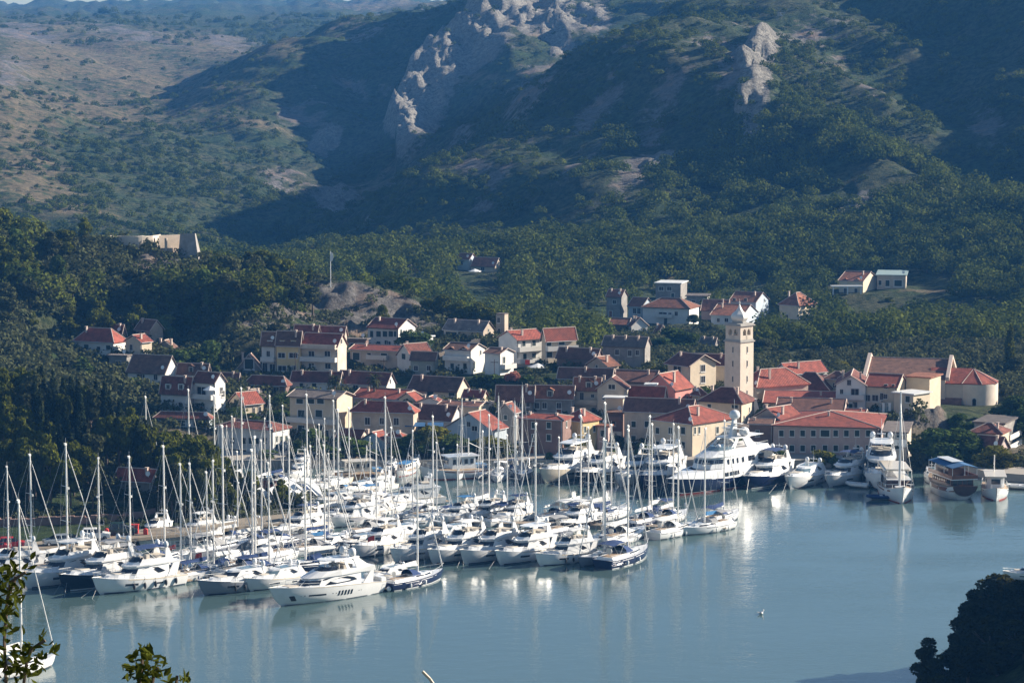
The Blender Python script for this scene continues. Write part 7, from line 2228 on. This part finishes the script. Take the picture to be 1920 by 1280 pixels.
# -- trees in and behind the town: (px, top row, world depth, width factor, kind, colour, label)
GT = 'trees in and behind the old town'
tt = [
    (118, 660, 604, 1.5, 'round', 'olive', 'round tree left of the slope under the leftmost house'), (95, 668, 600, 1.4, 'round', 'olive', 'dark round tree at the pine wood crest'), (145, 663, 606, 1.6, 'round', None, 'big green tree below the leftmost red roof'),
    (60, 655, 612, 1.4, 'round', 'olive', 'grey green tree above the pine wood crest'), (250, 705, 586, 1.5, 'round', None, 'blue green tree between pine wood and brown roofed house'), (232, 722, 580, 1.2, 'round', None, 'lower blue green tree behind the pine wood'),
    (368, 645, 612, 1.9, 'round', None, 'wide leafy tree above the ruined brown roof'), (395, 632, 616, 1.4, 'round', None, 'tall end of the leafy trees above the ruined roof'), (335, 652, 610, 1.4, 'round', None, 'left end of the leafy trees above the ruined roof'),
    (440, 762, 558, 1.6, 'round', None, 'dark green tree left of the little red roof'), (470, 772, 555, 1.4, 'round', None, 'dark green tree above the white hall'), (530, 735, 572, 1.2, 'round', None, 'leafy tree left of the shallow grey roof'),
    (556, 722, 580, 1.0, 'round', None, 'small leafy tree before the orange roofed white house'), (525, 765, 556, 1.3, 'round', None, 'dark tree between apartment house and white hall'),
    (585, 690 + 110, 534, 1.2, 'round', None, 'dark tree before the apartment house ground floor'), (560, 822, 530, 1.0, 'round', None, 'small tree right of the white hall'), (650, 812, 528, 1.0, 'round', None, 'dark tree between arcade house and blue shop'),
    (500, 838, 524, 1.4, 'round', None, 'dark tree between the white hall and the water'), (560, 836, 524, 1.3, 'round', None, 'dark tree by the corner of the white hall'), (605, 828, 524, 1.3, 'round', None, 'dark quay tree below the apartment house, left'),
    (628, 832, 523, 1.2, 'round', None, 'dark quay tree below the apartment house, right'), (700, 838, 522.5, 1.1, 'round', None, 'low quay tree right before the blue shop'), (738, 834, 523, 1.2, 'round', None, 'quay tree left of the folded parasol'),
    (1150, 842, 522, .9, 'round', None, 'small quay tree before the shaded gap'), (1030, 846, 522, .9, 'round', None, 'small quay tree before the grey brown house'),
    (668, 818, 525, 1.2, 'round', None, 'dark tree in front of the blue shop'), (765, 812, 526, 1.2, 'round', None, 'dark leafy quay tree, first left of the yellowing one'), (790, 805, 526, 1.3, 'round', None, 'dark leafy quay tree under the blue awnings'),
    (812, 792, 527, 1.3, 'round', 'yel', 'yellowing plane tree on the quay by the blue awnings'), (838, 806, 526, 1.3, 'round', None, 'dark quay tree right of the yellowing plane'), (868, 818, 525, 1.1, 'round', None, 'dark quay tree below the pale blue house'),
    (893, 820, 525, 1.1, 'round', None, 'quay tree left of the pink wall'), (920, 812, 526, 1.2, 'round', 'yel', 'yellowish quay tree below the pink wall'), (940, 825, 525, .9, 'round', None, 'small quay tree left of the grey brown house'),
    (1080, 815, 524, 1.0, 'round', 'yel', 'yellow green tree in front of the bright yellow house'), (1068, 826, 523, .8, 'round', None, 'small dark tree left of the yellow green one'), (1208, 828, 522, 1.0, 'round', None, 'dark quay tree left of the cream corner house'),
    (1382, 818, 523, 1.3, 'round', None, 'tree behind the superyacht stern'), (1400, 832, 522, 1.1, 'round', 'yel', 'lighter tree behind the navy canopied yacht'), (1460, 838, 520.5, 1.0, 'round', None, 'green tree at the left end of the hotel'),
    (1540, 840, 520.5, 1.2, 'round', 'yel', 'orange tinged tree in front of the hotel'), (1558, 846, 520.5, .8, 'round', None, 'small tree by the hotel door'), (1590, 843, 520.5, .5, 'round', None, 'tiny tree before the hotel windows'),
    (1722, 838, 518, 1.1, 'round', 'olive', 'brownish tree left of the great dark tree'), (1755, 798, 521, 2.0, 'round', None, 'great dark tree behind the wooden excursion boat'), (1790, 800, 521, 2.0, 'round', None, 'right half of the great dark tree mass'),
    (1820, 812, 520, 1.5, 'round', None, 'dark tree against the pink walled quay house'), (1776, 822, 517, 1.4, 'round', None, 'lower dark tree between excursion boat and rock'), (1865, 830, 512, 1.5, 'round', 'yel', 'tree with yellow top at the far right quay'),
    (1886, 845, 512, 1.2, 'round', 'yel', 'smaller yellowish tree right of the pink quay house'), (1905, 738, 560, 1.8, 'round', None, 'dark tree at the right edge beside the apse'), (1925, 760, 545, 2.0, 'round', None, 'dark tree cut by the right frame edge'),
    (1798, 772, 548, 1.2, 'round', None, 'dark bush on top of the rock below the apse'), (1815, 785, 546, 1.2, 'round', None, 'dark bush at the right end of the rock'),
    (1262, 612, 700, 2.0, 'round', None, 'big round green tree behind the town, left of the tower'), (1285, 618, 698, 1.6, 'round', None, 'right half of the big green tree near the tower'), (1240, 630, 690, 1.4, 'round', None, 'lower left green tree near the grey slate house'),
    (1232, 682, 600, .9, 'round', 'yel', 'yellowing tree right of the tall grey house'), (1432, 632, 690, 1.5, 'round', 'olive', 'green tree right behind the bell tower'), (1420, 650, 680, 1.3, 'round', None, 'lower green tree right behind the bell tower'),
    (1518, 655, 670, 1.6, 'round', 'olive', 'round tree behind the white gabled back house'), (1468, 668, 660, 1.2, 'round', None, 'low round tree left of it behind the red roofs'), (1590, 612, 720, 1.6, 'round', 'olive', 'sunlit round tree above the church, left'),
    (1612, 640, 700, 2.6, 'round', 'olive', 'wide domed tree behind the church front'), (1572, 672, 660, 1.8, 'round', 'yel', 'light green trees touching the church front'), (1750, 640, 700, 2.4, 'round', None, 'dim domed tree behind the church nave'),
    (1810, 655, 690, 1.9, 'round', 'olive', 'light green tree behind the choir roof'), (1850, 668, 680, 1.5, 'round', 'olive', 'light green tree right of the choir roof'), (1892, 615, 640, .85, 'poplar', 'pine', 'tall slim poplar at the right edge'),
    (1905, 665, 636, 1.2, 'round', 'olive', 'tree at the foot of the slim poplar'), (1468, 520 - 60, 900, .55, 'cyp', None, 'lone slim cypress above the pyramid roofed valley house'),
    (1098, 660, 640, 1.2, 'round', None, 'dark tree right of the brightest red roof'), (1110, 645, 650, 1.4, 'round', None, 'tree behind the small dark roofed stone house'), (1290, 560 + 20, 790, 1.0, 'round', None, 'tree before the wide valley house'),
    (1300, 588, 780, 1.3, 'round', None, 'bushy tree under the wide valley house'), (1545, 548, 840, 1.1, 'pine', None, 'tree left of the hillside villa'), (1550, 568, 822, 1.1, 'pine', None, 'lower tree right of the orange pyramid roof'),
    (1668, 556, 835, 1.1, 'pine', None, 'tree on the bank below the teal roof'), (1738, 484, 880, 1.1, 'pine', None, 'tall tree right above the teal roofed annexe'), (1798, 534, 850, .9, 'pine', None, 'tree on the dry terrace right of the villa'),
    (886, 700, 598, 1.1, 'bush', None, 'shrub below the white gable, left'), (925, 704, 596, 1.4, 'bush', None, 'shrub below the plain grey wall'), (905, 700, 597, 1.4, 'bush', None, 'shrub between white gable and grey wall'),
    (990, 706, 594, 1.5, 'bush', None, 'green hedge shrub below the white parasol'), (1020, 704, 592, 1.4, 'bush', None, 'dark hedge shrub right of the white parasol'), (960, 695, 596, 1.6, 'bush', 'flower', 'pink flowering shrub by the white parasol'),
    (770, 615, 640, 1.2, 'round', None, 'green tree right of the white villa'), (790, 622, 640, 1.2, 'round', None, 'second green tree right of the white villa'), (1318, 722, 575, 1.0, 'round', None, 'dark tree between beige gable house and tower'),
    (1350, 735, 570, .9, 'round', None, 'dark tree hugging the left side of the tower'), (1428, 762, 556, .9, 'round', None, 'bush beside the leaning buttress wall'), (520, 600, 640, 1.1, 'round', 'olive', 'round shrub above the yellow terrace'),
    (568, 606, 640, .9, 'round', 'olive', 'small shrub above the cream three storey house'), (1160, 665, 700, 1.6, 'round', None, 'tree on the valley floor left of the slate house'),
]
for px, row, Y, wd, k, col, lab in tt:
    g = at(px, Y)
    dz = PY(px, row, Y).z - g.z
    if dz < 2: g.z = PY(px, row, Y).z - 3.5
    if dz > 13 and k != 'poplar': g.z = PY(px, row, Y).z - 12
    dz = PY(px, row, Y).z - g.z
    if 521 < Y < 529 and 480 < px < 960: wd *= 1.35; g.z -= .3
    wd2 = wd * min(1.5, max(.55, 8.5 / dz)) if k in ('round', 'pine') else wd
    tree(k, px, None, Y, dz, lab, GT, wid=wd2 if k != 'cyp' else wd, leaf=col, base=g)

# palms
def palm(label, px, row, Y):
    g = at(px, Y); H = PY(px, row, Y).z - g.z
    if H > 9: g.z += H - 8; H = 8
    t = thing('palm_tree', label, 'palm', g, 0, 'palms in the old town')
    m = MB(); m.tube((0, 0, -1), (0, 0, H * .8), .28, .22, 8); m.build('trunk', M['trunk'], t)
    m = MB(); r = random.Random(px)
    for i in range(60):
        a = r.random() * 2 * pi; el = r.uniform(-.7, 1.3); l = r.uniform(2.2, 3.0); prev = Vector((0, 0, H * .8)); w0 = .28
        for k in range(4):
            e2 = el - k * .42; p = prev + Vector((cos(a) * cos(e2), sin(a) * cos(e2), sin(e2))) * l / 4
            sd = Vector((-sin(a), cos(a), 0)) * w0 * (1 - k * .2)
            m.add([prev - sd, p - sd * .75, p + sd * .75, prev + sd], [(0, 1, 2, 3)]); prev = p
    m.build('crown', LEAF['olive'], t)


palm('left palm in front of the long maroon roof', 627, 700, 578)
palm('right palm in front of the long maroon roof', 702, 698, 578)

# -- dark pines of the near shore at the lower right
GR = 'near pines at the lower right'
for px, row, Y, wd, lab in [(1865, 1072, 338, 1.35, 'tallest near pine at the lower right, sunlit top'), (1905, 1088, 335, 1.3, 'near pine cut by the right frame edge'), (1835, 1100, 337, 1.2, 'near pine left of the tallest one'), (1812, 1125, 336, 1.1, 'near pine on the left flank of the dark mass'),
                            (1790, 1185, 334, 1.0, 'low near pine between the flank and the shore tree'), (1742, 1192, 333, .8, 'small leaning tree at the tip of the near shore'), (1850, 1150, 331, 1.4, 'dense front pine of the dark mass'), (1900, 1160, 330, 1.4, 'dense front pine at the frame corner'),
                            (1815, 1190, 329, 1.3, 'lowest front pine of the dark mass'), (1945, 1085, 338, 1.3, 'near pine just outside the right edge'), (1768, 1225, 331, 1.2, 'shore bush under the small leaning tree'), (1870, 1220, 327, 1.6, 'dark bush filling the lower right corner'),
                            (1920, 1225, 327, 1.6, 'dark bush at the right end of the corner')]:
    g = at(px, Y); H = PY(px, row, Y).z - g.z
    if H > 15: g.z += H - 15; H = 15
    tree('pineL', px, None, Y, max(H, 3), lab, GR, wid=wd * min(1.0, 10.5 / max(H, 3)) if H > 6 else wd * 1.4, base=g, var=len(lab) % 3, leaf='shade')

# -- leaves close to the camera
def leafy(label, stems, leaves_at, seed):
    r = random.Random(seed)
    P0 = PY(stems[0][0][0], stems[0][0][1], stems[0][0][2])
    gz = ground(P0.x, P0.y)
    t = thing('near_shrub', label, 'shrub', (P0.x, P0.y, gz), 0, None)
    O = Vector((P0.x, P0.y, gz))
    m = MB()
    m.path([(0, 0, -.1), (.03, .02, (P0.z - gz) * .5), tuple(P0 - O)], .012, 6)
    for st in stems:
        m.path([tuple(PY(*p) - O) for p in st], .006, 6)
    m.build('stem', M['trunk'], t)
    m = MB()
    for (px, row, Y, n, sp, ln) in leaves_at:
        for i in range(n):
            p = PY(px + r.gauss(0, sp), row + r.gauss(0, sp * 1.15), Y + r.uniform(-.12, .12)) - O
            d = Vector((r.gauss(0, 1), r.gauss(0, .8), r.gauss(.35, .9))).normalized()
            nn = d.cross(Vector((r.gauss(0, 1), r.gauss(-.6, 1), r.gauss(0, 1)))).normalized()
            s = d.cross(nn); l = ln * r.uniform(.7, 1.25); w_ = l * .24
            k = nn * l * .10
            vs = [p, p + d * l * .25 + s * w_ * .8 + k, p + d * l * .6 + s * w_ + k, p + d * l, p + d * l * .6 - s * w_ + k, p + d * l * .25 - s * w_ * .8 + k, p + d * l * .5 - k * .2]
            m.add(vs, [(0, 1, 6), (1, 2, 6), (2, 3, 6), (3, 4, 6), (4, 5, 6), (5, 0, 6)])
    m.build('leaves', LEAF['near'], t)


Yn = 9.0
leafy('leafy shrub with tall stem at the lower left corner', [[(12, 1300, Yn), (8, 1200, Yn), (14, 1120, Yn), (30, 1080, Yn)], [(42, 1300, Yn), (50, 1240, Yn), (60, 1215, Yn), (85, 1200, Yn)], [(14, 1120, Yn), (20, 1090, Yn), (48, 1072, Yn)]],
      [(30, 1078, Yn, 26, 13, .042), (14, 1105, Yn, 26, 11, .042), (24, 1115, Yn, 20, 13, .04), (8, 1150, Yn, 26, 8, .04), (10, 1180, Yn, 16, 6, .035), (40, 1225, Yn, 34, 14, .042), (22, 1250, Yn, 26, 14, .042), (55, 1262, Yn, 24, 14, .04), (80, 1208, Yn, 16, 11, .04), (64, 1240, Yn, 14, 10, .035)], 3)
leafy('small leafy shrub top poking up right of the corner shrub', [[(262, 1310, Yn), (262, 1270, Yn), (268, 1230, Yn)], [(280, 1310, Yn), (288, 1270, Yn), (295, 1250, Yn)], [(326, 1320, Yn), (330, 1285, Yn), (332, 1266, Yn)]],
      [(262, 1235, Yn, 22, 11, .045), (280, 1248, Yn, 26, 12, .045), (268, 1272, Yn, 26, 13, .042), (298, 1262, Yn, 18, 9, .042), (252, 1258, Yn, 12, 8, .042), (335, 1274, Yn, 12, 8, .04), (352, 1280, Yn, 6, 6, .04)], 5)
gs = MB(); O = PY(800, 1300, 9)
gs.path([tuple(PY(825, 1330, 9)), tuple(PY(818, 1290, 9)), tuple(PY(806, 1272, 9)), tuple(PY(792, 1258, 9))], .006, 5)
tag(gs.build('grass_stem', M['seat']), 'dry curved grass stem at the bottom edge', 'grass stem')

# -- scrub and woods of the slopes: nobody could count it
def wood(name, label, specs, nq, leaf, mat_, seed):
    rs = np.random.RandomState(seed)
    VV = []
    for (X, Y, Zg, R_, H_) in specs:
        n = nq(R_)
        d = rs.normal(size=(n, 3)); d[:, 2] = np.abs(d[:, 2]) * .9 + .02 * rs.randn(n); d /= np.linalg.norm(d, axis=1)[:, None]
        wob = .72 + .5 * rs.rand(n)
        p = np.array([X, Y, Zg + H_ * .30]) + d * np.array([R_, R_, H_ * .72]) * wob[:, None]
        nr_ = d + .55 * rs.normal(size=(n, 3)); nr_ /= np.linalg.norm(nr_, axis=1)[:, None]
        t_ = np.cross(nr_, rs.normal(size=(n, 3))); t_ /= np.linalg.norm(t_, axis=1)[:, None]; b_ = np.cross(nr_, t_)
        sz = (leaf * R_ ** .5 * (.6 + .8 * rs.rand(n)))[:, None]
        VV.append(np.stack([p - t_ * sz - b_ * sz * .5, p + t_ * sz * .4 - b_ * sz * .8, p + t_ * sz + b_ * sz * .4, p - t_ * sz * .3 + b_ * sz * .8], 1).reshape(-1, 3))
    V = np.concatenate(VV)
    me = np_mesh(name, V, np.arange(len(V)).reshape(-1, 4), mat_)
    return tag(link(name, me), label, None, None, 'stuff')


def dens(px, row, Y):
    """how thickly the slope is wooded, 0..1, and the size of what grows there"""
    if Y > 2250: return .55, 5.5
    if Y > 1750 and px < 640: return (.35 if row < 30 else .16), 3.4
    if Y > 1640: return .7, 3.2
    ridge = np.interp(row, [30, 130, 190, 250, 360, 430, 470], [1240, 1100, 960, 880, 740, 600, 530])
    if px > ridge or Y < 1120 and px > 560: return (.7, 3.4) if row < 230 or px < 1130 else (.6, 6.4)
    if row < 230 and px < 420 - (row - 60) * .6: return .3, 2.8
    if px > 520 and row < 330: return .75, 2.4
    return .66, 3.2


specs = []
VH = [(a_[1], a_[3], a_[7]) for a_, k_ in HL if a_[7] > 660]
rs = np.random.RandomState(5)
cand = 0
while len(specs) < 17500 and cand < 260000:
    cand += 1
    # sample evenly in the ground the slopes show: depth by inverse square
    px = rs.uniform(-60, 1990); Y = 1 / rs.uniform(1 / 2900., 1 / 900.) if rs.rand() < .8 else rs.uniform(640, 960)
    i = np.searchsorted(YS, Y); j = int((px - CS[0]) / 5)
    if i >= nr or j >= ncx - 1: continue
    z = Z[i, j]; _, row = proj((XX[i, j], YS[i], z))
    if Y < 960 and (row > 655 or (Y < 700 and 560 < px < 1000)): continue
    if Y < 730 and px < 620 and row > 600: continue
    if Y < 960 and 1130 < px < 1450 and 540 < row < 615 and rs.rand() < .8: continue
    if Y < 960 and 1570 < px < 1740 and 515 < row < 560: continue
    if any(h0 - 5 < px < h1 + 5 and hY - 85 < Y < hY + 12 for h0, h1, hY in VH): continue
    if 1540 < px < 1800 and 815 < Y < 870: continue
    if 70 < px < 420 and Y < 730 and (row < 535): continue
    if 395 < px < 620 and Y < 730 and (row < 505): continue
    if 585 < px < 800 and Y < 700: continue
    dn, sz = dens(px, row, YS[i])
    if Y < 960: dn, sz = 1.0, 5.2
    dn *= (1 - .9 * min(1, rock[i, j] * 1.5)) * (1 - .6 * min(1, dry[i, j]))
    cl = fbm(XX[i, j] / 34, YS[i] / 50, 77, 3)
    if rs.rand() > dn * (0.35 + 1.6 * (cl > (.5 if dn < .8 else .33))): continue
    R_ = sz * .5 * rs.choice([.45, .8, 1.1, 1.5], p=[.3, .35, .25, .1]) * rs.uniform(.85, 1.15)
    specs.append((XX[i, j] + rs.uniform(-2, 2), YS[i] + rs.uniform(-2, 2), z - .3, R_ * 1.15, R_ * (2.0 if dn > .8 else 1.5)))
wood('hillside_wood', 'dense pine wood and scrub covering the slopes behind the town', specs, lambda R_: int(44 + 44 * R_), .215, LEAF['far'], 9)
# scattered undergrowth on the near slopes and between the houses
sp2 = []
rs = np.random.RandomState(6)
while len(sp2) < 10500:
    px = rs.uniform(-100, 1990); Y = rs.uniform(439, 760) if rs.rand() < .95 else rs.uniform(439, 450)
    i = np.searchsorted(YS, Y); j = int((px - CS[0]) / 5)
    z = Z[i, j]
    if z < .8: continue
    if 519 < Y < 640 and px > 280 and ((z < 2 and Y < 536) or rs.rand() < (.1 if px > 1640 else .4)): continue
    if Y < (439.5 if px < 320 else 445): continue
    left = (px < 500 and Y > 560) or (px > 1640 and Y > 560) or Y < 447
    if not left and fbm(XX[i, j] / 14, YS[i] / 14, 44, 3) < .42: continue
    if 1690 < px < 1895 and 550 < Y < 604: continue
    if 440 < px < 800 and 660 < Y < 712 and rs.rand() < .7: continue
    if rock[i, j] > .5 and rs.rand() < .6: continue
    R_ = rs.uniform(.5, 1.9) * (.6 if Y < 447 else 1.5 if left else 1)
    sp2.append((XX[i, j] + rs.uniform(-1, 1), YS[i] + rs.uniform(-1, 1), z - .2, R_, R_ * 1.3))
wood('undergrowth', 'low scrub between the houses and under the trees', sp2, lambda R_: int(20 + 20 * R_), .26, LEAF['olive'], 10)
